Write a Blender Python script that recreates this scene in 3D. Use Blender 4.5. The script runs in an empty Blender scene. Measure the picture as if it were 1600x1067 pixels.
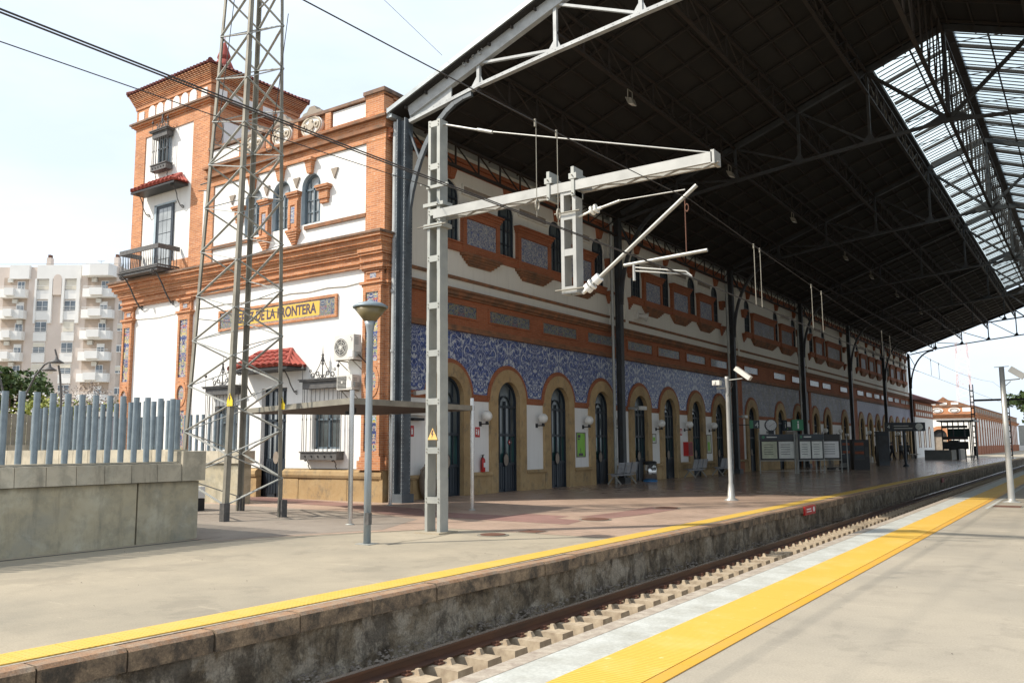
import bpy, bmesh, math, random
from mathutils import Vector, Matrix
random.seed(7)
sc = bpy.context.scene
COL = sc.collection
pi = math.pi

# ------------------------------------------------------------------ camera
YAW, PIT, ROL = math.radians(34.475), math.radians(7.045), math.radians(-0.39)
fw = Vector((-math.sin(YAW)*math.cos(PIT), math.cos(YAW)*math.cos(PIT), math.sin(PIT)))
rt = Vector((math.cos(YAW), math.sin(YAW), 0))
up = rt.cross(fw)
rt2 = rt*math.cos(ROL)+up*math.sin(ROL)
up2 = -rt*math.sin(ROL)+up*math.cos(ROL)
cam = bpy.data.cameras.new('camera'); cam.sensor_width = 36; cam.lens = 1322.04/1600*36
cam.clip_start = .05; cam.clip_end = 3000
co = bpy.data.objects.new('camera', cam); COL.objects.link(co)
R3 = Matrix((rt2, up2, -fw)).transposed()
co.matrix_world = Matrix.Translation((0, 0, 1.6)) @ R3.to_4x4()
sc.camera = co

# ------------------------------------------------------------------ world, sun, exposure
SUN = Vector((-.68, -.75, 1.0)).normalized()
el = math.asin(SUN.z); az = math.atan2(SUN.x, SUN.y)
w = bpy.data.worlds.new('World'); sc.world = w; w.use_nodes = True
nt = w.node_tree; nt.nodes.clear()
out = nt.nodes.new('ShaderNodeOutputWorld'); bg = nt.nodes.new('ShaderNodeBackground')
sky = nt.nodes.new('ShaderNodeTexSky'); sky.sky_type = 'NISHITA'; sky.sun_disc = False
sky.sun_elevation = el; sky.sun_rotation = az; sky.air_density = 1.0; sky.dust_density = 3.5; sky.ozone_density = 1.0
tc = nt.nodes.new('ShaderNodeTexCoord'); mp = nt.nodes.new('ShaderNodeMapping'); mp.inputs['Scale'].default_value = (1.2, 1.2, 4.0)
nz = nt.nodes.new('ShaderNodeTexNoise'); nz.inputs['Scale'].default_value = 1.6; nz.inputs['Detail'].default_value = 7; nz.inputs['Roughness'].default_value = .55
rp = nt.nodes.new('ShaderNodeValToRGB'); rp.color_ramp.elements[0].position = .34; rp.color_ramp.elements[1].position = .72
rp.color_ramp.elements[0].color = (.66, .66, .66, 1); rp.color_ramp.elements[1].color = (.96, .96, .96, 1)
mx = nt.nodes.new('ShaderNodeMix'); mx.data_type = 'RGBA'; mx.inputs['B'].default_value = (6.5, 7.35, 8.3, 1)
nt.links.new(tc.outputs['Generated'], mp.inputs['Vector']); nt.links.new(mp.outputs[0], nz.inputs['Vector'])
nt.links.new(nz.outputs['Fac'], rp.inputs['Fac']); nt.links.new(rp.outputs['Color'], mx.inputs['Factor'])
nt.links.new(sky.outputs[0], mx.inputs['A']); nt.links.new(mx.outputs['Result'], bg.inputs['Color'])
bg.inputs['Strength'].default_value = .125
nt.links.new(bg.outputs[0], out.inputs[0])
sd = bpy.data.lights.new('sun', 'SUN'); sd.energy = 4.4; sd.angle = math.radians(1.2); sd.color = (1, .93, .82)
so = bpy.data.objects.new('sun', sd); COL.objects.link(so)
so.rotation_euler = (-SUN).to_track_quat('-Z', 'Y').to_euler()
sc.view_settings.view_transform = 'Standard'; sc.view_settings.look = 'None'
sc.view_settings.gamma = 1; sc.view_settings.exposure = .44
sc.view_settings.use_curve_mapping = False

# ------------------------------------------------------------------ mesh helpers
class MB:
    def __init__(s): s.v = []; s.f = []; s.sm = []
    def add(s, vs, fs, smooth=False):
        n = len(s.v); s.v += [tuple(v) for v in vs]
        for f in fs: s.f.append(tuple(i+n for i in f)); s.sm.append(smooth)
        return s
    def hexa(s, p):  # 8 points: bottom 4, top 4
        return s.add(p, [(0, 3, 2, 1), (4, 5, 6, 7), (0, 1, 5, 4), (1, 2, 6, 5), (2, 3, 7, 6), (3, 0, 4, 7)])
    def box(s, x0, x1, y0, y1, z0, z1):
        return s.hexa([(x0, y0, z0), (x1, y0, z0), (x1, y1, z0), (x0, y1, z0), (x0, y0, z1), (x1, y0, z1), (x1, y1, z1), (x0, y1, z1)])
    def mbox(s, M, u0, u1, v0, v1, d0, d1):
        return s.hexa([M(u0, v0, d0), M(u1, v0, d0), M(u1, v0, d1), M(u0, v0, d1), M(u0, v1, d0), M(u1, v1, d0), M(u1, v1, d1), M(u0, v1, d1)])
    def bar(s, p, q, w, h=None, up=(0, 0, 1)):
        h = h or w; p = Vector(p); q = Vector(q); d = (q-p).normalized(); u = Vector(up)
        if abs(d.dot(u)) > .98: u = Vector((0, 1, 0))
        a = d.cross(u).normalized()*w/2; b = a.cross(d).normalized()*h/2
        return s.hexa([p-a-b, p+a-b, p+a+b, p-a+b, q-a-b, q+a-b, q+a+b, q-a+b])
    def tube(s, pts, r, n=8, caps=True, smooth=True):
        pts = [Vector(p) for p in pts]; rs = r if isinstance(r, (list, tuple)) else [r]*len(pts)
        rings = []; a = None
        for i, p in enumerate(pts):
            d = (pts[min(i+1, len(pts)-1)]-pts[max(i-1, 0)]).normalized()
            if a is None:
                u = Vector((0, 0, 1)) if abs(d.z) < .9 else Vector((0, 1, 0)); a = d.cross(u).normalized()
            else:
                a = (a-d*a.dot(d)).normalized()
            b = d.cross(a)
            rings.append([p+(a*math.cos(2*pi*k/n)+b*math.sin(2*pi*k/n))*rs[i] for k in range(n)])
        vs = [v for g in rings for v in g]; fs = []
        for i in range(len(pts)-1):
            for k in range(n): fs.append((i*n+k, i*n+(k+1) % n, (i+1)*n+(k+1) % n, (i+1)*n+k))
        s.add(vs, fs, smooth)
        if caps:
            s.add(rings[0], [tuple(range(n))[::-1]]); s.add(rings[-1], [tuple(range(n))])
        return s
    def lathe(s, prof, c, n=16, smooth=True):  # prof [(r,z)], about vertical axis through c
        c = Vector(c); vs = []; fs = []
        for r, z in prof:
            for k in range(n): vs.append((c.x+r*math.cos(2*pi*k/n), c.y+r*math.sin(2*pi*k/n), c.z+z))
        for i in range(len(prof)-1):
            for k in range(n): fs.append((i*n+k, i*n+(k+1) % n, (i+1)*n+(k+1) % n, (i+1)*n+k))
        fs.append(tuple(range(n))[::-1]); fs.append(tuple((len(prof)-1)*n+k for k in range(n)))
        return s.add(vs, fs, smooth)
    def prism(s, M, poly, d0, d1):  # poly [(u,v)] extruded d0..d1
        n = len(poly); vs = [M(u, v, d0) for u, v in poly]+[M(u, v, d1) for u, v in poly]
        fs = [tuple(range(n))[::-1], tuple(range(n, 2*n))]+[(i, (i+1) % n, n+(i+1) % n, n+i) for i in range(n)]
        return s.add(vs, fs)
    def disc(s, M, u, v, ru, rv, d0, d1, n=20):
        return s.prism(M, [(u+ru*math.cos(2*pi*k/n), v+rv*math.sin(2*pi*k/n)) for k in range(n)], d0, d1)
    def ring(s, M, u, v, r0, r1, d0, d1, a0=0, a1=2*pi, n=24, k=1.0):
        for i in range(n):
            A = a0+(a1-a0)*i/n; B = a0+(a1-a0)*(i+1)/n
            P = [(u+r*math.cos(t), v+k*r*math.sin(t)) for r, t in ((r0, A), (r1, A), (r1, B), (r0, B))]
            s.add([M(a, b, d0) for a, b in P]+[M(a, b, d1) for a, b in P],
                  [(0, 1, 2, 3), (4, 7, 6, 5), (0, 3, 7, 4), (1, 5, 6, 2)])
        return s
    def surround(s, M, u, zb, zs, r0, r1, d0, d1, n=20):  # inverted-U frame: jambs + arch
        s.mbox(M, u-r1, u-r0, zb, zs, d0, d1); s.mbox(M, u+r0, u+r1, zb, zs, d0, d1)
        return s.ring(M, u, zs, r0, r1, d0, d1, 0, pi, n)

def mesh_of(mb, name, m):
    me = bpy.data.meshes.new(name); me.from_pydata(mb.v, [], mb.f); me.update()
    me.polygons.foreach_set('use_smooth', mb.sm)
    if m: me.materials.append(m)
    return me
WL = {}
def wloc(o): return WL.get(o, Vector((0, 0, 0))) if o else Vector((0, 0, 0))
def part(name, mb, m, parent=None, origin=None, label=None, kind=None):
    """verts of mb are world coordinates; the object's origin goes to `origin`"""
    o0 = Vector(origin) if origin is not None else wloc(parent)
    mb.v = [(v[0]-o0.x, v[1]-o0.y, v[2]-o0.z) for v in mb.v]
    o = bpy.data.objects.new(name, mesh_of(mb, name, m)); COL.objects.link(o)
    o.parent = parent; o.location = o0-wloc(parent); WL[o] = o0
    if label: o['label'] = label
    if kind: o['kind'] = kind
    return o
def thing(name, label, cat, loc=(0, 0, 0), group=None):
    o = bpy.data.objects.new(name, None); COL.objects.link(o); o.location = loc; WL[o] = Vector(loc)
    o.empty_display_size = .3
    o['label'] = label; o['category'] = cat
    if group: o['group'] = group
    return o
def single(name, mb, m, label, cat, origin=(0, 0, 0), group=None):
    o = part(name, mb, m, None, origin); o['label'] = label; o['category'] = cat
    if group: o['group'] = group
    return o
def struct(name, mb, m, origin=(0, 0, 0), parent=None): return part(name, mb, m, parent, origin, kind='structure')
KIDS = {}
def kids(o): return [c for c in bpy.data.objects if c.parent == o]
def snapshot(o): return (o, [snapshot(c) for c in kids(o)])
def clone(snap, delta, parent=None):
    o, ch = snap; c = o.copy(); COL.objects.link(c)
    WL[c] = WL[o]+Vector(delta)
    if parent is None and o.parent is None: c.location = WL[c]
    elif parent is None: c.parent = o.parent; c.location = WL[c]-wloc(o.parent)
    else: c.parent = parent; c.location = o.location
    for g in ch: clone(g, delta, c)
    return c
def relabel(o, label): o['label'] = label; return o

F = lambda u, v, d: (-17.35+d, u, v)          # trackside front, u = y
E_ = lambda u, v, d: (u, 18.5-d, v)           # end wall, u = x
TS = lambda u, v, d: (-26.2+d, u, v)          # side of the corner tower

# ------------------------------------------------------------------ materials
def base_mat(name):
    m = bpy.data.materials.new(name); m.use_nodes = True; t = m.node_tree
    b = t.nodes['Principled BSDF']; g = t.nodes.new('ShaderNodeNewGeometry')
    return m, t, b, g.outputs['Position']
def noise(t, vec, scale, detail=5, rough=.55, dist=0, stretch=None):
    if stretch:
        mpn = t.nodes.new('ShaderNodeMapping'); mpn.inputs['Scale'].default_value = stretch
        t.links.new(vec, mpn.inputs['Vector']); vec = mpn.outputs[0]
    n = t.nodes.new('ShaderNodeTexNoise'); n.inputs['Scale'].default_value = scale; n.inputs['Detail'].default_value = detail
    n.inputs['Roughness'].default_value = rough; n.inputs['Distortion'].default_value = dist
    t.links.new(vec, n.inputs['Vector']); return n.outputs['Fac']
def ramp(t, fac, stops, const=False):
    r = t.nodes.new('ShaderNodeValToRGB'); cr = r.color_ramp
    if const: cr.interpolation = 'CONSTANT'
    while len(cr.elements) < len(stops): cr.elements.new(.5)
    for e, (p, c) in zip(cr.elements, stops):
        e.position = p; e.color = (c, c, c, 1) if not isinstance(c, tuple) else (*c[:3], 1)
    t.links.new(fac, r.inputs['Fac']); return r.outputs['Color']
def mixc(t, fac, a, b, mode='MIX'):
    m = t.nodes.new('ShaderNodeMix'); m.data_type = 'RGBA'; m.blend_type = mode
    for k, v in (('Factor', fac), ('A', a), ('B', b)):
        i = m.inputs[k]
        if isinstance(v, (int, float)): i.default_value = v
        elif isinstance(v, tuple): i.default_value = (*v[:3], 1)
        else: t.links.new(v, i)
    return m.outputs['Result']
def math_(t, op, a, b=None, c=None):
    n = t.nodes.new('ShaderNodeMath'); n.operation = op
    for i, v in enumerate((a, b, c)):
        if v is None: continue
        if isinstance(v, (int, float)): n.inputs[i].default_value = v
        else: t.links.new(v, n.inputs[i])
    return n.outputs[0]
def bump(t, b, h, s=.3, dist=.01):
    n = t.nodes.new('ShaderNodeBump'); n.inputs['Strength'].default_value = s; n.inputs['Distance'].default_value = dist
    t.links.new(h, n.inputs['Height']); t.links.new(n.outputs[0], b.inputs['Normal'])
def uv_of(t, pos):  # (x+y, z): runs along any axis-aligned wall
    s = t.nodes.new('ShaderNodeSeparateXYZ'); t.links.new(pos, s.inputs[0])
    u = math_(t, 'ADD', s.outputs[0], s.outputs[1]); c = t.nodes.new('ShaderNodeCombineXYZ')
    t.links.new(u, c.inputs[0]); t.links.new(s.outputs[2], c.inputs[1]); return c.outputs[0], u, s.outputs[2], s
def simple(name, col, rough=.6, var=.25, scale=2.5, metal=0, bmp=.1, col2=None, stretch=None, spec=.5, fine=0):
    m, t, b, pos = base_mat(name)
    n = noise(t, pos, scale, 8, .6, 0, stretch)
    c2 = col2 or tuple(x*(1-var) for x in col)
    c = mixc(t, ramp(t, n, [(.35, 0), (.68, 1)]), col, c2)
    if fine:
        f = noise(t, pos, fine, 3, .6); c = mixc(t, .22, c, ramp(t, f, [(.3, .2), (.7, .8)]), 'OVERLAY')
    t.links.new(c, b.inputs['Base Color']); b.inputs['Roughness'].default_value = rough
    b.inputs['Metallic'].default_value = metal; b.inputs['Specular IOR Level'].default_value = spec
    if bmp: bump(t, b, noise(t, pos, scale*12, 4), bmp, .004)
    return m
def brick_mat(name, c1, c2, mortar, grime=.25, bw=.27, rh=.068):
    m, t, b, pos = base_mat(name); uv, u, z, s = uv_of(t, pos)
    br = t.nodes.new('ShaderNodeTexBrick'); br.inputs['Scale'].default_value = 1
    br.inputs['Brick Width'].default_value = bw; br.inputs['Row Height'].default_value = rh; br.inputs['Mortar Size'].default_value = .0075
    br.inputs['Color1'].default_value = (*c1, 1); br.inputs['Color2'].default_value = (*c2, 1); br.inputs['Mortar'].default_value = (*mortar, 1)
    br.inputs['Bias'].default_value = -.2
    t.links.new(uv, br.inputs['Vector'])
    # scattered pale, worn bricks
    p = ramp(t, noise(t, uv, 7, 3, .6, 0, (.55, 2.2, 1)), [(.62, 0), (.66, 1)])
    c = mixc(t, math_(t, 'MULTIPLY', p, .6), br.outputs['Color'], (.66, .48, .33) if c1[0] > .4 else (.42, .2, .1))
    g = ramp(t, noise(t, pos, .9, 8, .65), [(.42, 0), (.75, 1)])
    c = mixc(t, math_(t, 'MULTIPLY', g, grime), c, tuple(x*.3 for x in c1))
    t.links.new(c, b.inputs['Base Color']); b.inputs['Roughness'].default_value = .88
    bump(t, b, br.outputs['Fac'], -.35, .006); return m
M = {}
M['brick'] = brick_mat('orange brick', (.53, .215, .085), (.345, .12, .047), (.50, .34, .23), .42)
M['brick_shed'] = brick_mat('red brick', (.34, .105, .04), (.27, .08, .03), (.30, .15, .09), .35)
M['trim'] = simple('weathered brick trim', (.30, .13, .06), .9, .5, 3, col2=(.13, .08, .05), bmp=.3)
M['coping_brick'] = simple('grimy coping', (.24, .14, .09), .9, .5, 4, col2=(.10, .075, .06), bmp=.4)
def white_mat(name, col=(.80, .785, .75), streak=.12):
    m, t, b, pos = base_mat(name)
    a = ramp(t, noise(t, pos, .7, 7, .6), [(.4, 0), (.8, 1)])
    st = ramp(t, noise(t, pos, 2.0, 6, .7, 0, (3, 3, .22)), [(.5, 0), (.8, 1)])
    c = mixc(t, math_(t, 'MULTIPLY', a, .18), col, tuple(x*.75 for x in col))
    c = mixc(t, math_(t, 'MULTIPLY', st, streak), c, (.42, .39, .34))
    t.links.new(c, b.inputs['Base Color']); b.inputs['Roughness'].default_value = .85
    bump(t, b, noise(t, pos, 30, 4), .12, .004); return m
M['white'] = white_mat('white plaster', streak=.25)
M['white_shed'] = white_mat('cream plaster', (.70, .675, .60), .35)
def stone_mat(name, c1, c2, c3, red_top=False):
    m, t, b, pos = base_mat(name)
    a = noise(t, pos, 4.5 if red_top else 1.9, 12, .75, .3); c = ramp(t, a, [(.40, c1), (.50, c2), (.62, c3)] if red_top else [(.3, c1), (.55, c2), (.75, c3)])
    g = ramp(t, noise(t, pos, 3.2, 10, .74, 0, (1, 1, .6)), [(.52, 0), (.62, 1)])
    c = mixc(t, math_(t, 'MULTIPLY', g, .75 if red_top else .5), c, (.05, .042, .032) if red_top else (.13, .115, .09))
    oi = t.nodes.new('ShaderNodeObjectInfo')
    c = mixc(t, .35, c, ramp(t, oi.outputs['Random'], [(0, .32), (1, .68)]), 'OVERLAY')
    if red_top:  # worn iron-stained upper face of granite kerbs
        ge = t.nodes.new('ShaderNodeNewGeometry'); sn = t.nodes.new('ShaderNodeSeparateXYZ'); t.links.new(ge.outputs['True Normal'], sn.inputs[0])
        tp = math_(t, 'MULTIPLY', ramp(t, sn.outputs[2], [(.3, 0), (.6, 1)]), .7)
        c = mixc(t, tp, c, mixc(t, ramp(t, noise(t, pos, 7, 8, .7), [(.4, 0), (.7, 1)]), (.33, .17, .085), (.30, .25, .19)))
        c = mixc(t, .5, c, ramp(t, noise(t, pos, 70, 3, .7), [(.3, .2), (.7, .8)]), 'OVERLAY')
    t.links.new(c, b.inputs['Base Color']); b.inputs['Roughness'].default_value = .9
    bump(t, b, noise(t, pos, 18, 8, .7), .6, .015); return m
M['sandstone'] = stone_mat('sandstone', (.44, .32, .17), (.37, .25, .12), (.27, .18, .09))
M['kerb_stone'] = stone_mat('kerb stone', (.30, .215, .13), (.19, .135, .085), (.075, .06, .042), True)
def azulejo(name, blue=(.045, .075, .22), pale=(.55, .57, .58), period=1.725, off=21.6, sc_=2.6, wash=None, lines=.055):
    m, t, b, pos = base_mat(name); uv, u, z, s = uv_of(t, pos)
    uu = math_(t, 'PINGPONG', math_(t, 'SUBTRACT', u, off-17.35), period)
    c = t.nodes.new('ShaderNodeCombineXYZ'); t.links.new(uu, c.inputs[0]); t.links.new(z, c.inputs[1]); v = c.outputs[0]
    n1 = noise(t, v, sc_, 1.5, .4, 2.2); n2 = noise(t, v, sc_*2.3, 1.5, .4, 2.6)
    def line(n, wd): return ramp(t, math_(t, 'ABSOLUTE', math_(t, 'SUBTRACT', n, .5)), [(wd*.5, 1), (wd, 0)])
    l1 = line(n1, lines); l2 = line(n2, lines*.75)
    l3 = line(noise(t, v, sc_*1.3, 1, .3, 3.4), lines*.6)
    f = math_(t, 'MAXIMUM', math_(t, 'MAXIMUM', l1, math_(t, 'MULTIPLY', l2, .85)), math_(t, 'MULTIPLY', l3, .7))
    ground = mixc(t, ramp(t, n2, [(.35, 0), (.65, 1)]), blue, tuple(x*1.9 for x in blue))
    col = mixc(t, f, ground, pale)
    if wash: col = mixc(t, ramp(t, noise(t, pos, 1.4, 7, .7), [(.3, .45), (.75, .95)]), col, wash)
    t.links.new(col, b.inputs['Base Color']); b.inputs['Roughness'].default_value = .62 if wash else .38
    return m
M['azulejo'] = azulejo('blue and white tile', blue=(.010, .030, .135), pale=(.47, .49, .51), sc_=1.75, lines=.032)
M['azulejo_worn'] = azulejo('worn tile', wash=(.165, .145, .11), sc_=3)
M['azulejo_pale'] = azulejo('pale blue tile', (.07, .09, .19), (.42, .42, .45), wash=(.29, .285, .35), sc_=3)
M['azulejo_grey'] = azulejo('grey blue tile', (.05, .07, .15), (.42, .41, .39), sc_=3.2, period=1.4, lines=.06)
def poly_tile(name, axis_off, period=.19, dim=1.0):
    m, t, b, pos = base_mat(name); uv, u, z, s = uv_of(t, pos)
    uu = math_(t, 'PINGPONG', math_(t, 'SUBTRACT', u, axis_off), period)
    c = t.nodes.new('ShaderNodeCombineXYZ'); t.links.new(uu, c.inputs[0]); t.links.new(z, c.inputs[1])
    n = noise(t, c.outputs[0], 6.5, 1.2, .4, 1.6)
    col = ramp(t, n, [(0, (.03, .04, .12)), (.40, (.06, .09, .26)), (.46, (.55, .52, .42)), (.49, (.60, .36, .04)), (.53, (.10, .26, .08)), (.57, (.33, .37, .52)), (.62, (.45, .12, .04)), (.67, (.05, .07, .2))], True)
    if dim < 1: col = mixc(t, 1-dim, col, (.07, .09, .10))
    t.links.new(col, b.inputs['Base Color']); b.inputs['Roughness'].default_value = .3
    return m
M['poly_tile'] = poly_tile('polychrome tile', .6)
M['plaque_tile'] = poly_tile('frieze tile', .1, .8, .45)
def floor_mat(name, c1, c2, rough=.8, sp=.9, joint=None, jc=(.2, .16, .13)):
    m, t, b, pos = base_mat(name)
    a = noise(t, pos, .35, 8, .62); c = mixc(t, ramp(t, a, [(.35, 0), (.65, 1)]), c1, c2)
    a2 = ramp(t, noise(t, pos, 2.4, 8, .7), [(.5, 0), (.75, 1)]); c = mixc(t, math_(t, 'MULTIPLY', a2, .28), c, tuple(x*.62 for x in c2))
    a3 = ramp(t, noise(t, pos, 2.2, 6, .7, .8, (.35, 2.8, 1)), [(.62, 0), (.68, 1)]); c = mixc(t, math_(t, 'MULTIPLY', a3, .35), c, tuple(min(1, x*1.35) for x in c1))
    c = mixc(t, .28, c, ramp(t, noise(t, pos, 60, 3, .7), [(.3, .25), (.7, .75)]), 'OVERLAY')
    vg = t.nodes.new('ShaderNodeTexVoronoi'); vg.inputs['Scale'].default_value = 2.3; t.links.new(pos, vg.inputs['Vector'])
    c = mixc(t, math_(t, 'MULTIPLY', ramp(t, vg.outputs['Distance'], [(.035, 1), (.06, 0)]), .4), c, tuple(x*.45 for x in c2))
    vs_ = ramp(t, noise(t, pos, .8, 10, .7, .5), [(.56, 0), (.60, 1)]); c = mixc(t, math_(t, 'MULTIPLY', vs_, .22), c, tuple(x*.55 for x in c2))
    b.inputs['Roughness'].default_value = rough
    if joint:
        br = t.nodes.new('ShaderNodeTexBrick'); br.offset = 0; br.inputs['Scale'].default_value = 1
        br.inputs['Brick Width'].default_value = joint; br.inputs['Row Height'].default_value = joint; br.inputs['Mortar Size'].default_value = .006
        br.inputs['Color1'].default_value = (.45, .45, .45, 1); br.inputs['Color2'].default_value = (.6, .6, .6, 1)
        t.links.new(pos, br.inputs['Vector'])
        c = mixc(t, .45, c, br.outputs['Color'], 'OVERLAY'); c = mixc(t, math_(t, 'MULTIPLY', br.outputs['Fac'], .55), c, jc)
        r = ramp(t, noise(t, pos, 1.2, 6, .6), [(.35, rough*.75), (.7, min(1, rough*1.35))]); t.links.new(r, b.inputs['Roughness'])
    else: bump(t, b, noise(t, pos, 25, 8, .7), .25, .006)
    if joint:  # tiles are polished under the roof and weathered matt in the open
        sp = t.nodes.new('ShaderNodeSeparateXYZ'); t.links.new(pos, sp.inputs[0])
        wx = math_(t, 'ADD', sp.outputs[1], math_(t, 'MULTIPLY', noise(t, pos, .4, 4), 6))
        mr = t.nodes.new('ShaderNodeMapRange'); mr.inputs['From Min'].default_value = 22; mr.inputs['From Max'].default_value = 33; mr.inputs['To Min'].default_value = 2.8; mr.inputs['To Max'].default_value = 1.0
        t.links.new(wx, mr.inputs['Value']); t.links.new(math_(t, 'MULTIPLY', r, mr.outputs[0]), b.inputs['Roughness'])
    t.links.new(c, b.inputs['Base Color']); return m
M['concrete_floor'] = floor_mat('platform concrete', (.365, .31, .225), (.245, .215, .162))
M['concrete_floor2'] = floor_mat('platform concrete right', (.355, .31, .24), (.275, .245, .195))
M['paving'] = floor_mat('pink paving tile', (.42, .30, .225), (.345, .25, .19), .2, joint=.2)
M['paving_red'] = floor_mat('dark red paving tile', (.27, .15, .125), (.22, .125, .105), .25, joint=.2)
M['asphalt'] = simple('asphalt', (.09, .088, .085), .9, .3, 1.5)
M['dirt'] = simple('dry ground', (.20, .17, .13), .95, .4, .5)
def panel_conc(name, c1, c2, c3):
    m, t, b, pos = base_mat(name)
    a = noise(t, pos, .9, 9, .62); c = ramp(t, a, [(.3, c1), (.5, c2), (.72, c3)])
    st = ramp(t, noise(t, pos, 1.6, 8, .72, 0, (2.2, 2.2, .3)), [(.52, 0), (.75, 1)])
    c = mixc(t, math_(t, 'MULTIPLY', st, .65), c, (.10, .095, .075))
    b2 = ramp(t, noise(t, pos, 2.6, 11, .74, .2), [(.47, 0), (.60, 1)]); c = mixc(t, math_(t, 'MULTIPLY', b2, .38), c, (.15, .15, .12))
    b3 = ramp(t, noise(t, pos, 1.2, 9, .7, .4), [(.55, 0), (.66, 1)]); c = mixc(t, math_(t, 'MULTIPLY', b3, .4), c, (.48, .46, .38))
    sp = t.nodes.new('ShaderNodeSeparateXYZ'); t.links.new(pos, sp.inputs[0])   # black run-off marks below the coping
    tz = math_(t, 'ADD', math_(t, 'MULTIPLY', math_(t, 'SUBTRACT', sp.outputs[2], .95), 3.2), noise(t, pos, 4.5, 8, .7, 0, (1, 1, .25)))
    tp = ramp(t, tz, [(.50, 0), (.78, 1)]); lo_ = ramp(t, sp.outputs[2], [(.0, 1), (.001, 1)]); c = mixc(t, math_(t, 'MULTIPLY', tp, .5 if 'wall' in name else .0), c, (.08, .078, .06))
    oi = t.nodes.new('ShaderNodeObjectInfo'); c = mixc(t, .3, c, ramp(t, oi.outputs['Random'], [(0, .3), (1, .7)]), 'OVERLAY')
    t.links.new(c, b.inputs['Base Color']); b.inputs['Roughness'].default_value = .9
    bump(t, b, noise(t, pos, 14, 8, .7), .25, .008); return m
M['wall_conc'] = panel_conc('stained concrete wall', (.43, .395, .30), (.35, .305, .21), (.25, .245, .205))
M['cap_conc'] = panel_conc('concrete coping block', (.50, .45, .35), (.43, .38, .29), (.30, .27, .21))
def track_wall():
    m, t, b, pos = base_mat('stained platform face')
    a = noise(t, pos, 3.0, 12, .72, .25); c = ramp(t, a, [(.36, (.075, .058, .038)), (.47, (.20, .155, .10)), (.56, (.27, .225, .16)), (.66, (.38, .33, .25))])
    pt = ramp(t, noise(t, pos, 1.3, 11, .72, .3), [(.52, 0), (.57, 1)]); c = mixc(t, math_(t, 'MULTIPLY', pt, .5), c, (.44, .39, .31))
    dk = ramp(t, noise(t, pos, 1.7, 11, .75, .2, (1, 1.3, .8)), [(.50, 0), (.58, 1)]); c = mixc(t, math_(t, 'MULTIPLY', dk, .72), c, (.055, .043, .03))
    st = ramp(t, noise(t, pos, 6, 10, .7, 0, (1, 1.5, .25)), [(.53, 0), (.62, 1)]); c = mixc(t, math_(t, 'MULTIPLY', st, .4), c, (.05, .04, .03))
    v = t.nodes.new('ShaderNodeTexVoronoi'); v.feature = 'DISTANCE_TO_EDGE'; v.inputs['Scale'].default_value = 2.6; t.links.new(pos, v.inputs['Vector'])
    ck = ramp(t, v.outputs['Distance'], [(.008, 1), (.03, 0)]); c = mixc(t, math_(t, 'MULTIPLY', ck, .2), c, (.03, .025, .02))
    c = mixc(t, .55, c, ramp(t, noise(t, pos, 45, 5, .75), [(.3, .15), (.7, .85)]), 'OVERLAY')
    t.links.new(c, b.inputs['Base Color']); b.inputs['Roughness'].default_value = .92
    bump(t, b, math_(t, 'ADD', a, math_(t, 'MULTIPLY', noise(t, pos, 14, 9, .75), .5)), .9, .035); return m
M['track_wall'] = track_wall()
def tactile_mat():
    m, t, b, pos = base_mat('yellow tactile paving')
    v = t.nodes.new('ShaderNodeTexVoronoi'); v.inputs['Scale'].default_value = 19; v.inputs['Randomness'].default_value = 0
    t.links.new(pos, v.inputs['Vector']); d = ramp(t, v.outputs['Distance'], [(.22, 1), (.36, 0)])
    g = ramp(t, noise(t, pos, 1.6, 8, .65), [(.45, 0), (.8, 1)])
    c = mixc(t, d, (.60, .38, .06), (.40, .235, .035)); c = mixc(t, math_(t, 'MULTIPLY', g, .4), c, (.55, .43, .22))  # shadows of the studs put into the colour as darker dots
    t.links.new(c, b.inputs['Base Color']); b.inputs['Roughness'].default_value = .6
    bump(t, b, d, .8, .006); return m
M['tactile'] = tactile_mat()
def ribbed_mat():
    m, t, b, pos = base_mat('yellow ribbed paving')
    wv = t.nodes.new('ShaderNodeTexWave'); wv.bands_direction = 'Y'; wv.inputs['Scale'].default_value = 7.5; wv.inputs['Distortion'].default_value = 0
    t.links.new(pos, wv.inputs['Vector'])
    g = ramp(t, noise(t, pos, 1.1, 8, .65), [(.5, 0), (.8, 1)])
    w2 = ramp(t, noise(t, pos, 9, 8, .75), [(.60, 0), (.68, 1)])
    c = mixc(t, wv.outputs['Fac'], (.53, .31, .035), (.66, .41, .075)); c = mixc(t, math_(t, 'MULTIPLY', g, .5), c, (.68, .50, .20))
    c = mixc(t, math_(t, 'MULTIPLY', w2, .5), c, (.74, .60, .34))
    t.links.new(c, b.inputs['Base Color']); b.inputs['Roughness'].default_value = .62
    bump(t, b, wv.outputs['Fac'], .6, .005); return m
M['ribbed'] = ribbed_mat()
M['yellow_line'] = simple('smooth yellow paint', (.60, .31, .025), .6, .3, 2, col2=(.50, .29, .06))
M['white_line'] = simple('white painted slab', (.45, .455, .42), .75, .3, 2.6, col2=(.33, .325, .285), fine=40)
M['edge_slab'] = simple('speckled edge slab', (.40, .35, .28), .85, .3, 8, col2=(.24, .19, .15), fine=60)
M['rail'] = simple('rusty rail', (.095, .04, .02), .55, .4, 5, col2=(.05, .025, .018), stretch=(1, .3, 1))
M['rail_top'] = simple('polished rail head', (.42, .40, .39), .22, .2, 5, metal=.9, bmp=0)
M['sleeper'] = simple('concrete sleeper', (.43, .35, .245), .9, .35, 9, col2=(.27, .205, .14), bmp=.3)
M['ballast'] = simple('ballast', (.20, .17, .14), .95, .6, 9, col2=(.09, .075, .06), bmp=.5)
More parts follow.
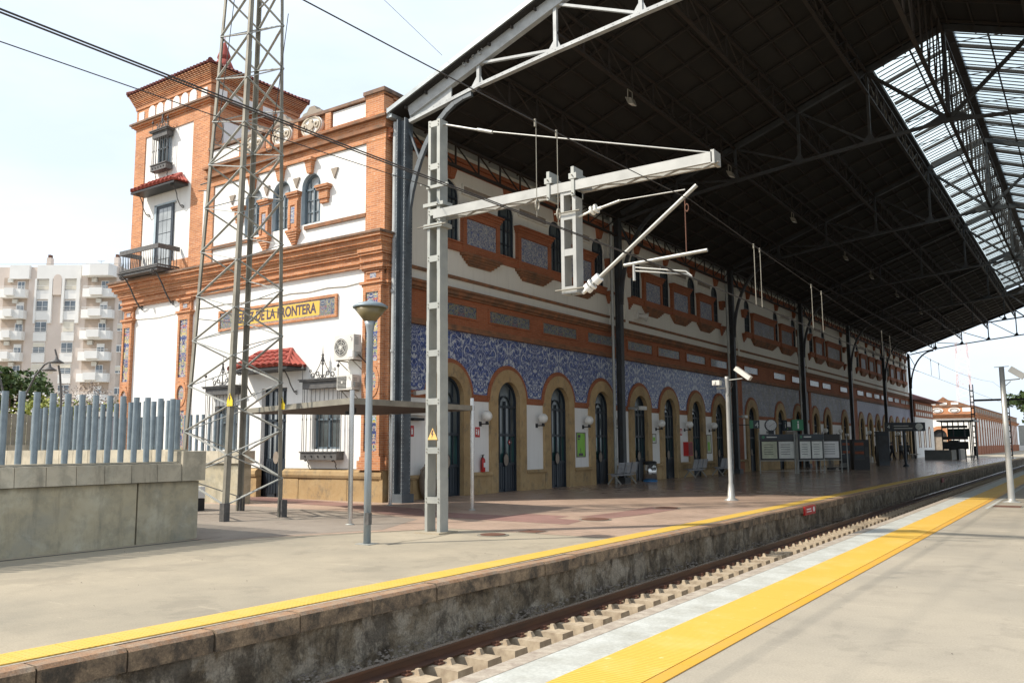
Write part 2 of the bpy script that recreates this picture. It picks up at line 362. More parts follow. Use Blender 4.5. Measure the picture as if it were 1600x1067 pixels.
M['rust'] = simple('rusty iron', (.13, .055, .03), .85, .5, 6, col2=(.10, .045, .03))
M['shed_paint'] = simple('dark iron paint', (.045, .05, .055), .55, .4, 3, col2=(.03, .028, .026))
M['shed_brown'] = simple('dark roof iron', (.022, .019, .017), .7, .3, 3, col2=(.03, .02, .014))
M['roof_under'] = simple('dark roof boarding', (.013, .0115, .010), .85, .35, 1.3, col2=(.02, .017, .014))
M['shed_light'] = simple('blue grey iron paint', (.42, .44, .44), .5, .3, 3, col2=(.30, .31, .31))
M['column_blue'] = simple('grey blue riveted iron', (.10, .12, .135), .5, .35, 3, col2=(.06, .07, .08))
M['zinc'] = simple('zinc flashing', (.42, .46, .47), .4, .3, 2, metal=.3)
M['galv'] = simple('galvanised steel', (.37, .375, .345), .5, .25, 3, metal=.2, col2=(.29, .30, .28))
M['galv_dull'] = simple('dull galvanised steel', (.27, .25, .20), .6, .3, 2.5, metal=.15, col2=(.17, .155, .125))
M['galv_blue'] = simple('blue grey steel tube', (.23, .28, .31), .5, .3, 7, metal=.25, col2=(.16, .20, .23))
M['galv_bright'] = simple('bright steel', (.42, .415, .385), .4, .2, 3, metal=.35)
M['wire'] = simple('dark wire', (.035, .03, .028), .6, .2, 3, bmp=0)
M['wrought'] = simple('wrought iron', (.11, .105, .10), .6, .4, 8, col2=(.05, .05, .05))
M['door'] = simple('dark blue door paint', (.018, .028, .04), .45, .3, 2, bmp=.03)
M['window_frame'] = simple('blue grey window paint', (.13, .17, .20), .5, .25, 3, bmp=.03)
M['reveal'] = simple('shaded reveal', (.42, .50, .55), .8, .2, 3)  # bluish shade inside the openings put into the reveal colour
def glass_mat(name, col, rough=.08):
    m, t, b, pos = base_mat(name)
    c = mixc(t, ramp(t, noise(t, pos, .9, 4), [(.35, 0), (.7, 1)]), col, tuple(x*.5 for x in col))
    t.links.new(c, b.inputs['Base Color']); b.inputs['Roughness'].default_value = rough; b.inputs['Specular IOR Level'].default_value = .8
    return m
M['glass_dark'] = glass_mat('dark glass', (.11, .13, .132), .14); M['glass_green'] = glass_mat('green tinted glass', (.03, .085, .085))
M['glass_grey'] = glass_mat('curtained glass', (.42, .45, .46), .15)
M['tile_red'] = simple('red roof tile', (.36, .075, .05), .8, .4, 4, col2=(.26, .05, .04), bmp=.3)
M['tile_dark'] = simple('old red roof tile', (.19, .05, .04), .85, .5, 5, col2=(.10, .035, .03), bmp=.3)
M['globe'] = simple('opal globe', (.80, .78, .72), .3, .15, 3, bmp=0)
M['black'] = simple('black metal', (.015, .015, .016), .5, .2, 3, bmp=0)
M['ac_white'] = simple('aged white casing', (.66, .64, .58), .5, .15, 3)
M['dark_grille'] = simple('dark grille', (.05, .05, .048), .6, .2, 3)
M['red'] = simple('red enamel', (.50, .02, .018), .4, .2, 3, bmp=0)
M['pure_white'] = simple('white enamel', (.80, .80, .78), .45, .08, 3, bmp=0)
M['green_sign'] = simple('green sign', (.03, .22, .10), .45, .1, 3, bmp=0); M['lime'] = simple('lime poster', (.25, .55, .06), .5, .15, 2, bmp=0)
M['navy'] = simple('dark navy panel', (.015, .025, .035), .4, .2, 3, bmp=0); M['yellow'] = simple('yellow enamel', (.80, .58, .03), .5, .1, 3, bmp=0)
M['orange_sign'] = simple('orange warning sign', (.80, .50, .16), .5, .1, 3, bmp=0)
M['sign_yellow'] = simple('yellow name tile', (.66, .42, .05), .3, .25, 3, col2=(.58, .40, .10), bmp=0)
M['ink'] = simple('dark ink', (.07, .045, .07), .5, .1, 3, bmp=0); M['poster'] = simple('printed poster', (.74, .75, .69), .5, .2, 4, bmp=0)
M['poster2'] = simple('timetable sheet', (.60, .62, .44), .5, .3, 5, bmp=0); M['blue'] = simple('blue plastic', (.02, .18, .42), .4, .1, 3, bmp=0)
M['canopy_dark'] = simple('canopy boards', (.055, .036, .028), .8, .4, 2, col2=(.035, .027, .024), stretch=(6, .5, 1))
M['steel_bin'] = simple('brushed steel', (.55, .54, .52), .22, .15, 3, metal=.9, bmp=0)
M['bench'] = simple('grey bench steel', (.28, .28, .29), .45, .2, 3, metal=.4, bmp=0)
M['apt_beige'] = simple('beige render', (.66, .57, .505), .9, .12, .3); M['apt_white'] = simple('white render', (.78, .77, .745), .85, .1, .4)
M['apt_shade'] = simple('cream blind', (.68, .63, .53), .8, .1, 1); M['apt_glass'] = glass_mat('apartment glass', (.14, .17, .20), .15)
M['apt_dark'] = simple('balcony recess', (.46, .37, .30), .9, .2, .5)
def leaf_mat(name, c1, c2, c3=None):
    m, t, b, pos = base_mat(name); n = noise(t, pos, 1.6, 6, .7)
    c = ramp(t, n, [(.3, c1), (.6, c2)]+([(.72, c3)] if c3 else [])); t.links.new(c, b.inputs['Base Color'])
    b.inputs['Roughness'].default_value = .7; return m
M['leaf'] = leaf_mat('dark leaves', (.03, .055, .015), (.075, .12, .03)); M['leaf_lime'] = leaf_mat('yellow green leaves', (.12, .16, .02), (.26, .28, .05), (.36, .34, .10))
M['leaf_pale'] = leaf_mat('bare pinkish twigs', (.22, .17, .14), (.33, .27, .23)); M['bark'] = simple('bark', (.12, .09, .07), .9, .4, 6)
M['cloth_dark'] = simple('dark clothes', (.02, .02, .025), .9, .3, 6, bmp=0); M['skin'] = simple('skin', (.35, .20, .14), .6, .1, 5, bmp=0)
M['cloth_grey'] = simple('grey clothes', (.08, .085, .09), .9, .3, 6, bmp=0); M['trouser'] = simple('trousers', (.06, .05, .045), .9, .3, 6, bmp=0)
M['terracotta'] = simple('terracotta', (.30, .09, .045), .85, .3, 5)
M['jug'] = simple('clay jug', (.30, .25, .20), .8, .3, 4)
M['poster_pink'] = simple('faded red paint', (.60, .38, .34), .7, .1)
def skylight_mat():
    m, t, b, pos = base_mat('translucent roof sheet')
    b.inputs['Base Color'].default_value = (.75, .85, .88, 1); b.inputs['Roughness'].default_value = .35
    tr = t.nodes.new('ShaderNodeBsdfTransparent'); tr.inputs[0].default_value = (.54, .60, .585, 1)
    tl = t.nodes.new('ShaderNodeBsdfTranslucent'); tl.inputs[0].default_value = (.7, .8, .84, 1)
    ms = t.nodes.new('ShaderNodeMixShader'); ms.inputs[0].default_value = .45
    t.links.new(tr.outputs[0], ms.inputs[1]); t.links.new(tl.outputs[0], ms.inputs[2])
    t.links.new(ms.outputs[0], t.nodes['Material Output'].inputs['Surface']); return m
M['skylight'] = skylight_mat()

def text_obj(name, s, size, m, parent, Mf, u, v, d, ext=.004, align='CENTER', sx=1.0, flip=False, font_off=0.0):
    cu = bpy.data.curves.new(name, 'FONT'); cu.body = s; cu.size = size; cu.extrude = ext; cu.align_x = align; cu.align_y = 'CENTER'; cu.offset = font_off
    tmp = bpy.data.objects.new('tmp', cu); COL.objects.link(tmp); dg = bpy.context.evaluated_depsgraph_get()
    me = bpy.data.meshes.new_from_object(tmp.evaluated_get(dg)); bpy.data.objects.remove(tmp)
    k = -1 if flip else 1
    mb = MB(); mb.add([Mf(u+k*vv.co.x*sx, v+vv.co.y, d+vv.co.z) for vv in me.vertices], [tuple(p.vertices) for p in me.polygons])
    bpy.data.meshes.remove(me)
    return part(name, mb, m, parent)

# ================================================================== GROUND, PLATFORMS, TRACK
def ce(y):   # gentle curve of the old platform edge
    yy = max(y, 2.5); return -.16*math.exp(-(yy-3)/4)
EDGE = -6.46
struct('ground', MB().box(-900, 900, -600, 1500, -1.4, -1.2), M['dirt'])
ys = [-12, -8, -4, -1, 1, 2.5, 4, 5.5, 7, 8.5, 10, 12, 14, 17, 20, 25, 30, 40, 60, 90, 120, 160, 220, 320]
mb = MB()
for a, b in zip(ys[:-1], ys[1:]):
    xa, xb = EDGE+ce(a)-.21, EDGE+ce(b)-.21
    mb.add([(-260, a, 0), (xa, a, 0), (xb, b, 0), (-260, b, 0), (xa, a, -1.3), (xb, b, -1.3)], [(0, 1, 2, 3), (1, 4, 5, 2)])
struct('left_platform', mb, M['concrete_floor'])
mb = MB()
for a, b in zip(ys[:-1], ys[1:]):
    xa, xb = EDGE+ce(a)-.05, EDGE+ce(b)-.05
    n = max(1, int((b-a)/.5)); zs = [-1.3, -.95, -.72, -.56, -.36, -.187]
    for i in range(n):
        y0 = a+(b-a)*i/n; y1 = a+(b-a)*(i+1)/n
        for z0, z1 in zip(zs[:-1], zs[1:]):
            def P(y, z):
                random.seed(int(y*97)+int(z*131)); j = random.uniform(-.022, .022)
                return (EDGE+ce(y)-.07+j, y, z)
            mb.add([P(y0, z0), P(y1, z0), P(y1, z1), P(y0, z1)], [(0, 1, 2, 3)])
random.seed(11)
struct('platform_face', mb, M['track_wall'])
# kerb stones along the old edge, one piece each
kerb = thing('platform_kerb', 'row of worn reddish kerb stones capping the edge of the left platform', 'kerb', (EDGE, 0, 0))
y = -3.0; cnt = 0
while y < 104:
    L = random.uniform(.7, 1.25) if y < 30 else random.uniform(1.2, 2.2)
    a, b = y+.008, y+L-.008; xa, xb = EDGE+ce(a), EDGE+ce(b); dz = random.uniform(-.008, .008); dx = random.uniform(-.012, .008)
    mbk = MB(); r = .03
    prof = [(-.21, -.185), (0, -.185), (0, -r), (-r, 0), (-.21, 0)]
    vs = [(xa+dx+px, a, pz+dz) for px, pz in prof]+[(xb+dx+px, b, pz+dz) for px, pz in prof]
    mbk.add(vs, [(4, 3, 2, 1, 0), (5, 6, 7, 8, 9)]+[(i, (i+1) % 5, 5+(i+1) % 5, 5+i) for i in range(5)])
    part('kerb_stone', mbk, M['kerb_stone'], kerb, ((xa+xb)/2, (a+b)/2, -.09)); y += L; cnt += 1
# yellow tactile strip on the left platform (a tile is a piece)
strip = thing('tactile_strip', 'narrow yellow studded strip along the edge of the left platform', 'tactile paving', (-6.8, 0, 0))
y = -1.0
tile_me = None
for i in range(260):
    a, b = y+.003, y+.397; x0, x1 = EDGE-.60, EDGE-.25
    mbk = MB(); z = .014
    xs = [(x0+ce(a), a), (x1+ce(a), a), (x1+ce(b), b), (x0+ce(b), b)]
    mbk.add([(p[0], p[1], 0.0) for p in xs]+[(p[0], p[1], z) for p in xs], [(4, 5, 6, 7), (0, 1, 5, 4), (1, 2, 6, 5), (2, 3, 7, 6), (3, 0, 4, 7)])
    part('tile', mbk, M['tactile'], strip, (xs[0][0]+.18, y+.2, 0)); y += .4
mb = MB()
for a, b in zip(ys[3:-1], ys[4:]):
    mb.add([(EDGE-.25+ce(a), a, .003), (EDGE-.205+ce(a), a, .003), (EDGE-.205+ce(b), b, .003), (EDGE-.25+ce(b), b, .003)], [(0, 1, 2, 3)])
struct('mortar_line', mb, M['edge_slab'])
# paved zone under and before the shed
def sheet(name, poly, z, m): return struct(name, MB().add([(x, y, z) for x, y in poly], [tuple(range(len(poly)))]), m)
sheet('paved_floor', [(EDGE-.62, 13.35), (EDGE-.62, 105), (-60, 105), (-60, 9.4), (-12.7, 9.4), (-12.4, 10.4), (-10.7, 13.3)], .004, M['paving'])
M['worn_ground'] = floor_mat('dirty worn concrete', (.30, .255, .205), (.20, .165, .135))
sheet('worn_floor', [(-12.75, 9.45), (-12.5, 10.5), (-11.6, 12.4), (-12.6, 14.6), (-15.5, 15.4), (-40, 16.2), (-40, 9.45)], .006, M['worn_ground'])
sheet('paving_band', [(-13.7, 16.4), (-11.4, 16.35), (-11.4, 17.1), (-10.05, 16.9), (-10.05, 16.3), (-9.25, 16.1), (-9.05, 15.15), (-12.7, 15.2)], .008, M['paving_red'])
sheet('paving_band', [(-9.8, 16.9), (-9.65, 18.6), (-9.7, 20.5), (-8.8, 20.2), (-8.8, 18.2), (-9.0, 16.9)], .008, M['paving_red'])
sheet('paving_band', [(-25, 18.9), (-19.3, 18.0), (-14.6, 17.05), (-12.9, 15.3), (-14.0, 15.2), (-17.2, 16.6), (-25, 17.4)], .008, M['paving_red'])
# right platform
mb = MB().box(-3.73, 24, -14, 320, -1.3, 0.0); struct('right_platform', mb, M['concrete_floor2'])
rs = thing('right_platform_edge', 'white and ribbed yellow warning strips of slabs along the right platform edge', 'platform edge', (-3.2, 0, 0))
def slab_run(nm, x0, x1, L, y0, n, z, m, gap=.004):
    me = None
    for i in range(n):
        mbk = MB().box(x0, x1, y0+gap/2, y0+L-gap/2, .001, z) if me is None else None
        if me is None: o = part(nm, mbk, m, rs, ((x0+x1)/2, y0, 0)); me = o
        else:
            c = me.copy(); COL.objects.link(c); c.location = (WL[me]+Vector((0, i*L, 0)))-WL[rs]
        y_ = y0
slab_run('edge_slab', -3.76, -3.60, 1.2, -6, 100, .012, M['edge_slab'])
slab_run('white_slab', -3.597, -3.203, 1.2, -6, 100, .010, M['white_line'], .003)
slab_run('ribbed_tile', -3.20, -2.66, .6, -6, 200, .014, M['ribbed'], .002)
slab_run('yellow_slab', -2.658, -2.55, 1.2, -6, 100, .009, M['yellow_line'], .003)
struct('painted_line', MB().box(-2.42, -2.34, 24, 200, .001, .005), M['white_line'])
# rails and sleepers
tr = thing('railway_track', 'single railway track with brown rails and notched concrete sleepers between the platforms', 'railway track', (-5.07, 0, -.6))
def rail(xc):
    prof = [(-.065, -.60), (.065, -.60), (.065, -.585), (.012, -.56), (.012, -.50), (.036, -.49), (.036, -.468), (-.036, -.468), (-.036, -.49), (-.012, -.50), (-.012, -.56), (-.065, -.585)]
    m_, m2 = MB(), MB(); ce2 = lambda y: 0.0; yy = [-12, -6, -2]+[y*.8 for y in range(0, 40)]+[36, 50, 80, 130, 200, 320]; n = len(prof)
    for a, b in zip(yy[:-1], yy[1:]):
        m_.add([(xc+ce2(a)+p, a, z) for p, z in prof]+[(xc+ce2(b)+p, b, z) for p, z in prof], [(i, (i+1) % n, n+(i+1) % n, n+i) for i in range(n) if i != 6])
        m2.add([(xc+ce2(a)-.034, a, -.467), (xc+ce2(a)+.034, a, -.467), (xc+ce2(b)+.034, b, -.467), (xc+ce2(b)-.034, b, -.467)], [(0, 1, 2, 3)])
    o = part('rail', m_, M['rail'], tr); part('rail_head', m2, M['rail_top'], o)
rail(-5.84); rail(-4.28)
def sleeper(xc, y):
    r = Vector((xc, y, -.6)); m_ = MB()
    for s in (-1, 1):  # two raised blocks and a sunk middle
        c = xc+s*.78; i = c-s*.46; o_ = c+s*.34; x0, x1 = sorted((i, o_))
        m_.hexa([(x0, y-.15, -.86), (x1, y-.15, -.86), (x1, y+.15, -.86), (x0, y+.15, -.86), (x0+.02, y-.12, -.612), (x1-.02, y-.12, -.612), (x1-.02, y+.12, -.612), (x0+.02, y+.12, -.612)])
    for s in (-1, 1):  # raised shoulder beside the rail foot
        c = xc+s*.78; u = c-s*.16; w2 = -s*.07
        m_.hexa([(min(u, u+w2), y+.045, -.613), (max(u, u+w2), y+.045, -.613), (max(u, u+w2), y+.115, -.613), (min(u, u+w2), y+.115, -.613), (u+w2*.3-.02, y+.055, -.555), (u+w2*.3+.02, y+.055, -.555), (u+w2*.3+.02, y+.10, -.555), (u+w2*.3-.02, y+.10, -.555)])
    m_.box(xc-.32, xc+.32, y-.11, y+.11, -.88, -.76)
    o = part('sleeper', m_, M['sleeper'], tr, r)
    f = MB()
    for s in (-1, 1):
        c = xc+s*.78+(.0)
        for k in (-1, 1):
            f.hexa([(c+k*.13, y+.02, -.612), (c+k*.20, y+.02, -.612), (c+k*.20, y+.12, -.612), (c+k*.13, y+.12, -.612), (c+k*.13, y+.05, -.575), (c+k*.17, y+.05, -.585), (c+k*.17, y+.10, -.585), (c+k*.13, y+.10, -.575)]) if False else None
            f.box(c+k*.105-.035, c+k*.105+.035, y-.045, y+.045, -.612, -.592)
            f.tube([(c+k*.11, y, -.60), (c+k*.11, y, -.565)], .012, 6); f.bar((c+k*.06, y-.03, -.582), (c+k*.13, y+.03, -.575), .016)
    part('rail_clip', f, M['rust'], o, r); return o
s0 = sleeper(-5.06, 0); S0 = snapshot(s0)
for i in range(-8, 200):
    if i == 0: continue
    y = i*.5; clone(S0, (0, y, 0))
s0.location.x += 0
mb = MB().add([(-8, -12, -.78), (-3.6, -12, -.78), (-3.6, 320, -.78), (-8, 320, -.78)], [(0, 1, 2, 3)]); struct('track_bed', mb, M['ballast'])
random.seed(5); mb = MB()
for i in range(14000):
    y = -1+random.random()**1.5*45; x = random.uniform(-6.55, -4.9); r = random.uniform(.015, .038); z = -.775+r*.3+max(0, (-5.75-x))*.22
    if abs((y/.5)-round(y/.5)) < .3 and x > -6.25 and random.random() < .93 and x < -5.3: continue
    a = random.random()*pi; ca, sa = math.cos(a)*r, math.sin(a)*r; h = r*random.uniform(.5, .9)
    mb.add([(x+ca, y+sa, z), (x-sa, y+ca, z), (x-ca, y-sa, z), (x+sa, y-ca, z), (x+ca*.2, y+sa*.3, z+h), (x, y, z-h*.5)], [(0, 1, 4), (1, 2, 4), (2, 3, 4), (3, 0, 4)])
part('ballast', mb, M['ballast'], None, (0, 0, 0), kind='stuff')
# manhole covers, drains and cable lids
def manhole(x, y, r, lab, sq=False):
    t_ = thing('manhole_cover', lab, 'manhole cover', (x, y, 0))
    if sq:
        part('frame', MB().box(x-r-.03, x+r+.03, y-r-.03, y+r+.03, .001, .011), M['galv_dull'], t_); part('lid', MB().box(x-r, x+r, y-r, y+r, .005, .017), M['rust'], t_)
    else:
        part('frame', MB().lathe([(r+.05, .001), (r+.05, .012), (r, .012)], (x, y, 0), 28, False), M['galv_dull'], t_); part('lid', MB().lathe([(r-.01, .002), (r-.01, .022), (r-.04, .026)], (x, y, 0), 28, False), M['rust'], t_)
manhole(-9.17, 12.7, .24, 'round rusty manhole cover in the grey concrete, nearest the steel mast')
manhole(-9.12, 16.43, .31, 'larger round rusty manhole cover on the pink paving')
manhole(-8.87, 13.55, .19, 'small square rusty cover where concrete meets pink paving', True)
manhole(-9.19, 20.3, .30, 'round manhole cover furthest along the pink paving, near the camera post')
manhole(-2.0, 24.9, .30, 'square rusty cover at the foot of the lamp post on the right platform', True)

# ================================================================== STATION BUILDING
B = thing('station_building', 'long orange brick and white station building with blue tiled front and corner tower', 'railway station', (-17.35, 18.5, 0))
D1 = [(21.6, 'a'), (24.93, 'a'), (28.42, 'a'), (31.92, 'a'), (35.6, 'a'), (38.85, 'a'), (42.3, 'a'), (45.65, 'a'), (51.05, 'a'), (56.75, 'a'), (60.8, 'a'), (65.3, 'a'), (68.8, 'a'), (74.3, 'a'),
      (80.4, 'a'), (83.9, 'a'), (87.3, 'a'), (90.6, 'a'), (93.9, 'a'), (97.2, 'a'), (100.7, 'a'), (103.5, 'a')]
DY = [d[0] for d in D1]; YEND = 105.0
XB = -40.0
# body (set back behind the skins)
mb = MB().mbox(F, 18.95, YEND, 0, 11.9, -13.4, -.6); part('inner_walls', mb, M['door'], B)
def arch_strip(mb, Mf, u0, u1, z0, z1, holes, d0=0.0, depth=.35, reveal=True):
    """flat strip with arched or rectangular openings; holes: (uc, half, zspring) arch of radius `half` over zspring"""
    cuts = sorted(holes); u = u0; n = 14
    for uc, hw, zs in cuts:
        if uc-hw > u: mb.add([Mf(u, z0, d0), Mf(uc-hw, z0, d0), Mf(uc-hw, z1, d0), Mf(u, z1, d0)], [(0, 1, 2, 3)])
        pts = []
        for i in range(n+1):
            a = pi-pi*i/n; pts.append((uc+hw*math.cos(a), zs+hw*math.sin(a)))
        for (ua, za), (ub, zb) in zip(pts[:-1], pts[1:]):
            za_, zb_ = max(z0, za), max(z0, zb)
            if za_ < z1 or zb_ < z1:
                za_, zb_ = min(za_, z1), min(zb_, z1)
                mb.add([Mf(ua, za_, d0), Mf(ub, zb_, d0), Mf(ub, z1, d0), Mf(ua, z1, d0)], [(0, 1, 2, 3)])
                if reveal and za_ > z0-.001: mb.add([Mf(ua, za_, d0), Mf(ub, zb_, d0), Mf(ub, zb_, d0-depth), Mf(ua, za_, d0-depth)], [(0, 1, 2, 3)])
        if reveal:
            for ue in (uc-hw, uc+hw):
                if z0 < zs: mb.add([Mf(ue, z0, d0), Mf(ue, min(zs, z1), d0), Mf(ue, min(zs, z1), d0-depth), Mf(ue, z0, d0-depth)], [(0, 1, 2, 3)])
        u = uc+hw
    if u < u1: mb.add([Mf(u, z0, d0), Mf(u1, z0, d0), Mf(u1, z1, d0), Mf(u, z1, d0)], [(0, 1, 2, 3)])
    return mb
RI, RO, RT, ZS = .68, 1.12, 1.27, 3.2
# ---- ground storey of the trackside front
us = [19.35]+[y for y in DY]+[YEND]
mb = MB()
for a, b in zip([19.0-.0]+[y+RO-.02 for y in DY], [y-RO+.02 for y in DY]+[YEND]):
    if b-a < .05: continue
    part('wall_field', MB().mbox(F, a, b, .72, 3.12, -.3, 0), M['white'], B, F(a, .7, 0))
    part('tile_border', MB().mbox(F, a, b, 3.121, 3.352, -.1, .02), M['brick_shed'], B, F(a, 3.1, 0))
for a, b, mat_, lb in ((19.55, 48.3, 'azulejo', None), (48.3, 77, 'azulejo_worn', 'greyish worn tiles'), (77, YEND, 'azulejo_pale', 'pale lavender tiles')):
    hs = [(y, RT-.02, ZS) for y in DY if a < y < b]
    part('azulejo_panel', arch_strip(MB(), F, a, b, 3.35, 5.41, hs, .03, .05), M[mat_], B, label=lb)
mb = MB(); [mb.mbox(F, a, b, 0, 5.41, 0, .10) for a, b in ((47.3, 49.3), (61.4, 62.3), (63.7, 64.2), (77.1, 78.8))]; part('brick_pilaster', mb, M['brick_shed'], B)
# stone plinth as blocks
for i, (a, b) in enumerate(zip([19.0]+DY, DY+[YEND])):
    lo = a+(RO if i else 0); hi = b-(RO if i < len(DY) else 0)
    if hi-lo < .1: continue
    nseg = max(1, round((hi-lo)/.75))
    for k in range(nseg):
        a0 = lo+(hi-lo)*k/nseg+.006; b0 = lo+(hi-lo)*(k+1)/nseg-.006; j = random.uniform(-.008, .008)
        part('plinth_stone', MB().mbox(F, a0, b0, 0, .60, -.1, .09+j), M['sandstone'], B, F((a0+b0)/2, .3, 0))
    part('plinth_ledge', MB().prism(lambda u, v, d: F(d, v, u), [(-.1, .605), (.14, .605), (.16, .66), (.10, .74), (-.1, .74)], lo-.04 if i else lo, hi+.04), M['sandstone'], B, F((lo+hi)/2, .67, 0))
# doors with stone surrounds
def arched_door(y, y_base=0, opened=False):
    root = part('door_surround', MB().surround(F, y, 0, ZS, RI, RO, -.30, .10, 20), M['sandstone'], B, F(y, 0, 0))
    part('brick_arch', MB().ring(F, y, ZS, RO, RT, -.02, .065, 0, pi, 20), M['brick_shed'], root, F(y, 0, 0))
    return root
def door_leaves(y):
    d0, d1 = -.15, -.10
    r = part('door', MB(), None, B, F(y, 0, 0)); m_ = MB()
    fr = MB()
    fr.surround(F, y, 0, ZS, RI-.07, RI, d0-.02, d1+.03, 16)
    for z in (2.0, 2.05+.95): fr.mbox(F, y-RI+.02, y+RI-.02, z-.045, z+.045, d0-.01, d1+.02)
    fr.mbox(F, y-.035, y+.035, 0, 3.2, d0-.01, d1+.025)
    for s in (-1, 1):
        fr.mbox(F, y+s*.34-.018, y+s*.34+.018, 1.0, ZS+.45, d0, d1+.01)
    fr.mbox(F, y-RI+.05, y+RI-.05, .93, 1.02, d0, d1+.01)
    fr.ring(F, y, ZS-.15, .30, .345, d0, d1+.01, 0, pi, 12)
    for s in (-1, 1):
        for k in range(4): u = y+s*(.10+.14*k); fr.mbox(F, u-.055, u+.055, .10, .90, d0, d1)
    fr.mbox(F, y-RI+.03, y+RI-.03, 0, .93, d0-.02, d0+.02)
    r.data = mesh_of(MBshift(fr, F(y, 0, 0)), 'door', M['door'])
    g = MB(); g.mbox(F, y-RI+.03, y+RI-.03, 1.02, ZS, d0-.03, d0+.004); g.prism(F, [(y+(RI-.03)*math.cos(a*pi/14), ZS+(RI-.03)*math.sin(a*pi/14)) for a in range(15)], d0-.03, d0+.004)
    part('glass_pane', g, M['glass_dark'], r, F(y, 0, 0))
    part('glass_pane', MB().mbox(F, y-RI+.06, y+RI-.06, 1.03, 1.95, d0+.004, d0+.012), M['glass_green'], r, F(y, 0, 0))
    part('push_plate', MB().disc(F, y, 1.12, .14, .22, d1+.02, d1+.05, 18), M['jug'], r, F(y, 0, 0))
    part('plate_rim', MB().ring(F, y, 1.12, .14, .165, d1+.015, d1+.055, 0, 2*pi, 18, 1.5), M['black'], r, F(y, 0, 0))
    return r
def MBshift(mb, o):
    mb.v = [(v[0]-o[0], v[1]-o[1], v[2]-o[2]) for v in mb.v]; return mb
sa = arched_door(DY[0]); da = door_leaves(DY[0]); SA, DA = snapshot(sa), snapshot(da)
for y in DY[1:]:
    clone(SA, (0, y-DY[0], 0)); clone(DA, (0, y-DY[0], 0))
# ---- frieze and middle cornices
part('brick_frieze', arch_strip(MB(), F, 19.0, YEND, 5.41, 6.75, [], .04), M['brick_shed'], B)
mb = MB()
for z0, z1, d in ((5.41, 5.50, .16), (5.50, 5.60, .10), (6.52, 6.60, .12), (6.60, 6.72, .20), (6.72, 6.80, .27), (7.16, 7.26, .07)): mb.mbox(F, 18.9, YEND, z0, z1, -.05, d)
part('string_course', mb, M['trim'], B)
PL = []
for y in DY:
    w_ = 1.28 if 3 < 4 else 1
    PL.append((y+.15, 1.28))
for y, hw in PL:
    fr_ = MB(); fr_.mbox(F, y-hw-.07, y+hw+.07, 5.86, 5.92, 0, .09); fr_.mbox(F, y-hw-.07, y+hw+.07, 6.31, 6.37, 0, .09); fr_.mbox(F, y-hw-.07, y-hw, 5.92, 6.31, 0, .09); fr_.mbox(F, y+hw, y+hw+.07, 5.92, 6.31, 0, .09)
    part('plaque_frame', fr_, M['brick_shed'], B, F(y, 6.1, 0))
    part('tile_plaque', MB().mbox(F, y-hw, y+hw, 5.92, 6.31, 0, .055), M['plaque_tile'], B, F(y, 6.1, 0))
# ---- upper storey of the front
UW = DY
part('upper_wall', arch_strip(MB(), F, 18.5, YEND, 6.8, 12.0, [(y, .53, 10.02) for y in UW], 0, .20, True), M['white_shed'], B)
# close openings below the sills
for y in UW: part('sill_wall', MB().mbox(F, y-.529, y+.529, 6.81, 8.41, -.3, -.002), M['white_shed'], B, F(y, 7, 0))
def upper_window(Mf, u, zb, zs, hw, dep, glass='glass_dark', parent=None, fm='door'):
    fr = MB(); d0, d1 = -dep, -dep+.05
    fr.surround(Mf, u, zb, zs, hw-.07, hw, d0, d1+.02, 14); fr.mbox(Mf, u-hw, u+hw, zb, zb+.07, d0, d1+.02)
    fr.mbox(Mf, u-.03, u+.03, zb, zs, d0, d1+.02); fr.mbox(Mf, u-hw+.03, u+hw-.03, zs-.09, zs-.02, d0, d1+.02)
    for s in (-1, 1): fr.mbox(Mf, u+s*hw*.5-.012, u+s*hw*.5+.012, zb, zs+hw*.7, d0, d1)
    for z in (zb+(zs-zb)*.33, zb+(zs-zb)*.66): fr.mbox(Mf, u-hw+.03, u+hw-.03, z-.014, z+.014, d0, d1)
    r = part('window', fr, M[fm], parent, Mf(u, zb, 0)); g = MB()
    g.mbox(Mf, u-hw+.03, u+hw-.03, zb+.03, zs, d0-.02, d0+.01); g.prism(Mf, [(u+(hw-.03)*math.cos(a*pi/12), zs+(hw-.03)*math.sin(a*pi/12)) for a in range(13)], d0-.02, d0+.01)
    part('glass_pane', g, M[glass], r, Mf(u, zb, 0)); return r
w0 = upper_window(F, UW[0], 8.42, 10.02, .53, .13, parent=B); W0 = snapshot(w0)
for y in UW[1:]: clone(W0, (0, y-UW[0], 0))
def pier(a, b, tile='azulejo_grey'):
    """projecting brick panel between two windows, on a corbelled shelf"""
    m_ = MB(); c = (a+b)/2; d = .13
    m_.mbox(F, a, b, 8.12, 9.62, 0, d-.04)
    for z0, z1, e in ((9.50, 9.58, .05), (9.58, 9.68, .10), (9.68, 9.74, .16)): m_.mbox(F, a-e*.6, b+e*.6, z0, z1, 0, d+e)
    x0, x1 = a+.20, b-.20
    m_.mbox(F, a+.004, x0, 8.43, 9.5, .01, d+.02); m_.mbox(F, x1, b-.004, 8.43, 9.5, .01, d+.02); m_.mbox(F, x0, x1, 9.36, 9.5, .01, d+.02); m_.mbox(F, a-.004, b+.004, 8.10, 8.43, .01, d+.025)
    o = part('window_pier', m_, M['brick_shed'], B, F(c, 8.1, 0))
    s = MB()
    for k, (z0, z1) in enumerate(((8.04, 8.12), (7.96, 8.04), (7.88, 7.96), (7.80, 7.88), (7.74, 7.80))):
        i = k*.11; s.mbox(F, a-.02+i, b+.02-i, z0, z1, 0, d+.12-k*.045)
    part('corbel_shelf', s, M['trim'], o, F(c, 8.1, 0))
    part('tile_picture', MB().mbox(F, x0, x1, 8.44, 9.34, d-.05, d-.03), M[tile], o, F(c, 8.1, 0))
    return o
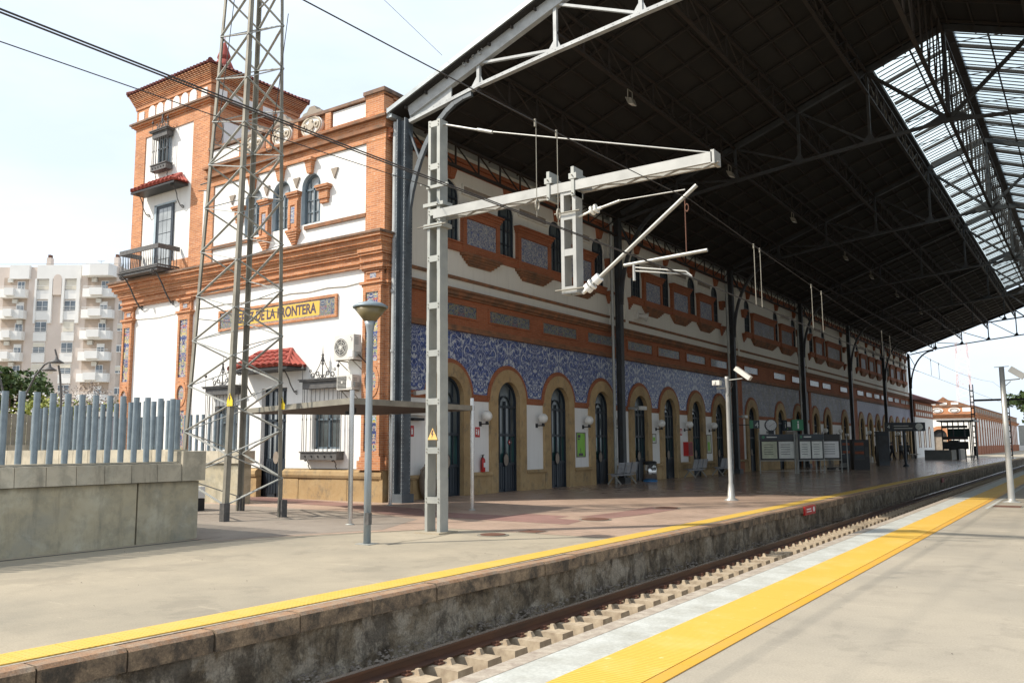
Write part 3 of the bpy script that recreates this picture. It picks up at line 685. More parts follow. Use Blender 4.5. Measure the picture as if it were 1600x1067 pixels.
for i in range(len(UW)-1):
    a, b = UW[i]+.59, UW[i+1]-.59
    if any(a-.3 < yc < b+.3 for yc in (33.7, 48.35, 62.9, 77.3, 91.9)): # ends of the groups only get a short bracket
        for lo, hi in ((a, a+.5), (b-.5, b)):
            m_ = MB(); m_.mbox(F, lo, hi, 9.45, 9.75, 0, .22); m_.mbox(F, lo-.03, hi+.03, 9.68, 9.76, 0, .30); m_.mbox(F, lo+.05, hi-.05, 9.3, 9.45, 0, .15)
            for k in range(5): m_.mbox(F, lo+k*.05, hi-k*.05, 8.20-k*.1, 8.32-k*.1, 0, .24-k*.04)
            part('wall_bracket', m_, M['brick_shed'], B, F((lo+hi)/2, 9, 0))
        continue
    pier(a, b, 'azulejo_grey' if b < 48 else 'azulejo_worn')
m_ = MB(); m_.mbox(F, UW[0]-1.0, UW[0]-.59, 9.35, 9.75, 0, .2); m_.mbox(F, UW[0]-1.05, UW[0]-.57, 9.68, 9.765, .01, .27); part('wall_bracket', m_, M['brick_shed'], B, F(UW[0]-.8, 8, 0))
m_ = MB(); [m_.mbox(F, UW[0]-1.0+k*.07, UW[0]-.59, 8.28-k*.08, 8.36-k*.08, 0, .2-k*.03) for k in range(5)]; part('wall_bracket', m_, M['brick_shed'], B, F(UW[0]-.8, 8, 0))
for y in UW: part('window_sill', MB().mbox(F, y-.584, y+.584, 8.14, 8.40, -.25, .10).mbox(F, y-.582, y+.582, 8.40, 8.46, -.25, .14), M['brick_shed'], B, F(y, 8.3, 0))
for y in UW:
    k = MB(); k.hexa([F(y-.11, 10.55, 0), F(y+.11, 10.55, 0), F(y+.11, 10.55, .14), F(y-.11, 10.55, .14), F(y-.2, 10.98, 0), F(y+.2, 10.98, 0), F(y+.2, 10.98, .24), F(y-.2, 10.98, .24)])
    k.mbox(F, y-.26, y+.26, 10.98, 11.05, 0, .27); part('keystone', k, M['brick_shed'], B, F(y, 10.5, 0))
for i in range(len(UW)-1):
    a, b = UW[i], UW[i+1]; c = (a+b)/2
    if b-a > 4.5 or any(a < yc < b for yc in (33.7, 48.35, 62.9, 77.3, 91.9)): continue
    m_ = MB(); hw = .95
    m_.mbox(F, c-hw-.07, c+hw+.07, 10.18, 10.24, 0, .07); m_.mbox(F, c-hw-.07, c+hw+.07, 10.48, 10.54, 0, .07); m_.mbox(F, c-hw-.07, c-hw, 10.24, 10.48, 0, .07); m_.mbox(F, c+hw, c+hw+.07, 10.24, 10.48, 0, .07)
    o = part('inset_frame', m_, M['white_shed'], B, F(c, 10.3, 0)); part('relief_plaque', MB().mbox(F, c-hw, c+hw, 10.24, 10.48, 0, .035), M['jug'], o, F(c, 10.3, 0))
mb = MB()
for z0, z1, d in ((10.98, 11.05, .08), (11.05, 11.18, .15), (11.18, 11.28, .24), (11.28, 11.36, .17)): mb.mbox(F, 18.52, YEND, z0, z1, -.02, d)
part('eaves_cornice', mb, M['brick_shed'], B)
# white shallow pilasters beside each iron column
for yc in (33.7, 48.35, 62.9, 77.3, 91.9):
    for s in (-.75, .75): part('pilaster_strip', MB().mbox(F, yc+s-.14, yc+s+.14, 6.81, 10.97, 0, .08), M['white_shed'], B, F(yc+s, 6.8, 0))
# ---- corner block at the south end and end wall
XL, XT = -31.05, -26.2
E0 = MB()
arch_strip(E0, E_, -26.9, -17.9, .95, 7.05, [(-22.2, .62, 9), (-24.68, .62, 9), (-19.75, .62, 9)], 0, .3)
part('end_wall', E0, M['white'], B)
E1 = MB(); E1.mbox(E_, -24.68-.62, -24.68+.62, .95, 1.55, -.3, .0); E1.mbox(E_, -19.75-.62, -19.75+.62, .95, 1.55, -.3, .0)
for u in (-24.68, -19.75): E1.mbox(E_, u-.62, u+.62, 3.05, 7.05, -.3, 0)
E1.mbox(E_, -22.82, -21.58, 3.55, 7.05, -.3, 0); part('wall_infill', E1, M['white'], B)
part('tower_base_wall', MB().mbox(E_, -30.45, -27.42, .93, 7.05, -.3, .02), M['white'], B)
WC = [-23.55, -22.1, -20.65]
part('upper_end_wall', arch_strip(MB(), E_, -26.4, -17.9, 8.0, 11.0, [(u, .45, 10.1) for u in WC], .0, .32), M['white'], B)
for u in WC: part('window_recess', MB().mbox(E_, u-.449, u+.449, 8.01, 8.85, -.3, -.002), M['white'], B, E_(u, 8, 0))
for u in WC:
    part('window_reveal', MB().surround(E_, u, 8.86, 10.1, .43, .452, -.31, .006, 16), M['reveal'], B, E_(u, 9, 0))
    upper_window(E_, u, 8.86, 10.1, .43, .2, 'glass_grey', B, 'window_frame')
    k = MB(); k.hexa([E_(u-.09, 10.52, 0), E_(u+.09, 10.52, 0), E_(u+.09, 10.52, .13), E_(u-.09, 10.52, .13), E_(u-.17, 11.0, 0), E_(u+.17, 11.0, 0), E_(u+.17, 11.0, .2), E_(u-.17, 11.0, .2)])
    k.mbox(E_, u-.22, u+.22, 10.93, 11.02, 0, .25); part('keystone', k, M['brick'], B, E_(u, 10.6, 0))
for u in (-24.25, -22.83, -21.38, -19.95):
    full = u in (-22.83, -21.38); m_ = MB()
    if full:
        m_.mbox(E_, u-.24, u+.24, 8.72, 9.85, 0, .12); m_.mbox(E_, u-.22, u-.11, 8.8, 9.55, .11, .15)
        m_.mbox(E_, u+.11, u+.22, 8.8, 9.55, .11, .15); m_.mbox(E_, u-.22, u+.22, 9.55, 9.7, .11, .15)
        for k in range(7): m_.mbox(E_, u-.29+k*.038, u+.29-k*.038, 8.64-k*.08, 8.72-k*.08, 0, .20-k*.025)
        part('tile_inset', MB().mbox(E_, u-.09, u+.09, 8.95, 9.5, .12, .132), M['azulejo_grey'], B, E_(u, 9, 0))
    else:
        s = 1 if u > -22 else -1; u += s*-.02
        m_.mbox(E_, u-.20, u+.20, 9.55, 9.85, 0, .12); m_.mbox(E_, u-.17, u+.17, 9.42, 9.55, 0, .09)
    m_.mbox(E_, u-.27, u+.27, 9.85, 9.92, 0, .18); m_.mbox(E_, u-.30, u+.30, 9.92, 10.0, 0, .22)
    part('window_pier' if full else 'wall_bracket', m_, M['brick'], B, E_(u, 9, 0))
for u in (-19.55, -21.35, -22.85, -24.7):
    part('plaster_diamond', MB().prism(E_, [(u-.16, 10.5), (u+.16, 10.5), (u, 10.15)], 0, .05), M['jug'], B, E_(u, 10.4, 0))
# plinth and pilasters of the end wall
lo = -31.2
def plinth_run(a, b):
    n = max(1, round((b-a)/.72))
    for k in range(n):
        a0, b0 = a+(b-a)*k/n+.005, a+(b-a)*(k+1)/n-.005; j = random.uniform(-.012, .012)
        part('plinth_stone', MB().mbox(E_, a0, b0, 0, .66, -.1, .10+j), M['sandstone'], B, E_((a0+b0)/2, .3, 0))
    part('plinth_ledge', MB().prism(lambda u, v, d: E_(d, v, u), [(-.1, .67), (.14, .67), (.17, .75), (.15, .86), (.05, .93), (-.1, .93)], a, b), M['sandstone'], B, E_((a+b)/2, .8, 0))
plinth_run(-31.2, -22.85); plinth_run(-21.55, -17.25)
part('plinth_return', MB().box(-17.35, -17.22, 18.38, 19.3, 0, .92), M['sandstone'], B)
def pilaster(u0, u1, Mf=E_, tile='poly_tile'):
    c = (u0+u1)/2; m_ = MB(); hw = (u1-u0)/2+.04; rt_ = Mf(c, 0, 0)
    m_.mbox(Mf, u0, u1, 1.3, 7.05, -.2, .10)
    for z0, z1, e in ((.93, 1.2, .10), (1.2, 1.32, .05), (6.42, 6.50, .05), (6.50, 6.58, .10), (6.92, 6.98, .05), (6.98, 7.05, .10)): m_.mbox(Mf, u0-e, u1+e, z0, z1, -.2, .10+e)
    iw = hw-.16
    for a, b in ((u0, c-iw), (c+iw, u1)): m_.mbox(Mf, a+.003, b-.003, 1.32, 6.42, .10, .15)
    for z0, z1 in ((1.32, 1.48), (2.95, 3.15), (3.95, 4.15), (6.25, 6.42)): m_.mbox(Mf, c-iw, c+iw, z0, z1, .10, .15)
    m_.ring(Mf, c, 3.55, iw-.02, iw+.09, .10, .17, 0, 2*pi, 20, 1.5)
    m_.mbox(Mf, u0+.1, u1-.1, 6.64, 6.68, .10, .13); m_.mbox(Mf, u0+.1, u1-.1, 6.84, 6.88, .10, .13)
    o = part('pilaster', m_, M['brick'], B, rt_)
    for z0, z1 in ((1.48, 2.95), (4.15, 6.25)): part('tile_panel', MB().mbox(Mf, c-iw, c+iw, z0, z1, .10, .112), M[tile], o, rt_)
    part('tile_medallion', MB().disc(Mf, c, 3.55, iw-.02, (iw-.02)*1.5, .10, .118), M[tile], o, rt_)
    part('tile_inset', MB().mbox(Mf, c-.12, c+.12, 6.68, 6.84, .10, .112), M['azulejo_grey'], o, rt_)
pilaster(-18.10, -17.35); pilaster(-27.45, -26.75); pilaster(-31.05, -30.42)
pilaster(18.55, 19.25, F)
part('tower_shaft_lower', MB().mbox(E_, XL+.02, -26.3, 0, 7.04, -3.9, -.02), M['white'], B)
# main cornice around block and tower (profile of several mouldings)
mb, m2 = MB(), MB()
prof = [(7.05, 7.16, .12), (7.16, 7.24, .18), (7.24, 7.38, .14), (7.38, 7.46, .22), (7.46, 7.62, .26), (7.62, 7.70, .36), (7.70, 7.86, .42), (7.86, 7.96, .52)]
for z0, z1, d in prof: mb.box(XL-d, -17.35+d*.55, 18.5-d, 19.35, z0, z1)
m2.box(XL-.56, -17.35+.33, 18.5-.57, 19.35, 7.96, 8.03)
for z0, z1, d in prof: mb.box(XL-d, XL+.1, 19.35, 22.4, z0, z1)
part('main_cornice', mb, M['brick'], B); part('cornice_top', m2, M['coping_brick'], B)
mb = MB()
for z0, z1, d in prof[:5]: mb.box(-18.2, -17.35+d*.55+.03, 18.5-d-.06, 19.3, z0, z1)
part('cornice_break', mb, M['brick'], B)
# brick quoins of the upper storey, string course, entablature, parapet
part('brick_quoin', MB().mbox(E_, -18.13, -17.325, 8.03, 11.05, -.9, .05), M['brick'], B); part('brick_quoin', MB().mbox(E_, -26.19, -25.75, 8.03, 11.05, -.2, .05), M['brick'], B)
part('string_course', MB().mbox(E_, -20.9, -18.13, 8.66, 8.78, 0, .07).mbox(E_, -25.75, -23.3, 8.66, 8.78, 0, .07), M['trim'], B)
mb, m2 = MB(), MB()
for z0, z1, d in ((11.02, 11.12, .06), (11.12, 11.34, .03), (11.44, 11.66, .10), (11.74, 11.8, .16)): mb.box(-26.2, -17.35+d*.7, 18.5-d, 19.6, z0, z1)
for z0, z1, d in ((11.34, 11.44, .16), (11.66, 11.74, .24)): m2.box(-26.2, -17.35+d*.7, 18.5-d, 19.6, z0, z1)
part('entablature', mb, M['brick'], B); part('entablature_moulding', m2, M['trim'], B)
mb, m2 = MB(), MB()
mb.mbox(E_, -26.1, -17.45, 11.8, 12.42, -.30, -.04)
for a, b in ((-18.16, -17.38), (-19.98, -19.72), (-21.5, -21.28), (-22.92, -22.7), (-24.35, -24.1)): mb.mbox(E_, a, b, 11.8, 12.46, -.34, .08)
mb.mbox(E_, -18.16, -17.38, 12.42, 12.52, -.9, .09); mb.mbox(E_, -18.10, -17.45, 11.8, 12.5, -.9, .03)
m2.mbox(E_, -26.1, -18.16, 12.42, 12.52, -.36, .10); m2.mbox(E_, -18.2, -17.30, 12.52, 12.64, -.95, .16)
mb.box(-17.65, -17.4, 18.6, 21, 11.8, 12.3); m2.box(-17.7, -17.36, 19.4, 21, 12.3, 12.38)
part('parapet', mb, M['brick'], B); part('parapet_coping', m2, M['coping_brick'], B)
part('parapet_panel', MB().mbox(E_, -19.68, -18.2, 11.9, 12.38, -.04, .02).mbox(E_, -26.0, -24.4, 11.9, 12.38, -.04, .02), M['white'], B)
part('parapet_finial', MB().lathe([(.17, 0), (.19, .06), (.14, .14), (.05, .2)], (-17.8, 18.7, 12.63), 12), M['jug'], B)
for u in WC:
    m_ = MB(); m_.disc(E_, u, 12.13, .50, .35, -.04, .06, 24); rl_ = MB(); rl_.ring(E_, u, 12.13, .40, .47, .06, .10, 0, 2*pi, 22, .7); rl_.disc(E_, u, 12.12, .15, .13, .06, .12, 12); rl_.disc(E_, u, 12.3, .09, .06, .06, .11, 8); rl_.disc(E_, u, 11.95, .12, .05, .06, .11, 8)
    for s in (-1, 1): rl_.ring(E_, u+s*.27, 12.14, .05, .11, .06, .12, 0, 2*pi, 12)
    o = part('medallion', m_, M['white'], B, E_(u, 12, 0)); part('relief', rl_, simple('worn plaster relief', (.50, .44, .35), .9, .4, 6, col2=(.33, .28, .22)), o, E_(u, 12, 0))
    m_ = MB(); m_.prism(E_, [(u-.52, 12.5), (u+.52, 12.5), (u+.40, 12.64), (u+.24, 12.66), (u+.12, 12.82), (u-.12, 12.82), (u-.24, 12.66), (u-.40, 12.64)], -.2, .06)
    part('scroll_crest', m_, M['jug'], o, E_(u, 12, 0))
# roof of the block
part('flat_roof', MB().box(-31, -17.36, 18.9, YEND, 11.95, 12.05), M['tile_dark'], B)
# name sign on the end wall
s_ = MB(); a, b, z0, z1 = -25.2, -19.3, 5.65, 6.38
for q in ((a, b, z0, z0+.09), (a, b, z1-.09, z1), (a, a+.09, z0+.09, z1-.09), (b-.09, b, z0+.09, z1-.09)): s_.mbox(E_, q[0], q[1], q[2], q[3], 0, .07)
sg = part('name_board', s_, M['brick'], B, E_(-22.2, 6, 0))
part('sign_field', MB().mbox(E_, a+.80, b-.80, z0+.13, z1-.13, 0, .04), M['sign_yellow'], sg, E_(-22.2, 6, 0))
part('sign_border', MB().mbox(E_, a+.09, b-.09, z0+.09, z1-.09, 0, .032), M['azulejo_grey'], sg, E_(-22.2, 6, 0))
part('sign_end_tile', MB().mbox(E_, a+.12, a+.78, z0+.12, z1-.12, 0, .038).mbox(E_, b-.78, b-.12, z0+.12, z1-.12, 0, .038), M['plaque_tile'], sg, E_(-22.2, 6, 0))
text_obj('lettering', 'JEREZ DE LA FRONTERA', .46, M['ink'], sg, E_, -22.25, 6.01, .042, .004, sx=.80, font_off=.012)
# ---- tower
part('tower_shaft', MB().box(-30.96, -26.24, 18.54, 22.66, 8.03, 14.3), M['white'], B)
mb = MB()
for a, b, c, d in ((-31.0, -30.32, 18.5, 19.1), (-27.2, -26.2, 18.502, 19.05), (-31.0, -30.4, 22.1, 22.7), (-26.8, -26.2, 22.15, 22.7)): mb.box(a, b, c, d, 8.03, 14.3)
mb.box(-31.004, -26.196, 18.496, 22.704, 13.86, 14.322); mb.box(-31.0, -26.2, 18.5, 22.7, 14.55, 15.10); mb.box(-30.4, -27.2, 18.49, 18.55, 8.03, 8.6)
mb.box(-26.26, -26.203, 19.05, 22.15, 8.03, 12.75)
part('tower_brickwork', mb, M['brick'], B)
mb, m2 = MB(), MB()
for z0, z1, d in ((14.32, 14.38, .06), (14.38, 14.46, .14)): mb.box(-31-d, -26.2+d, 18.5-d, 22.7+d, z0, z1)
m2.box(-31.2, -26.0, 18.3, 22.9, 14.46, 14.53); mb.box(-31.06, -26.14, 18.44, 22.76, 14.53, 14.58)
part('tower_belt', mb, M['brick'], B); part('tower_belt_top', m2, M['coping_brick'], B)
for i, u in enumerate([-30.63]+[-29.93+.533*k for k in range(0, 6)]+[-26.57]):
    sq = i in (0, 7); hw = .17 if sq else .215; m_ = MB()
    if sq: m_.mbox(E_, u-hw, u+hw, 14.66, 14.98, .0, .03)
    else: m_.prism(E_, [(u-hw, 14.64), (u+hw, 14.64), (u+hw, 14.88)]+[(u+hw*math.cos(a), 14.88+hw*math.sin(a)) for a in [pi*k/8 for k in range(1, 8)]]+[(u-hw, 14.88)], 0, .03)
    part('frieze_niche', m_, M['white'], B, E_(u, 14.7, 0))
for k in range(5):
    u = 18.95+k*.72; part('frieze_niche', MB().mbox(TS, u-.24, u+.24, 14.66, 14.98, 0, .03), M['white'], B, TS(u, 14.7, 0))
mb = MB()
mb.box(-31.04, -26.16, 18.46, 22.74, 15.11, 15.2)
for k in range(9):
    e = .05+k*.027; z = 15.2+k*.06; mb.box(-31-e, -26.2+e, 18.5-e, 22.7+e, z, z+.042); e2 = e-.03; mb.box(-31-e2, -26.2+e2, 18.5-e2, 22.7+e2, z+.042, z+.06)
part('tower_eaves', mb, M['brick'], B)
e = .30; x0, x1, y0, y1 = -31-e, -26.2+e, 18.5-e, 22.7+e; cx, cy = (x0+x1)/2, (y0+y1)/2; zb, za = 15.76, 16.75
part('tower_roof', MB().add([(x0, y0, zb), (x1, y0, zb), (x1, y1, zb), (x0, y1, zb), (cx, cy, za)], [(0, 1, 4), (1, 2, 4), (2, 3, 4), (3, 0, 4), (3, 2, 1, 0)]), M['tile_dark'], B)
mb = MB()
def tile_rows(mb, a, b, apex, n, r):
    a, b, apex = Vector(a), Vector(b), Vector(apex)
    mid = (a+b)/2
    for k in range(n):
        t_ = (k+.5)/n; p = a.lerp(b, t_); f = 1-abs(2*t_-1); q = p+(apex-mid)*f*.97
        d = (p-q).normalized() if (p-q).length > .05 else (mid-apex).normalized()
        mb.tube([p+d*.07+Vector((0, 0, .02)), q+Vector((0, 0, .02))], r, 6)
for a, b in (((x0, y0, zb), (x1, y0, zb)), ((x1, y0, zb), (x1, y1, zb)), ((x0, y0, zb), (x0, y1, zb)), ((x0, y1, zb), (x1, y1, zb))): tile_rows(mb, a, b, (cx, cy, za), 27, .055)
for a in ((x0, y0, zb), (x1, y0, zb), (x1, y1, zb), (x0, y1, zb)): mb.tube([Vector(a)+Vector((0, 0, .05)), (cx, cy, za+.05)], .09, 8)
part('roof_tiles', mb, M['tile_dark'], B, kind='stuff')
part('roof_finial', MB().lathe([(.30, 0), (.36, .25), (.38, .45), (.27, .70), (.15, .76), (.28, .82), (.26, .92), (.07, 1.45), (.02, 1.52), (.012, 1.75)], (cx+.22, cy, za-.12), 20), M['tile_red'], B)
# tower side panel
part('tower_panel', MB().mbox(TS, 19.1, 21.7, 12.78, 13.8, 0, .03), M['white'], B)
# tower door, balcony, canopy, grilled window
tdr = MB(); tdr.mbox(E_, -29.28, -28.22, 8.03, 10.85, -.02, .02); td = part('balcony_door', tdr, M['door'], B, E_(-28.75, 8, 0))
g = MB()
for k in range(3):
    for j in range(5): g.mbox(E_, -29.10+k*.26, -29.10+k*.26+.24, 8.25+j*.5, 8.25+j*.5+.47, .02, .028)
part('glass_pane', g, M['glass_grey'], td, E_(-28.75, 8, 0))
part('door_reveal', MB().mbox(E_, -29.42, -29.28, 8.03, 10.9, 0, .05).mbox(E_, -29.42, -28.1, 10.86, 10.92, 0, .05), M['reveal'], td, E_(-28.75, 8, 0))
bx0, bx1, by = -30.22, -27.72, 17.6
bal = part('balcony', MB().box(bx0, bx1, by, 18.5, 8.06, 8.16).box(bx0-.05, bx1+.05, by-.05, 18.5, 8.16, 8.20), M['wrought'], B, (-28.9, 17.6, 8))
m_ = MB()
for k in range(22): x = bx0+.03+(bx1-bx0-.06)*k/21; m_.tube([(x, by+.03, 8.2), (x, by+.03, 8.5), (x, by+.03, 8.62), (x, by+.03, 8.9)], [.009, .017, .009, .009], 5)
for x in (bx0+.03, bx1-.03):
    for k in range(1, 8): y = by+.03+(18.5-by-.03)*k/8; m_.tube([(x, y, 8.2), (x, y, 8.5), (x, y, 8.62), (x, y, 8.9)], [.009, .017, .009, .009], 5)
part('baluster', m_, M['wrought'], bal, (-28.9, 17.6, 8))
m_ = MB().box(bx0, bx1, by, by+.05, 8.88, 9.05).box(bx0, bx0+.05, by+.05, 18.5, 8.88, 9.05).box(bx1-.05, bx1, by+.05, 18.5, 8.88, 9.05).box(bx0, bx1, by, by+.05, 8.24, 8.30).box(bx0, bx0+.05, by+.05, 18.5, 8.24, 8.30).box(bx1-.05, bx1, by+.05, 18.5, 8.24, 8.30)
part('handrail', m_, M['wrought'], bal, (-28.9, 17.6, 8))
def scroll(m_, Mf, u, v0, d0, v1, d1, r=.02, curl=.12):
    """S-shaped iron bracket from (v0,d0) on the wall to (v1,d1)"""
    pts = []
    for k in range(15):
        t_ = k/14; pts.append(Mf(u, v0+(v1-v0)*t_+math.sin(t_*2*pi)*.05, d0+(d1-d0)*t_+math.sin(t_*2*pi)*.05))
    m_.tube(pts, r, 6)
    for (v, d, s) in ((v0, d0, 1), (v1, d1, -1)):
        q = []
        for k in range(14):
            a = k/13*1.6*2*pi; rr = curl*(1-k/16); q.append(Mf(u, v+s*rr*math.sin(a)*.9, d+curl*s*-1+s*rr*math.cos(a)))
        m_.tube(q, r*.8, 5)
m_ = MB(); scroll(m_, E_, -29.95, 6.95, .12, 8.02, .80, .03, .12); scroll(m_, E_, -27.95, 6.95, .12, 8.02, .80, .03, .12)
part('scroll_bracket', m_, M['wrought'], bal, (-28.9, 17.6, 8))
def tiled_canopy(cx_, zw, ze, hw_w, hw_e, out_, mat_, parent, rows=9, ns=14):
    A, Bq, C_, D_ = E_(cx_-hw_w, zw, .02), E_(cx_+hw_w, zw, .02), E_(cx_+hw_e, ze, out_), E_(cx_-hw_e, ze, out_)
    L, R_ = E_(cx_-hw_e, ze, .02), E_(cx_+hw_e, ze, .02)
    base = part('canopy_board', MB().add([A, Bq, C_, D_, L, R_], [(0, 1, 2, 3), (0, 3, 4), (1, 5, 2), (4, 3, 2, 5)]).box(cx_-hw_e, cx_+hw_e, 18.5-out_, 18.48, ze-.07, ze-.005), M['black'], parent, E_(cx_, zw, 0))
    def half_tile(p, q, r, up_):
        p, q = Vector(p), Vector(q); d = (q-p).normalized(); a_ = d.cross(up_).normalized(); b_ = a_.cross(d).normalized(); m2 = MB(); vs = []
        for (c, rr) in ((p, r*1.12), (q, r*.9)):
            for k in range(6): t_ = pi*k/5; vs.append(c+a_*rr*math.cos(t_)+b_*rr*math.sin(t_))
        m2.add(vs, [(k, k+1, 7+k, 6+k) for k in range(5)]+[(0, 1, 2, 3, 4, 5)], True); return m2
    nu = Vector((0, -(zw-ze), out_)).normalized(); 
    A, Bq, C_, D_, L, R_ = map(Vector, (A, Bq, C_, D_, L, R_))
    for k in range(ns):
        t_ = (k+.5)/ns; x = D_.x+(C_.x-D_.x)*t_; bot = Vector((x, D_.y, ze))
        # length clipped by hips
        f = min(1, min(x-D_.x, C_.x-x)/(hw_e-hw_w)) if hw_e > hw_w else 1
        top = bot+(Vector((x, A.y, zw))-bot)*max(.12, f); n = max(1, round(rows*f*.45))
        for j in range(n):
            p = bot.lerp(top, j/n); q = bot.lerp(top, min(1, (j+1.15)/n)); h = Vector((0, 0, .02))
            part('roof_tile', half_tile(p+h*1.5, q+h*.6, (C_.x-D_.x)/ns*.46, Vector((0, 0, 1))), mat_, base, p)
    for s, (W, Ew, Cn) in ((-1, (A, L, D_)), (1, (Bq, R_, C_))):
        for k in range(4):
            t_ = (k+.5)/4; bot = Ew.lerp(Cn, t_); top = bot.lerp(W+(Cn-Ew)*0, 1) if False else bot+(Vector((W.x, bot.y, 0))-Vector((bot.x, bot.y, 0)))*(1-t_)*.95+Vector((0, 0, (zw-ze)*(1-t_)*.95))
            part('roof_tile', half_tile(bot+Vector((0, 0, .03)), top+Vector((0, 0, .03)), out_/8, Vector((0, 0, 1))), mat_, base, bot)
        part('hip_tile', MB().tube([Cn+Vector((0, 0, .06)), W+Vector((0, 0, .06))], .06, 8), mat_, base, Cn)
    part('ridge_tile', MB().tube([A+Vector((0, -.03, .05)), Bq+Vector((0, -.03, .05))], .06, 8), mat_, base, A)
    return base
c1 = tiled_canopy(-28.75, 11.85, 11.42, .95, 1.40, .62, M['tile_red'], B, 6, 11)
m_ = MB(); scroll(m_, E_, -29.85, 10.6, .10, 11.33, .45, .018, .08); scroll(m_, E_, -27.65, 10.6, .10, 11.33, .45, .018, .08); part('scroll_bracket', m_, M['wrought'], c1, E_(-28.75, 11, 0))
c2 = tiled_canopy(-22.15, 4.72, 4.12, .78, 1.45, .80, M['tile_red'], B, 9, 10)
m_ = MB(); scroll(m_, E_, -23.2, 3.35, .10, 4.05, .55, .02, .09); scroll(m_, E_, -21.1, 3.35, .10, 4.05, .55, .02, .09); part('scroll_bracket', m_, M['wrought'], c2, E_(-22.15, 4, 0))
def rect_window(u, z0, z1, hw, parent, glass='glass_dark'):
    f = MB()
    for a, b, c, d in ((u-hw, u-hw+.06, z0, z1), (u+hw-.06, u+hw, z0, z1), (u-hw, u+hw, z0, z0+.06), (u-hw, u+hw, z1-.06, z1), (u-.03, u+.03, z0, z1), (u-hw, u+hw, z0+(z1-z0)*.6, z0+(z1-z0)*.6+.05)): f.mbox(E_, a, b, c, d, -.22, -.15)
    r = part('window', f, M['window_frame'], parent, E_(u, z0, 0)); part('glass_pane', MB().mbox(E_, u-hw, u+hw, z0, z1, -.25, -.22), M[glass], r, E_(u, z0, 0)); return r
def grille(u, z0, z1, hw, out_, top_h, crest_h, parent, nb=9):
    r0 = E_(u, z0, 0); m_ = MB()
    m_.mbox(E_, u-hw, u+hw, z0, z0+.22, 0, out_); m_.mbox(E_, u-hw-.03, u+hw+.03, z0+.22, z0+.26, 0, out_+.03)
    m_.mbox(E_, u-hw+.02, u+hw-.02, z1-.30, z1-.08, 0, out_-.01); m_.mbox(E_, u-hw-.06, u+hw+.06, z1-.08, z1-.03, 0, out_+.06); m_.mbox(E_, u-hw-.09, u+hw+.09, z1-.03, z1, 0, out_+.09)
    g = part('window_grille', m_, M['wrought'], parent, r0); m_ = MB()
    for k in range(nb): x = u-hw+.03+(2*hw-.06)*k/(nb-1); m_.tube([E_(x, z0+.2, out_-.03), E_(x, (z0+z1)/2-.05, out_-.03), E_(x, (z0+z1)/2, out_-.03), E_(x, (z0+z1)/2+.05, out_-.03), E_(x, z1-.28, out_-.03)], [.011, .011, .022, .011, .011], 5)
    for s in (-1, 1):
        for d in (.1, .2): m_.tube([E_(u+s*(hw-.03), z0+.2, d), E_(u+s*(hw-.03), z1-.28, d)], .011, 5)
    part('grille_bar', m_, M['wrought'], g, r0); m_ = MB()
    if crest_h:
        m_.tube([E_(u, z1, out_*.6), E_(u, z1+crest_h*.5, out_*.6), E_(u, z1+crest_h*.6, out_*.6), E_(u, z1+crest_h*.7, out_*.6), E_(u, z1+crest_h, out_*.6)], [.02, .015, .045, .02, .004], 6)
        for k in range(4): m_.ring(E_, u, z1+crest_h*.45+k*.09, .02, .045, out_*.6-.02, out_*.6+.02, n=8)
        for s in (-1, 1):
            q = [E_(u+s*(.06+.42*(k/12)), z1+crest_h*.55*(1-(k/12)**.7)+.03, out_*.6) for k in range(13)]; m_.tube(q, .014, 5)
            m_.ring(E_, u+s*(hw*.55), z1+.12, .06, .085, out_*.6-.012, out_*.6+.012, n=14); m_.ring(E_, u+s*(hw*.28), z1+.17, .05, .075, out_*.6-.012, out_*.6+.012, n=14); m_.ring(E_, u+s*(hw*.68), z1+.27, .03, .05, out_*.6-.01, out_*.6+.01, n=10)
            m_.ring(E_, u+s*.09, z1+.08, .04, .06, out_*.6-.01, out_*.6+.01, n=10)
            m_.tube([E_(u+s*(hw-.01), z1, out_-.02), E_(u+s*(hw-.01), z1+.36, out_-.02)], .010, 5); m_.lathe([(.01, .3), (.05, .34), (.045, .38), (.012, .42), (.004, .52)], E_(u+s*(hw-.01), z1, out_-.02), 8)
        part('crest', m_, M['wrought'], g, r0)
    m_ = MB(); scroll(m_, E_, u-hw*.75, z0-.32, .04, z0, out_*.7, .014, .05); scroll(m_, E_, u+hw*.75, z0-.32, .04, z0, out_*.7, .014, .05); part('scroll_bracket', m_, M['wrought'], g, r0)
    if nb > 6: part('rosette', (lambda q: [q.disc(E_, u+k*hw*.36, z0+.11, .03, .03, out_, out_+.02, 8) for k in (-2, -1, 0, 1, 2)] and q)(MB()), M['black'], g, r0)
for u in (-24.68, -19.75):
    rect_window(u, 1.55, 3.05, .60, B); grille(u, 1.22, 3.72, .80, .30, .3, 1.05, B)
rect_window(-28.95, 12.45, 13.5, .28, B).location.y -= .26
part('window_backing', MB().mbox(E_, -29.3, -28.6, 12.4, 13.55, -.02, .03), M['reveal'], B)
grille(-28.95, 12.20, 13.82, .50, .28, .2, .72, B, 8)
dr = MB()
for a, b, c, d in ((-22.82, -22.72, 0, 3.55), (-21.68, -21.58, 0, 3.55), (-22.82, -21.58, 3.45, 3.55), (-22.82, -21.58, 2.45, 2.53), (-22.24, -22.16, 0, 3.5), (-22.75, -21.65, 0, 1.25)): dr.mbox(E_, a, b, c, d, -.24, -.16)
for k in range(8): dr.mbox(E_, -22.70+k*.135, -22.70+k*.135+.10, .12, 1.15, -.16, -.145)
for x in (-22.48, -21.92): dr.mbox(E_, x-.015, x+.015, 1.25, 3.45, -.24, -.17)
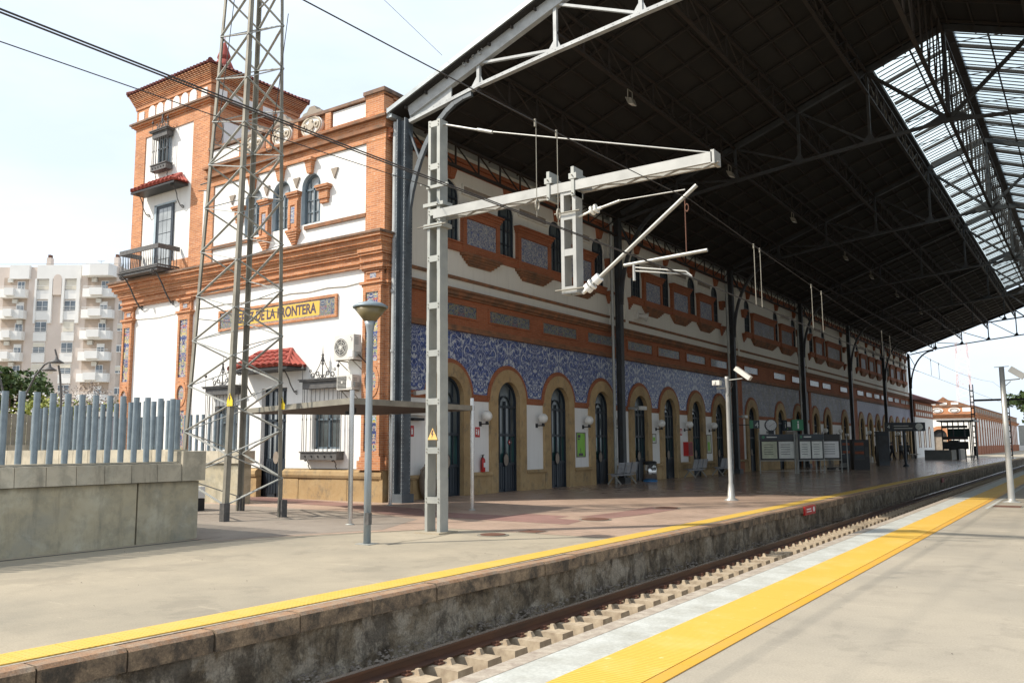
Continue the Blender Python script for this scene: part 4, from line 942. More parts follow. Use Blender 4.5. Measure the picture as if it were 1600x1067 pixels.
d_ = part('side_door', dr, M['door'], B, E_(-22.2, 0, 0)); part('glass_pane', MB().mbox(E_, -22.75, -21.65, 1.25, 3.5, -.25, -.23), M['glass_grey'], d_, E_(-22.2, 0, 0))
part('push_plate', MB().disc(E_, -22.2, 1.28, .13, .2, -.16, -.13, 18), M['jug'], d_, E_(-22.2, 0, 0))

# ================================================================== TRAIN SHED
SH = thing('train_shed', 'great dark iron train shed roof with riveted columns and glazed ridge over the tracks', 'train shed', (-16.7, 18.65, 0))
CYS = [18.65+13.95*k for k in range(7)]; RX, RZ, FX, FZ = -3.5, 16.62, -17.05, 11.68
SL = (RZ-FZ)/(RX-FX)
zr = lambda x: RZ-abs(x-RX)*SL
Y0, Y1 = 18.35, CYS[-1]+.5
LX0, LX1 = -6.1, -.9; LY0, LY1 = CYS[1]+.6, CYS[5]+3.0
def slope_sheet(mb, xa, xb, ya, yb, t_=.07, dz=0):
    mb.hexa([(xa, ya, zr(xa)+dz), (xb, ya, zr(xb)+dz), (xb, yb, zr(xb)+dz), (xa, yb, zr(xa)+dz), (xa, ya, zr(xa)+t_+dz), (xb, ya, zr(xb)+t_+dz), (xb, yb, zr(xb)+t_+dz), (xa, yb, zr(xa)+t_+dz)])
mb = MB()
slope_sheet(mb, FX, LX0, Y0, Y1); slope_sheet(mb, LX0, RX, Y0, LY0); slope_sheet(mb, LX0, RX, LY1, Y1)
slope_sheet(mb, LX1, 10.05, Y0, Y1); slope_sheet(mb, RX, LX1, Y0, LY0); slope_sheet(mb, RX, LX1, LY1, Y1)
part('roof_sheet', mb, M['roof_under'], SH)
# zinc outer covering and verge
mb = MB()
mb.hexa([(FX-.1, Y0-.06, FZ+.02), (RX, Y0-.06, RZ+.06), (RX, Y0+.3, RZ+.06), (FX-.1, Y0+.3, FZ+.02), (FX-.1, Y0-.06, FZ+.16), (RX, Y0-.06, RZ+.20), (RX, Y0+.3, RZ+.20), (FX-.1, Y0+.3, FZ+.16)])
mb.hexa([(10.15, Y0-.06, FZ+.02), (RX, Y0-.06, RZ+.06), (RX, Y0+.3, RZ+.06), (10.15, Y0+.3, FZ+.02), (10.15, Y0-.06, FZ+.16), (RX, Y0-.06, RZ+.20), (RX, Y0+.3, RZ+.20), (10.15, Y0+.3, FZ+.16)])
part('verge_flashing', mb, M['zinc'], SH)
part('gutter', MB().box(FX-.16, FX+.05, Y0, 19.0, FZ-.1, FZ+.05).box(FX-.34, FX+.05, 19.0, Y1, FZ-.1, FZ+.05).box(10.0, 10.2, Y0, Y1, FZ-.1, FZ+.05), M['zinc'], SH)
# underside purlins along the shed and small rafters down the slope
mb = MB(); x = FX+.5
while x < 9.8:
    if not (LX0 < x < LX1): mb.bar((x, Y0+.1, zr(x)-.05), (x, Y1, zr(x)-.05), .05, .09)
    else: mb.bar((x, Y0+.1, zr(x)-.05), (x, LY0, zr(x)-.05), .05, .09)
    x += .78
part('purlin', mb, M['shed_brown'], SH, kind='stuff')
mb = MB(); y = Y0+1.6
while y < Y1:
    xe = LX0 if LY0 < y < LY1 else RX
    mb.bar((FX, y, zr(FX)-.1), (xe, y, zr(xe)-.1), .06, .09); xe = LX1 if LY0 < y < LY1 else RX
    mb.bar((10, y, zr(10)-.1), (xe, y, zr(xe)-.1), .06, .09); y += 1.75
part('rafter', mb, M['shed_brown'], SH, kind='stuff')
# trusses
NX = [-16.5, -13.9, -11.3, -8.75, -6.15, -3.5]
def zb_(x):
    t_ = (min(x, 2*RX-x)+16.6)/13.1 if x <= RX else ((2*RX-x)+16.6)/13.1
    return 11.35+1.62*(max(0, min(1, t_))**.72)
def truss(y, matm, w_=.16, name='roof_truss'):
    m_ = MB(); xs = NX; full = xs+[2*RX-x for x in reversed(xs[:-1])]
    for a, b in zip(full[:-1], full[1:]):
        m_.bar((a, y, zb_(a)), (b, y, zb_(b)), .16, .10)
        m_.bar((a, y, zr(a)-.18), (b, y, zr(b)-.18), .18, .34 if matm == M['shed_light'] else .20)
    r = part(name, m_, matm, SH, (RX, y, 13)); v = MB()
    def both(p, q, w2, h2, nm):
        for s in (0, 1):
            P = (p if not s else (2*RX-p[0], p[1], p[2])); Q = (q if not s else (2*RX-q[0], q[1], q[2])); part(nm, MB().bar(P, Q, w2, h2), matm, r, (RX, y, 13))
    for x in xs[1:5]: both((x, y, zb_(x)), (x, y, zr(x)-.2), .10, .10, 'vertical_post')
    part('king_post', MB().bar((RX, y, zb_(RX)), (RX, y, zr(RX)-.2), .14), matm, r, (RX, y, 13))
    for a, b in zip(xs[1:4], xs[2:5]): both((a+.15, y, zr(a)-.3), (b-.1, y, zb_(b)+.05), .09, .07, 'diagonal_brace')
    both((xs[4], y, zr(xs[4])-.25), (RX, y, zb_(RX)+.05), .14, .12, 'diagonal_brace')
    g = MB()
    for x in xs[1:5]:
        for s in (x, 2*RX-x):
            k = 1 if s < RX else -1
            g.hexa([(s-.34, y-.015, zb_(s-.34)-.03), (s+.20, y-.015, zb_(s+.2)-.03), (s+.20, y+.015, zb_(s+.2)-.03), (s-.34, y+.015, zb_(s-.34)-.03), (s-.07, y-.015, zb_(s)+.30), (s+.07, y-.015, zb_(s)+.30), (s+.07, y+.015, zb_(s)+.30), (s-.07, y+.015, zb_(s)+.30)])
    g.hexa([(RX-.9, y-.02, zb_(RX)-.08), (RX+.9, y-.02, zb_(RX)-.08), (RX+.9, y+.02, zb_(RX)-.08), (RX-.9, y+.02, zb_(RX)-.08), (RX-.25, y-.02, zb_(RX)+.28), (RX+.25, y-.02, zb_(RX)+.28), (RX+.25, y+.02, zb_(RX)+.28), (RX-.25, y+.02, zb_(RX)+.28)])
    part('gusset_plate', g, matm, r, (RX, y, 13)); return r
truss(CYS[0], M['shed_light'])
r1 = truss(CYS[1], M['shed_paint']); S1 = snapshot(r1)
for k in range(2, 7): clone(S1, (0, CYS[k]-CYS[1], 0))
# riveted edge of the first truss
random.seed(3); mb = MB(); y = CYS[0]-.10
def rivet(mb, p, ax=1, r=.016):
    p = Vector(p); d = Vector((0, -1, 0)) if ax == 1 else Vector((1, 0, 0)); a_ = Vector((1, 0, 0)) if ax == 1 else Vector((0, 1, 0)); b_ = Vector((0, 0, 1))
    vs = [p+(a_*math.cos(k*pi/3)+b_*math.sin(k*pi/3))*r for k in range(6)]+[p+d*r*.7]; mb.add(vs, [(k, (k+1) % 6, 6) for k in range(6)], True)
for k in range(150):
    x = -16.4+k*.125
    if x < RX:
        if (k//2) % 2: rivet(mb, (x, y+.005, zr(x)-.10)); rivet(mb, (x+.06, y+.005, zr(x)-.26))
        if (k % 2): rivet(mb, (x, y+.015, zb_(x)))
# web plate filling the narrow end of the truss
wp = MB(); 
for a, b in ((-16.5, -15.9), (-15.9, -15.3), (-15.3, -14.9)): wp.hexa([(a, CYS[0]-.02, zb_(a)), (b, CYS[0]-.02, zb_(b)), (b, CYS[0]+.02, zb_(b)), (a, CYS[0]+.02, zb_(a)), (a, CYS[0]-.02, zr(a)-.2), (b, CYS[0]-.02, zr(b)-.2), (b, CYS[0]+.02, zr(b)-.2), (a, CYS[0]+.02, zr(a)-.2)])
part('web_plate', wp, M['shed_light'], SH)
# columns with curved knee braces
def column(x, y, s, mt, near=False):
    r0 = (x, y, 0); m_ = MB()
    wq = .15 if not near else .11
    m_.box(x-wq-.02, x-wq+.02, y-wq-.03, y+wq+.03, 0, 11.5); m_.box(x+wq-.02, x+wq+.02, y-wq-.03, y+wq+.03, 0, 11.5); m_.box(x-wq+.02, x+wq-.02, y-.03, y+.03, .02, 11.48)
    m_.box(x-.24, x+.24, y-.26, y+.26, 0, .25)
    r = part('column', m_, mt, SH, r0); b_ = MB(); pts = []
    for k in range(13):
        t_ = k/12*pi/2; pts.append((x+s*(.12+2.45*(1-math.cos(t_))), 7.65+4.05*math.sin(t_)))
    for (xa, za), (xb, zb) in zip(pts[:-1], pts[1:]):
        b_.bar((xa, y, za), (xb, y, zb), .15, .11, up=(0, 1, 0))
    b_.bar((x+s*.1, y, 11.3), (pts[5][0], y, pts[5][1]), .06); part('knee_brace', b_, mt, r, r0); return r
c0 = column(-16.72, CYS[0], 1, M['column_blue'])
for k in range(int(11/.12)):
    z = .3+k*.12
    for dx in (-.15, .15): rivet(mb, (-16.72+dx, CYS[0]-.192, z), 1, .014)
    for dy in (-.14, .14): rivet(mb, (-16.72+.172, CYS[0]+dy, z), 0, .014)
part('rivet', mb, M['shed_light'], SH, kind='stuff')
k1 = column(-16.72, CYS[1], 1, M['shed_paint'], True); K1 = snapshot(k1)
for k in range(2, 7): clone(K1, (0, CYS[k]-CYS[1], 0))
k2 = column(9.72, CYS[0], -1, M['shed_paint'], True); K2 = snapshot(k2)
for k in range(1, 7): clone(K2, (0, CYS[k]-CYS[0], 0))
for k in range(6):
    a, b = CYS[k]+.25, CYS[k+1]-.25
    part('added_shade_screen', MB().box(9.80, 9.86, a, b, 6.0, 11.0), M['shed_paint'], SH, (9.8, a, 6))  # out-of-view wall panels, added to darken the inside of the shed
# rain pipes
for k, yc in enumerate(CYS[:4]):
    dy = -.36 if k else .0; x = -16.86 if k else -17.08; mt = M['galv'] if k else M['shed_light']
    m_ = MB().tube([(x, yc+dy, 0), (x, yc+dy, 11.5)], .065 if k else .09, 10)
    for z in (1, 2.6, 4.4, 6.2, 8, 9.8): m_.tube([(x, yc+dy, z), (x, yc+dy, z+.08)], .085 if k else .11, 10)
    part('rain_pipe', m_, mt, SH, (x, yc+dy, 0))
# lattice girders along the shed
def girder(x, y0, y1, zt, h, n, mt, nm='purlin_girder'):
    m_ = MB(); m_.bar((x, y0, zt), (x, y1, zt), .10, .07); m_.bar((x, y0, zt-h), (x, y1, zt-h), .12, .07); L = (y1-y0)/n
    for k in range(n):
        a = y0+k*L; m_.bar((x, a, zt-h), (x, a, zt), .05); top_first = k < n/2
        m_.bar((x, a, zt if top_first else zt-h), (x, a+L, zt-h if top_first else zt), .04)
    return part(nm, m_, mt, SH, (x, y0, zt))
for x in NX[1:5]+[2*RX-q for q in NX[1:5]]:
    g = girder(x, CYS[0], CYS[1], zr(x)-.22, .85, 9, M['shed_brown']); G = snapshot(g)
    for k in range(1, 6): clone(G, (0, CYS[k]-CYS[0], 0))
g = girder(-16.75, CYS[0], CYS[1], 11.5, .75, 11, M['shed_brown'], 'eaves_girder'); G = snapshot(g)
for k in range(1, 6): clone(G, (0, CYS[k]-CYS[0], 0))
g = girder(RX, CYS[0], CYS[1], 16.2, 3.1, 10, M['shed_brown'], 'ridge_girder'); G = snapshot(g)
for k in range(1, 6): clone(G, (0, CYS[k]-CYS[0], 0))
g = girder(9.75, CYS[0], CYS[1], 11.5, .62, 12, M['shed_brown'], 'eaves_girder'); G = snapshot(g)
for k in range(1, 6): clone(G, (0, CYS[k]-CYS[0], 0))
# glazed ridge lantern, lifted a little above the roof sheets
LZ = .42
mb = MB()
for a, b in ((LX0-.05, RX), (RX, LX1+.05)):
    mb.add([(a, LY0, zr(a)+LZ), (b, LY0, zr(b)+LZ), (b, LY1, zr(b)+LZ), (a, LY1, zr(a)+LZ)], [(0, 1, 2, 3)])
lan = part('ridge_lantern', MB().bar((LX0, LY0, zr(LX0)+LZ-.12), (RX, LY0, RZ+LZ-.12), .12, .16).bar((LX1, LY0, zr(LX1)+LZ-.12), (RX, LY0, RZ+LZ-.12), .12, .16).bar((LX0, LY1, zr(LX0)+LZ-.12), (RX, LY1, RZ+LZ-.12), .12, .16).bar((LX1, LY1, zr(LX1)+LZ-.12), (RX, LY1, RZ+LZ-.12), .12, .16)
    .bar((RX, LY0, RZ+LZ-.1), (RX, LY1, RZ+LZ-.1), .34, .2).bar((LX0, LY0, zr(LX0)+.1), (LX0, LY1, zr(LX0)+.1), .12, .16).bar((LX1, LY0, zr(LX1)+.1), (LX1, LY1, zr(LX1)+.1), .12, .16), M['shed_brown'], SH, (RX, LY0, RZ))
part('glazing', mb, M['skylight'], lan, (RX, LY0, RZ))
mb = MB(); y = LY0; k = 0
while y < LY1:
    w_ = .11 if k % 6 == 0 else .026
    for a in (LX0, LX1): mb.bar((a, y, zr(a)+LZ-.05), (RX, y, RZ+LZ-.05), w_, .04 if w_ < .1 else .14)
    y += .40; k += 1
part('glazing_bar', mb, M['shed_brown'], lan, (RX, LY0, RZ), kind='stuff')
mb = MB()
for a in (LX0+1.3, LX1-1.3): mb.bar((a, LY0, zr(a)+LZ-.1), (a, LY1, zr(a)+LZ-.1), .06, .05)
y = LY0
while y < LY1-1.7:
    for a in (LX0, LX1): mb.bar((a, y, zr(a)+LZ-.2), (RX, y+1.75, RZ+LZ-.25), .03)
    y += 3.5
part('wind_brace', mb, M['shed_brown'], lan, (RX, LY0, RZ))
part('walkway_rail', (lambda q: [q.bar((LX0-.2, LY0+.2+k*.9, zr(LX0)-.15), (LX0-.2, LY0+.2+k*.9, zr(LX0)-.6), .03) for k in range(int((LY1-LY0)/.9))] and q.bar((LX0-.2, LY0, zr(LX0)-.3), (LX0-.2, LY1, zr(LX0)-.3), .04))(MB()), M['galv_dull'], SH)
# little scroll ornament on the verge
m_ = MB()
for dx, dz, r in ((-14.3, .07, .09), (-14.0, .09, .05), (-13.75, .13, .09)): m_.ring(lambda u, v, d: (u, CYS[0]-.12-d, v), dx, zr(dx)-.05, r*.7, r, 0, .03, 0, 1.6*pi, 14)
part('scroll_ornament', m_, M['shed_light'], SH)
def floodlight(x, y, z, lab):
    t_ = thing('floodlight', lab, 'floodlight', (x, y, z), 'floodlights hung under the shed roof')
    part('housing', MB().hexa([(x-.02, y-.13, z-.34), (x+.17, y-.13, z-.40), (x+.17, y+.13, z-.40), (x-.02, y+.13, z-.34), (x-.11, y-.14, z-.12), (x+.10, y-.14, z-.19), (x+.10, y+.14, z-.19), (x-.11, y+.14, z-.12)]), M['galv_dull'], t_)
    part('lens', MB().hexa([(x+.0, y-.11, z-.36), (x+.15, y-.11, z-.41), (x+.15, y+.11, z-.41), (x+.0, y+.11, z-.36), (x+.0, y-.11, z-.33), (x+.15, y-.11, z-.38), (x+.15, y+.11, z-.38), (x+.0, y+.11, z-.33)]), M['globe'], t_)
    part('bracket', MB().bar((x, y-.16, z+.1), (x, y-.16, z-.25), .025).bar((x, y+.16, z+.1), (x, y+.16, z-.25), .025).bar((x, y-.16, z+.1), (x, y+.16, z+.1), .025), M['galv_dull'], t_)
for k, (yy, ds) in enumerate(((23.1, 'floodlight nearest the open end of the shed, hung under the dark roof'), (31.9, 'floodlight hung under the roof just behind the tip of the mast arm'), (40.4, 'third floodlight from the open end, small against the dark roof'), (50.7, 'fourth floodlight along the dark roof, deep inside the shed'), (57.5, 'fifth floodlight along the dark roof of the shed'), (66, 'sixth floodlight, a tiny pale spot under the dark roof'), (76, 'farthest floodlight under the dark roof'))):
    floodlight(-11.3, yy, 12.55, ds)

# ================================================================== OVERHEAD LINE
def channel_post(m_, x0, x1, y0, y1, z0, z1, step, tw=.055, M_=None, horiz=False):
    """two channels joined by battens on both faces"""
    m_.box(x0, x0+tw, y0, y1, z0, z1); m_.box(x1-tw, x1, y0, y1, z0, z1)
    n = max(1, int((z1-z0)/step))
    for k in range(n+1):
        z = z0+(z1-z0-.14)*k/n
        for y in (y0, y1-.012): m_.box(x0+tw, x1-tw, y+.0015 if y == y0 else y-.0015, y+.0115 if y == y0 else y+.0105, z, z+.14)
mast = thing('catenary_mast', 'pale steel catenary mast with ladder-like shaft and long arm reaching over the track', 'catenary mast', (-10.33, 12.5, 0))
m_ = MB()
for k in range(8):  # slight taper in eight lifts
    z0, z1 = k, k+1.0; h = .185-.0055*k
    for s in (-1, 1):
        x = -10.33+s*h; m_.box(min(x, x-s*.075), max(x, x-s*.062), 12.38, 12.62, z0, z1)
part('shaft', m_, M['galv'], mast, (-10.33, 12.5, 0))
for k in range(9):
    z = .55+k*.92 if k < 8 else 7.86; h = .185-.0055*z
    for y in (12.376, 12.614): part('batten', MB().box(-10.33-h+.02, -10.33+h-.02, y, y+.01, z, z+.12), M['galv'], mast, (-10.33, y, z))
bt = MB()
for k in range(9):
    z = .61+k*.92 if k < 8 else 7.92; h = .185-.0055*z
    for sx_ in (-1, 1):
        for dz in (-.03, .03): bt.tube([(-10.33+sx_*(h-.035), 12.377, z+dz), (-10.33+sx_*(h-.035), 12.362, z+dz)], .010, 6)
for x in (-7.68, -7.18, -10.2): bt.tube([(x, 12.30, 6.26), (x, 12.70, 6.26)], .012, 6).tube([(x, 12.30, 5.94), (x, 12.70, 5.94)], .012, 6)
bt.tube([(-7.55, 12.34, 5.62), (-7.05, 12.34, 5.62)], .014, 6).tube([(-7.55, 12.34, 4.26), (-6.98, 12.34, 4.26)], .014, 6).tube([(-10.7, 12.34, 5.86), (-10.0, 12.34, 5.86)], .012, 6)
part('bolt', bt, M['galv_dull'], mast, (-10.33, 12.5, 0), kind='stuff')
part('footing', MB().box(-10.62, -10.04, 12.22, 12.78, .001, .03), M['concrete_floor'], mast, (-10.33, 12.5, 0))
arm = MB(); arm.box(-10.33, -4.66, 12.36, 12.42, 6.0, 6.17); arm.box(-10.33, -4.66, 12.58, 12.64, 6.0, 6.17); arm.box(-4.68, -4.62, 12.36, 12.64, 5.98, 6.20)
ar = part('arm', arm, M['galv_bright'], mast, (-10.33, 12.5, 6))
for k in range(8): x = -10.0+k*.68; part('lacing', MB().bar((x, 12.41, 6.0), (x+.34, 12.59, 6.0), .05, .012).bar((x+.34, 12.59, 6.0), (x+.68, 12.41, 6.0), .05, .012), M['galv_bright'], ar, (x, 12.5, 6))
dp = MB(); dp.box(-7.45, -7.385, 12.38, 12.62, 4.2, 6.05); dp.box(-7.215, -7.15, 12.38, 12.62, 4.2, 6.05)
dr_ = part('drop_post', dp, M['galv_bright'], mast, (-7.3, 12.5, 4.2))
for z in (4.2, 4.86, 5.5, 5.94): part('batten', MB().box(-7.39, -7.21, 12.382, 12.392, z, z+.12).box(-7.39, -7.21, 12.605, 12.615, z, z+.12), M['galv_bright'], dr_, (-7.3, 12.5, z))
part('stay_rod', MB().tube([(-10.2, 12.5, 7.92), (-9.2, 12.5, 7.56)], .022, 6).tube([(-9.2, 12.5, 7.56), (-4.72, 12.5, 6.2)], .014, 6).tube([(-9.35, 12.5, 7.62), (-9.0, 12.5, 7.49)], .035, 6), M['galv_bright'], mast, (-10.2, 12.5, 7.9))
part('clamp', MB().box(-7.75, -7.60, 12.33, 12.67, 6.2, 6.3).box(-7.71, -7.65, 12.34, 12.66, 5.9, 6.42).box(-7.25, -7.10, 12.33, 12.67, 6.2, 6.3).box(-7.21, -7.15, 12.34, 12.66, 5.9, 6.42).box(-10.56, -10.10, 12.34, 12.66, 5.82, 5.9).box(-10.58, -10.08, 12.35, 12.65, 6.25, 6.32), M['galv'], mast, (-7.3, 12.5, 6))
cl = MB(); cl.tube([(-6.95, 12.5, 4.30), (-4.98, 12.5, 5.72)], .034, 10)
part('inclined_tube', cl, M['galv_bright'], mast, (-6, 12.5, 5))
part('insulator', MB().tube([(-7.1, 12.5, 4.2), (-7.02, 12.5, 4.25)], .035, 8).tube([(-7.02, 12.5, 4.25), (-6.96, 12.5, 4.30)], .09, 10).tube([(-6.93, 12.5, 4.32), (-6.90, 12.5, 4.34)], .10, 10).tube([(-6.86, 12.5, 4.37), (-6.76, 12.5, 4.44)], .085, 10), M['pure_white'], mast, (-7, 12.5, 4.3))
part('insulator', MB().tube([(-7.15, 12.5, 5.55), (-6.95, 12.5, 5.60)], .02, 6).tube([(-6.9, 12.5, 5.61), (-6.87, 12.5, 5.62)], .085, 12).tube([(-6.82, 12.5, 5.63), (-6.79, 12.5, 5.64)], .085, 12).tube([(-6.95, 12.5, 5.60), (-6.7, 12.5, 5.64)], .03, 8), M['globe'], mast, (-6.9, 12.5, 5.6))
part('top_tie', MB().tube([(-6.7, 12.5, 5.64), (-6.35, 12.5, 5.70)], .025, 6).tube([(-6.35, 12.5, 5.70), (-5.18, 12.5, 5.68)], .011, 6), M['galv_bright'], mast, (-6.9, 12.5, 5.6))
part('steady_tube', MB().tube([(-6.30, 12.5, 4.58), (-4.84, 12.5, 4.64)], .030, 8).tube([(-6.12, 12.5, 4.60), (-6.12, 12.5, 4.30)], .026, 8), M['galv_bright'], mast, (-6, 12.5, 4.6))
part('registration_arm', MB().tube([(-6.10, 12.5, 4.52), (-5.2, 12.47, 4.34), (-5.1, 12.47, 4.25)], .014, 6).tube([(-6.10, 12.5, 4.46), (-5.2, 12.53, 4.30), (-5.12, 12.53, 4.24)], .014, 6), M['galv_bright'], mast, (-6, 12.5, 4.6))
part('hanger', MB().tube([(-5.19, 12.5, 5.52), (-5.19, 12.5, 4.66)], .009, 5).ring(lambda u, v, d: (u, 12.5+d, v), -5.16, 5.38, .025, .035, -.006, .006, n=12, k=2), M['rust'], mast, (-5.19, 12.5, 5))
ws = part('warning_sign', MB().prism(lambda u, v, d: (u, 12.37-d, v), [(-10.44, 1.73), (-10.20, 1.73), (-10.32, 1.95)], 0, .006), M['orange_sign'], mast, (-10.3, 12.36, 1.8))
part('bolt_symbol', MB().prism(lambda u, v, d: (u, 12.37-d, v), [(-10.33, 1.91), (-10.355, 1.83), (-10.33, 1.835), (-10.345, 1.76), (-10.295, 1.845), (-10.32, 1.842), (-10.30, 1.91)], .006, .009), M['ink'], ws, (-10.3, 12.36, 1.8))

def wire(name, pts, r, lab, cat='overhead wire', mt='wire', group=None, n=5):
    return single(name, MB().tube(pts, r, n), M[mt], lab, cat, pts[0], group)
def sagx(x, ya, yb, za, zb, sag, n=14): return [(x, ya+(yb-ya)*k/n, za+(zb-za)*k/n-sag*4*(k/n)*(1-k/n)) for k in range(n+1)]
wire('contact_wire', [(-5.13, -12, 4.2)]+[(-5.13, y, 4.17) for y in (2, 5)]+[(-5.13, 12.5, 4.24), (-5.13, 24, 4.17), (-5.13, 33, 4.17), (-5.13, 60, 4.27), (-5.13, 90, 4.4), (-5.13, 130, 4.7), (-5.13, 220, 5.2)], .0068, 'thick dark contact wire, lower of the two over the near track')
wire('contact_wire', [(-5.09, -12, 4.14)]+[(-5.09, y, 4.13) for y in (2, 5)]+[(-5.09, 12.5, 4.21), (-5.09, 24, 4.14), (-5.09, 33, 4.14)], .0065, 'twin contact wire running just below the first in the open air')
wire('messenger_wire', sagx(-5.1, -12, 12.5, 5.3, 5.50, .22)+sagx(-5.1, 12.5, 60, 5.50, 5.35, .62)[1:]+sagx(-5.1, 60, 110, 5.35, 5.9, .4)[1:]+[(-5.1, 220, 6.6)], .0068, 'upper carrying wire passing over the end of the steel mast arm and into the shed')
def mz(y):
    if y < 12.5: k = (y+12)/24.5; return 5.3+.2*k-.22*4*k*(1-k)
    if y < 60: k = (y-12.5)/47.5; return 5.5-.15*k-.62*4*k*(1-k)
    k = (y-60)/50; return 5.35+.55*k-.4*4*k*(1-k)
for i, (y, pl) in enumerate(((7.95, 'first thin dropper, hanging over the middle of the mast arm'), (8.42, 'second thin dropper beside the first, over the mast arm'), (15.55, 'pale dropper pair member on the left, deep under the roof edge'), (15.9, 'pale dropper pair member on the right, deep under the roof edge'), (19.45, 'dropper further inside the shed, left one of its pair'), (20.3, 'dropper further inside the shed, right one of its pair'), (27, 'dropper in the third group inside the shed'), (28.2, 'dropper next to the third group inside the shed'), (36, 'dropper in the fourth group inside the shed'), (38, 'dropper at the end of the fourth group inside the shed'), (84, 'dropper against the sky, left of the far lattice tower'), (96, 'dropper against the sky, right by the far lattice tower'))):
    m_ = MB().tube([(-5.1, y, mz(y)), (-5.1, y, 4.2)], .005 if y < 9 else .008, 5)
    m_.tube([(-5.1, y-.02, mz(y)+.03), (-5.1, y-.02, mz(y)-.06)], .014, 5)
    if y < 9: m_.ring(lambda u, v, d: (-5.1+d, u, v), y+.01, 4.34, .03, .045, -.008, .008, n=12, k=1.6)
    single('dropper', m_, M['galv_dull'], pl, 'dropper wire', (-5.1, y, 4.2), 'droppers between the two track wires')
wire('earth_wire', [(-10.45, -12, 6.25), (-10.42, 4.4, 6.42), (-10.42, 8.4, 6.5), (-10.40, 12.4, 6.64)], .008, 'thin grey wire from the top left of the sky to the steel mast')
single('wire_bracket', MB().box(-10.48, -9.95, 12.33, 12.37, 6.60, 6.66).tube([(-10.42, 12.1, 6.62), (-10.42, 12.36, 6.64)], .02, 6), M['galv'], 'small steel bracket holding the thin wire on the catenary mast', 'bracket', (-10.3, 12.35, 6.6))
wire('tie_wire', [(-14.9, 18.2, 12.9), (-14.0, 9.0, 14.2), (-13, -4, 15.5)], .006, 'very thin wire rising from the roof edge into the sky')

# ================================================================== LATTICE TOWER
LT = thing('lattice_tower', 'tall tapering galvanised lattice tower standing before the white end wall', 'lattice tower', (-17.1, 13.1, 0))
base = {'A': (-15.9, 11.97), 'B': (-15.72, 13.42), 'C': (-18.26, 14.22), 'D': (-18.55, 12.6)}; AP = (-16.1, 12.8); HH = 32.0
def leg(n, z): b_ = base[n]; t_ = z/HH; return Vector((b_[0]+(AP[0]-b_[0])*t_, b_[1]+(AP[1]-b_[1])*t_, z))
for n in 'ABCD':
    m_ = MB(); c = Vector((-17.08, 13.06, 0))
    for z0, z1, w_ in ((0, 5.2, .10), (5.2, 11, .09), (11, 17, .08)):
        p, q = leg(n, z0), leg(n, z1); inx = 1 if p.x < c.x else -1; iny = 1 if n in 'AD' else -1
        for (dx, dy) in ((w_/2, 0), (0, w_/2)):  # angle section
            a = p+Vector((inx*dx, iny*dy, 0)); b_ = q+Vector((inx*dx, iny*dy, 0)); sx_, sy_ = (w_, .014) if dx else (.014, w_)
            if not dx: a += Vector((0, .008*iny, 0)); b_ += Vector((0, .008*iny, 0))
            m_.hexa([(a.x-sx_/2, a.y-sy_/2, a.z), (a.x+sx_/2, a.y-sy_/2, a.z), (a.x+sx_/2, a.y+sy_/2, a.z), (a.x-sx_/2, a.y+sy_/2, a.z), (b_.x-sx_/2, b_.y-sy_/2, b_.z), (b_.x+sx_/2, b_.y-sy_/2, b_.z), (b_.x+sx_/2, b_.y+sy_/2, b_.z), (b_.x-sx_/2, b_.y+sy_/2, b_.z)])
    part('leg', m_, M['galv_dull'], LT, leg(n, 0))
    m_ = MB(); p = leg(n, 0); m_.box(p.x-.075, p.x+.08, p.y-.075, p.y+.08, .001, .40); part('leg_shoe', m_, M['wrought'], LT, p)
faces = (('A', 'B', 0), ('B', 'C', 1), ('C', 'D', 0), ('D', 'A', 1))
STP = .565
for a, b, ph in faces:
    z = .35; k = ph
    long_ = (a, b) in (('B', 'C'), ('D', 'A'))
    while z < 15.5:
        z1 = z+STP*.98
        p, q = (leg(a, z), leg(b, z1)) if k % 2 == 0 else (leg(b, z), leg(a, z1))
        part('diagonal_brace', MB().bar(p, q, .06, .02), M['galv'], LT, p)
        if k % 8 == 7: part('cross_brace', MB().bar(leg(a, z1), leg(b, z1), .05, .015), M['galv'], LT, leg(a, z1))
        z = z1; k += 1
for n, z, c in (('B', 2.62, 'right'), ('A', 2.66, 'left')):
    p = leg(n, z); o = part('warning_sign', MB().prism(lambda u, v, d: (p.x+u, p.y-.02-d, p.z+v), [(-.09, -.13), (.11, -.13), (.11, -.01), (.01, .16), (-.09, -.01)], 0, .006), M['yellow'], LT, p)
    part('bolt_symbol', MB().prism(lambda u, v, d: (p.x+u, p.y-.02-d, p.z+v), [(0, .13), (-.03, .03), (0, .04), (-.015, -.04), (.04, .06), (.015, .05), (.03, .13)], .006, .009), M['ink'], o, p)
part('climbing_bolt', MB().tube([leg('D', 8.2), leg('D', 8.2)+Vector((-.28, 0, 0))], .015, 6).tube([leg('D', 8.0), leg('D', 8.0)+Vector((-.2, -.1, 0))], .012, 6), M['black'], LT, leg('D', 8.1))
def loose(pts, lab): single('hanging_cable', MB().tube(pts, .010, 5), M['wire'], lab, 'cable', pts[0])
E1_ = Vector((-16.9, 12.7, 0))
lp = lambda x, y, z, r: [(x+r*.6*math.sin(t_*2*pi/10), y, z-r+r*math.cos(t_*2*pi/10)) for t_ in range(11)]
loose([(-16.62, 12.3, 12.6), (-16.85, 12.3, 10.9), (-17.05, 12.3, 9.6)]+lp(-17.05, 12.3, 9.5, .28), 'left dark cable hanging with a loop inside the lattice tower')
loose([(-15.35, 12.9, 12.0), (-15.62, 12.9, 10.2), (-15.85, 12.9, 8.9)]+lp(-15.9, 12.9, 9.2, .28), 'right dark cable hanging with a loop beside the lattice tower')

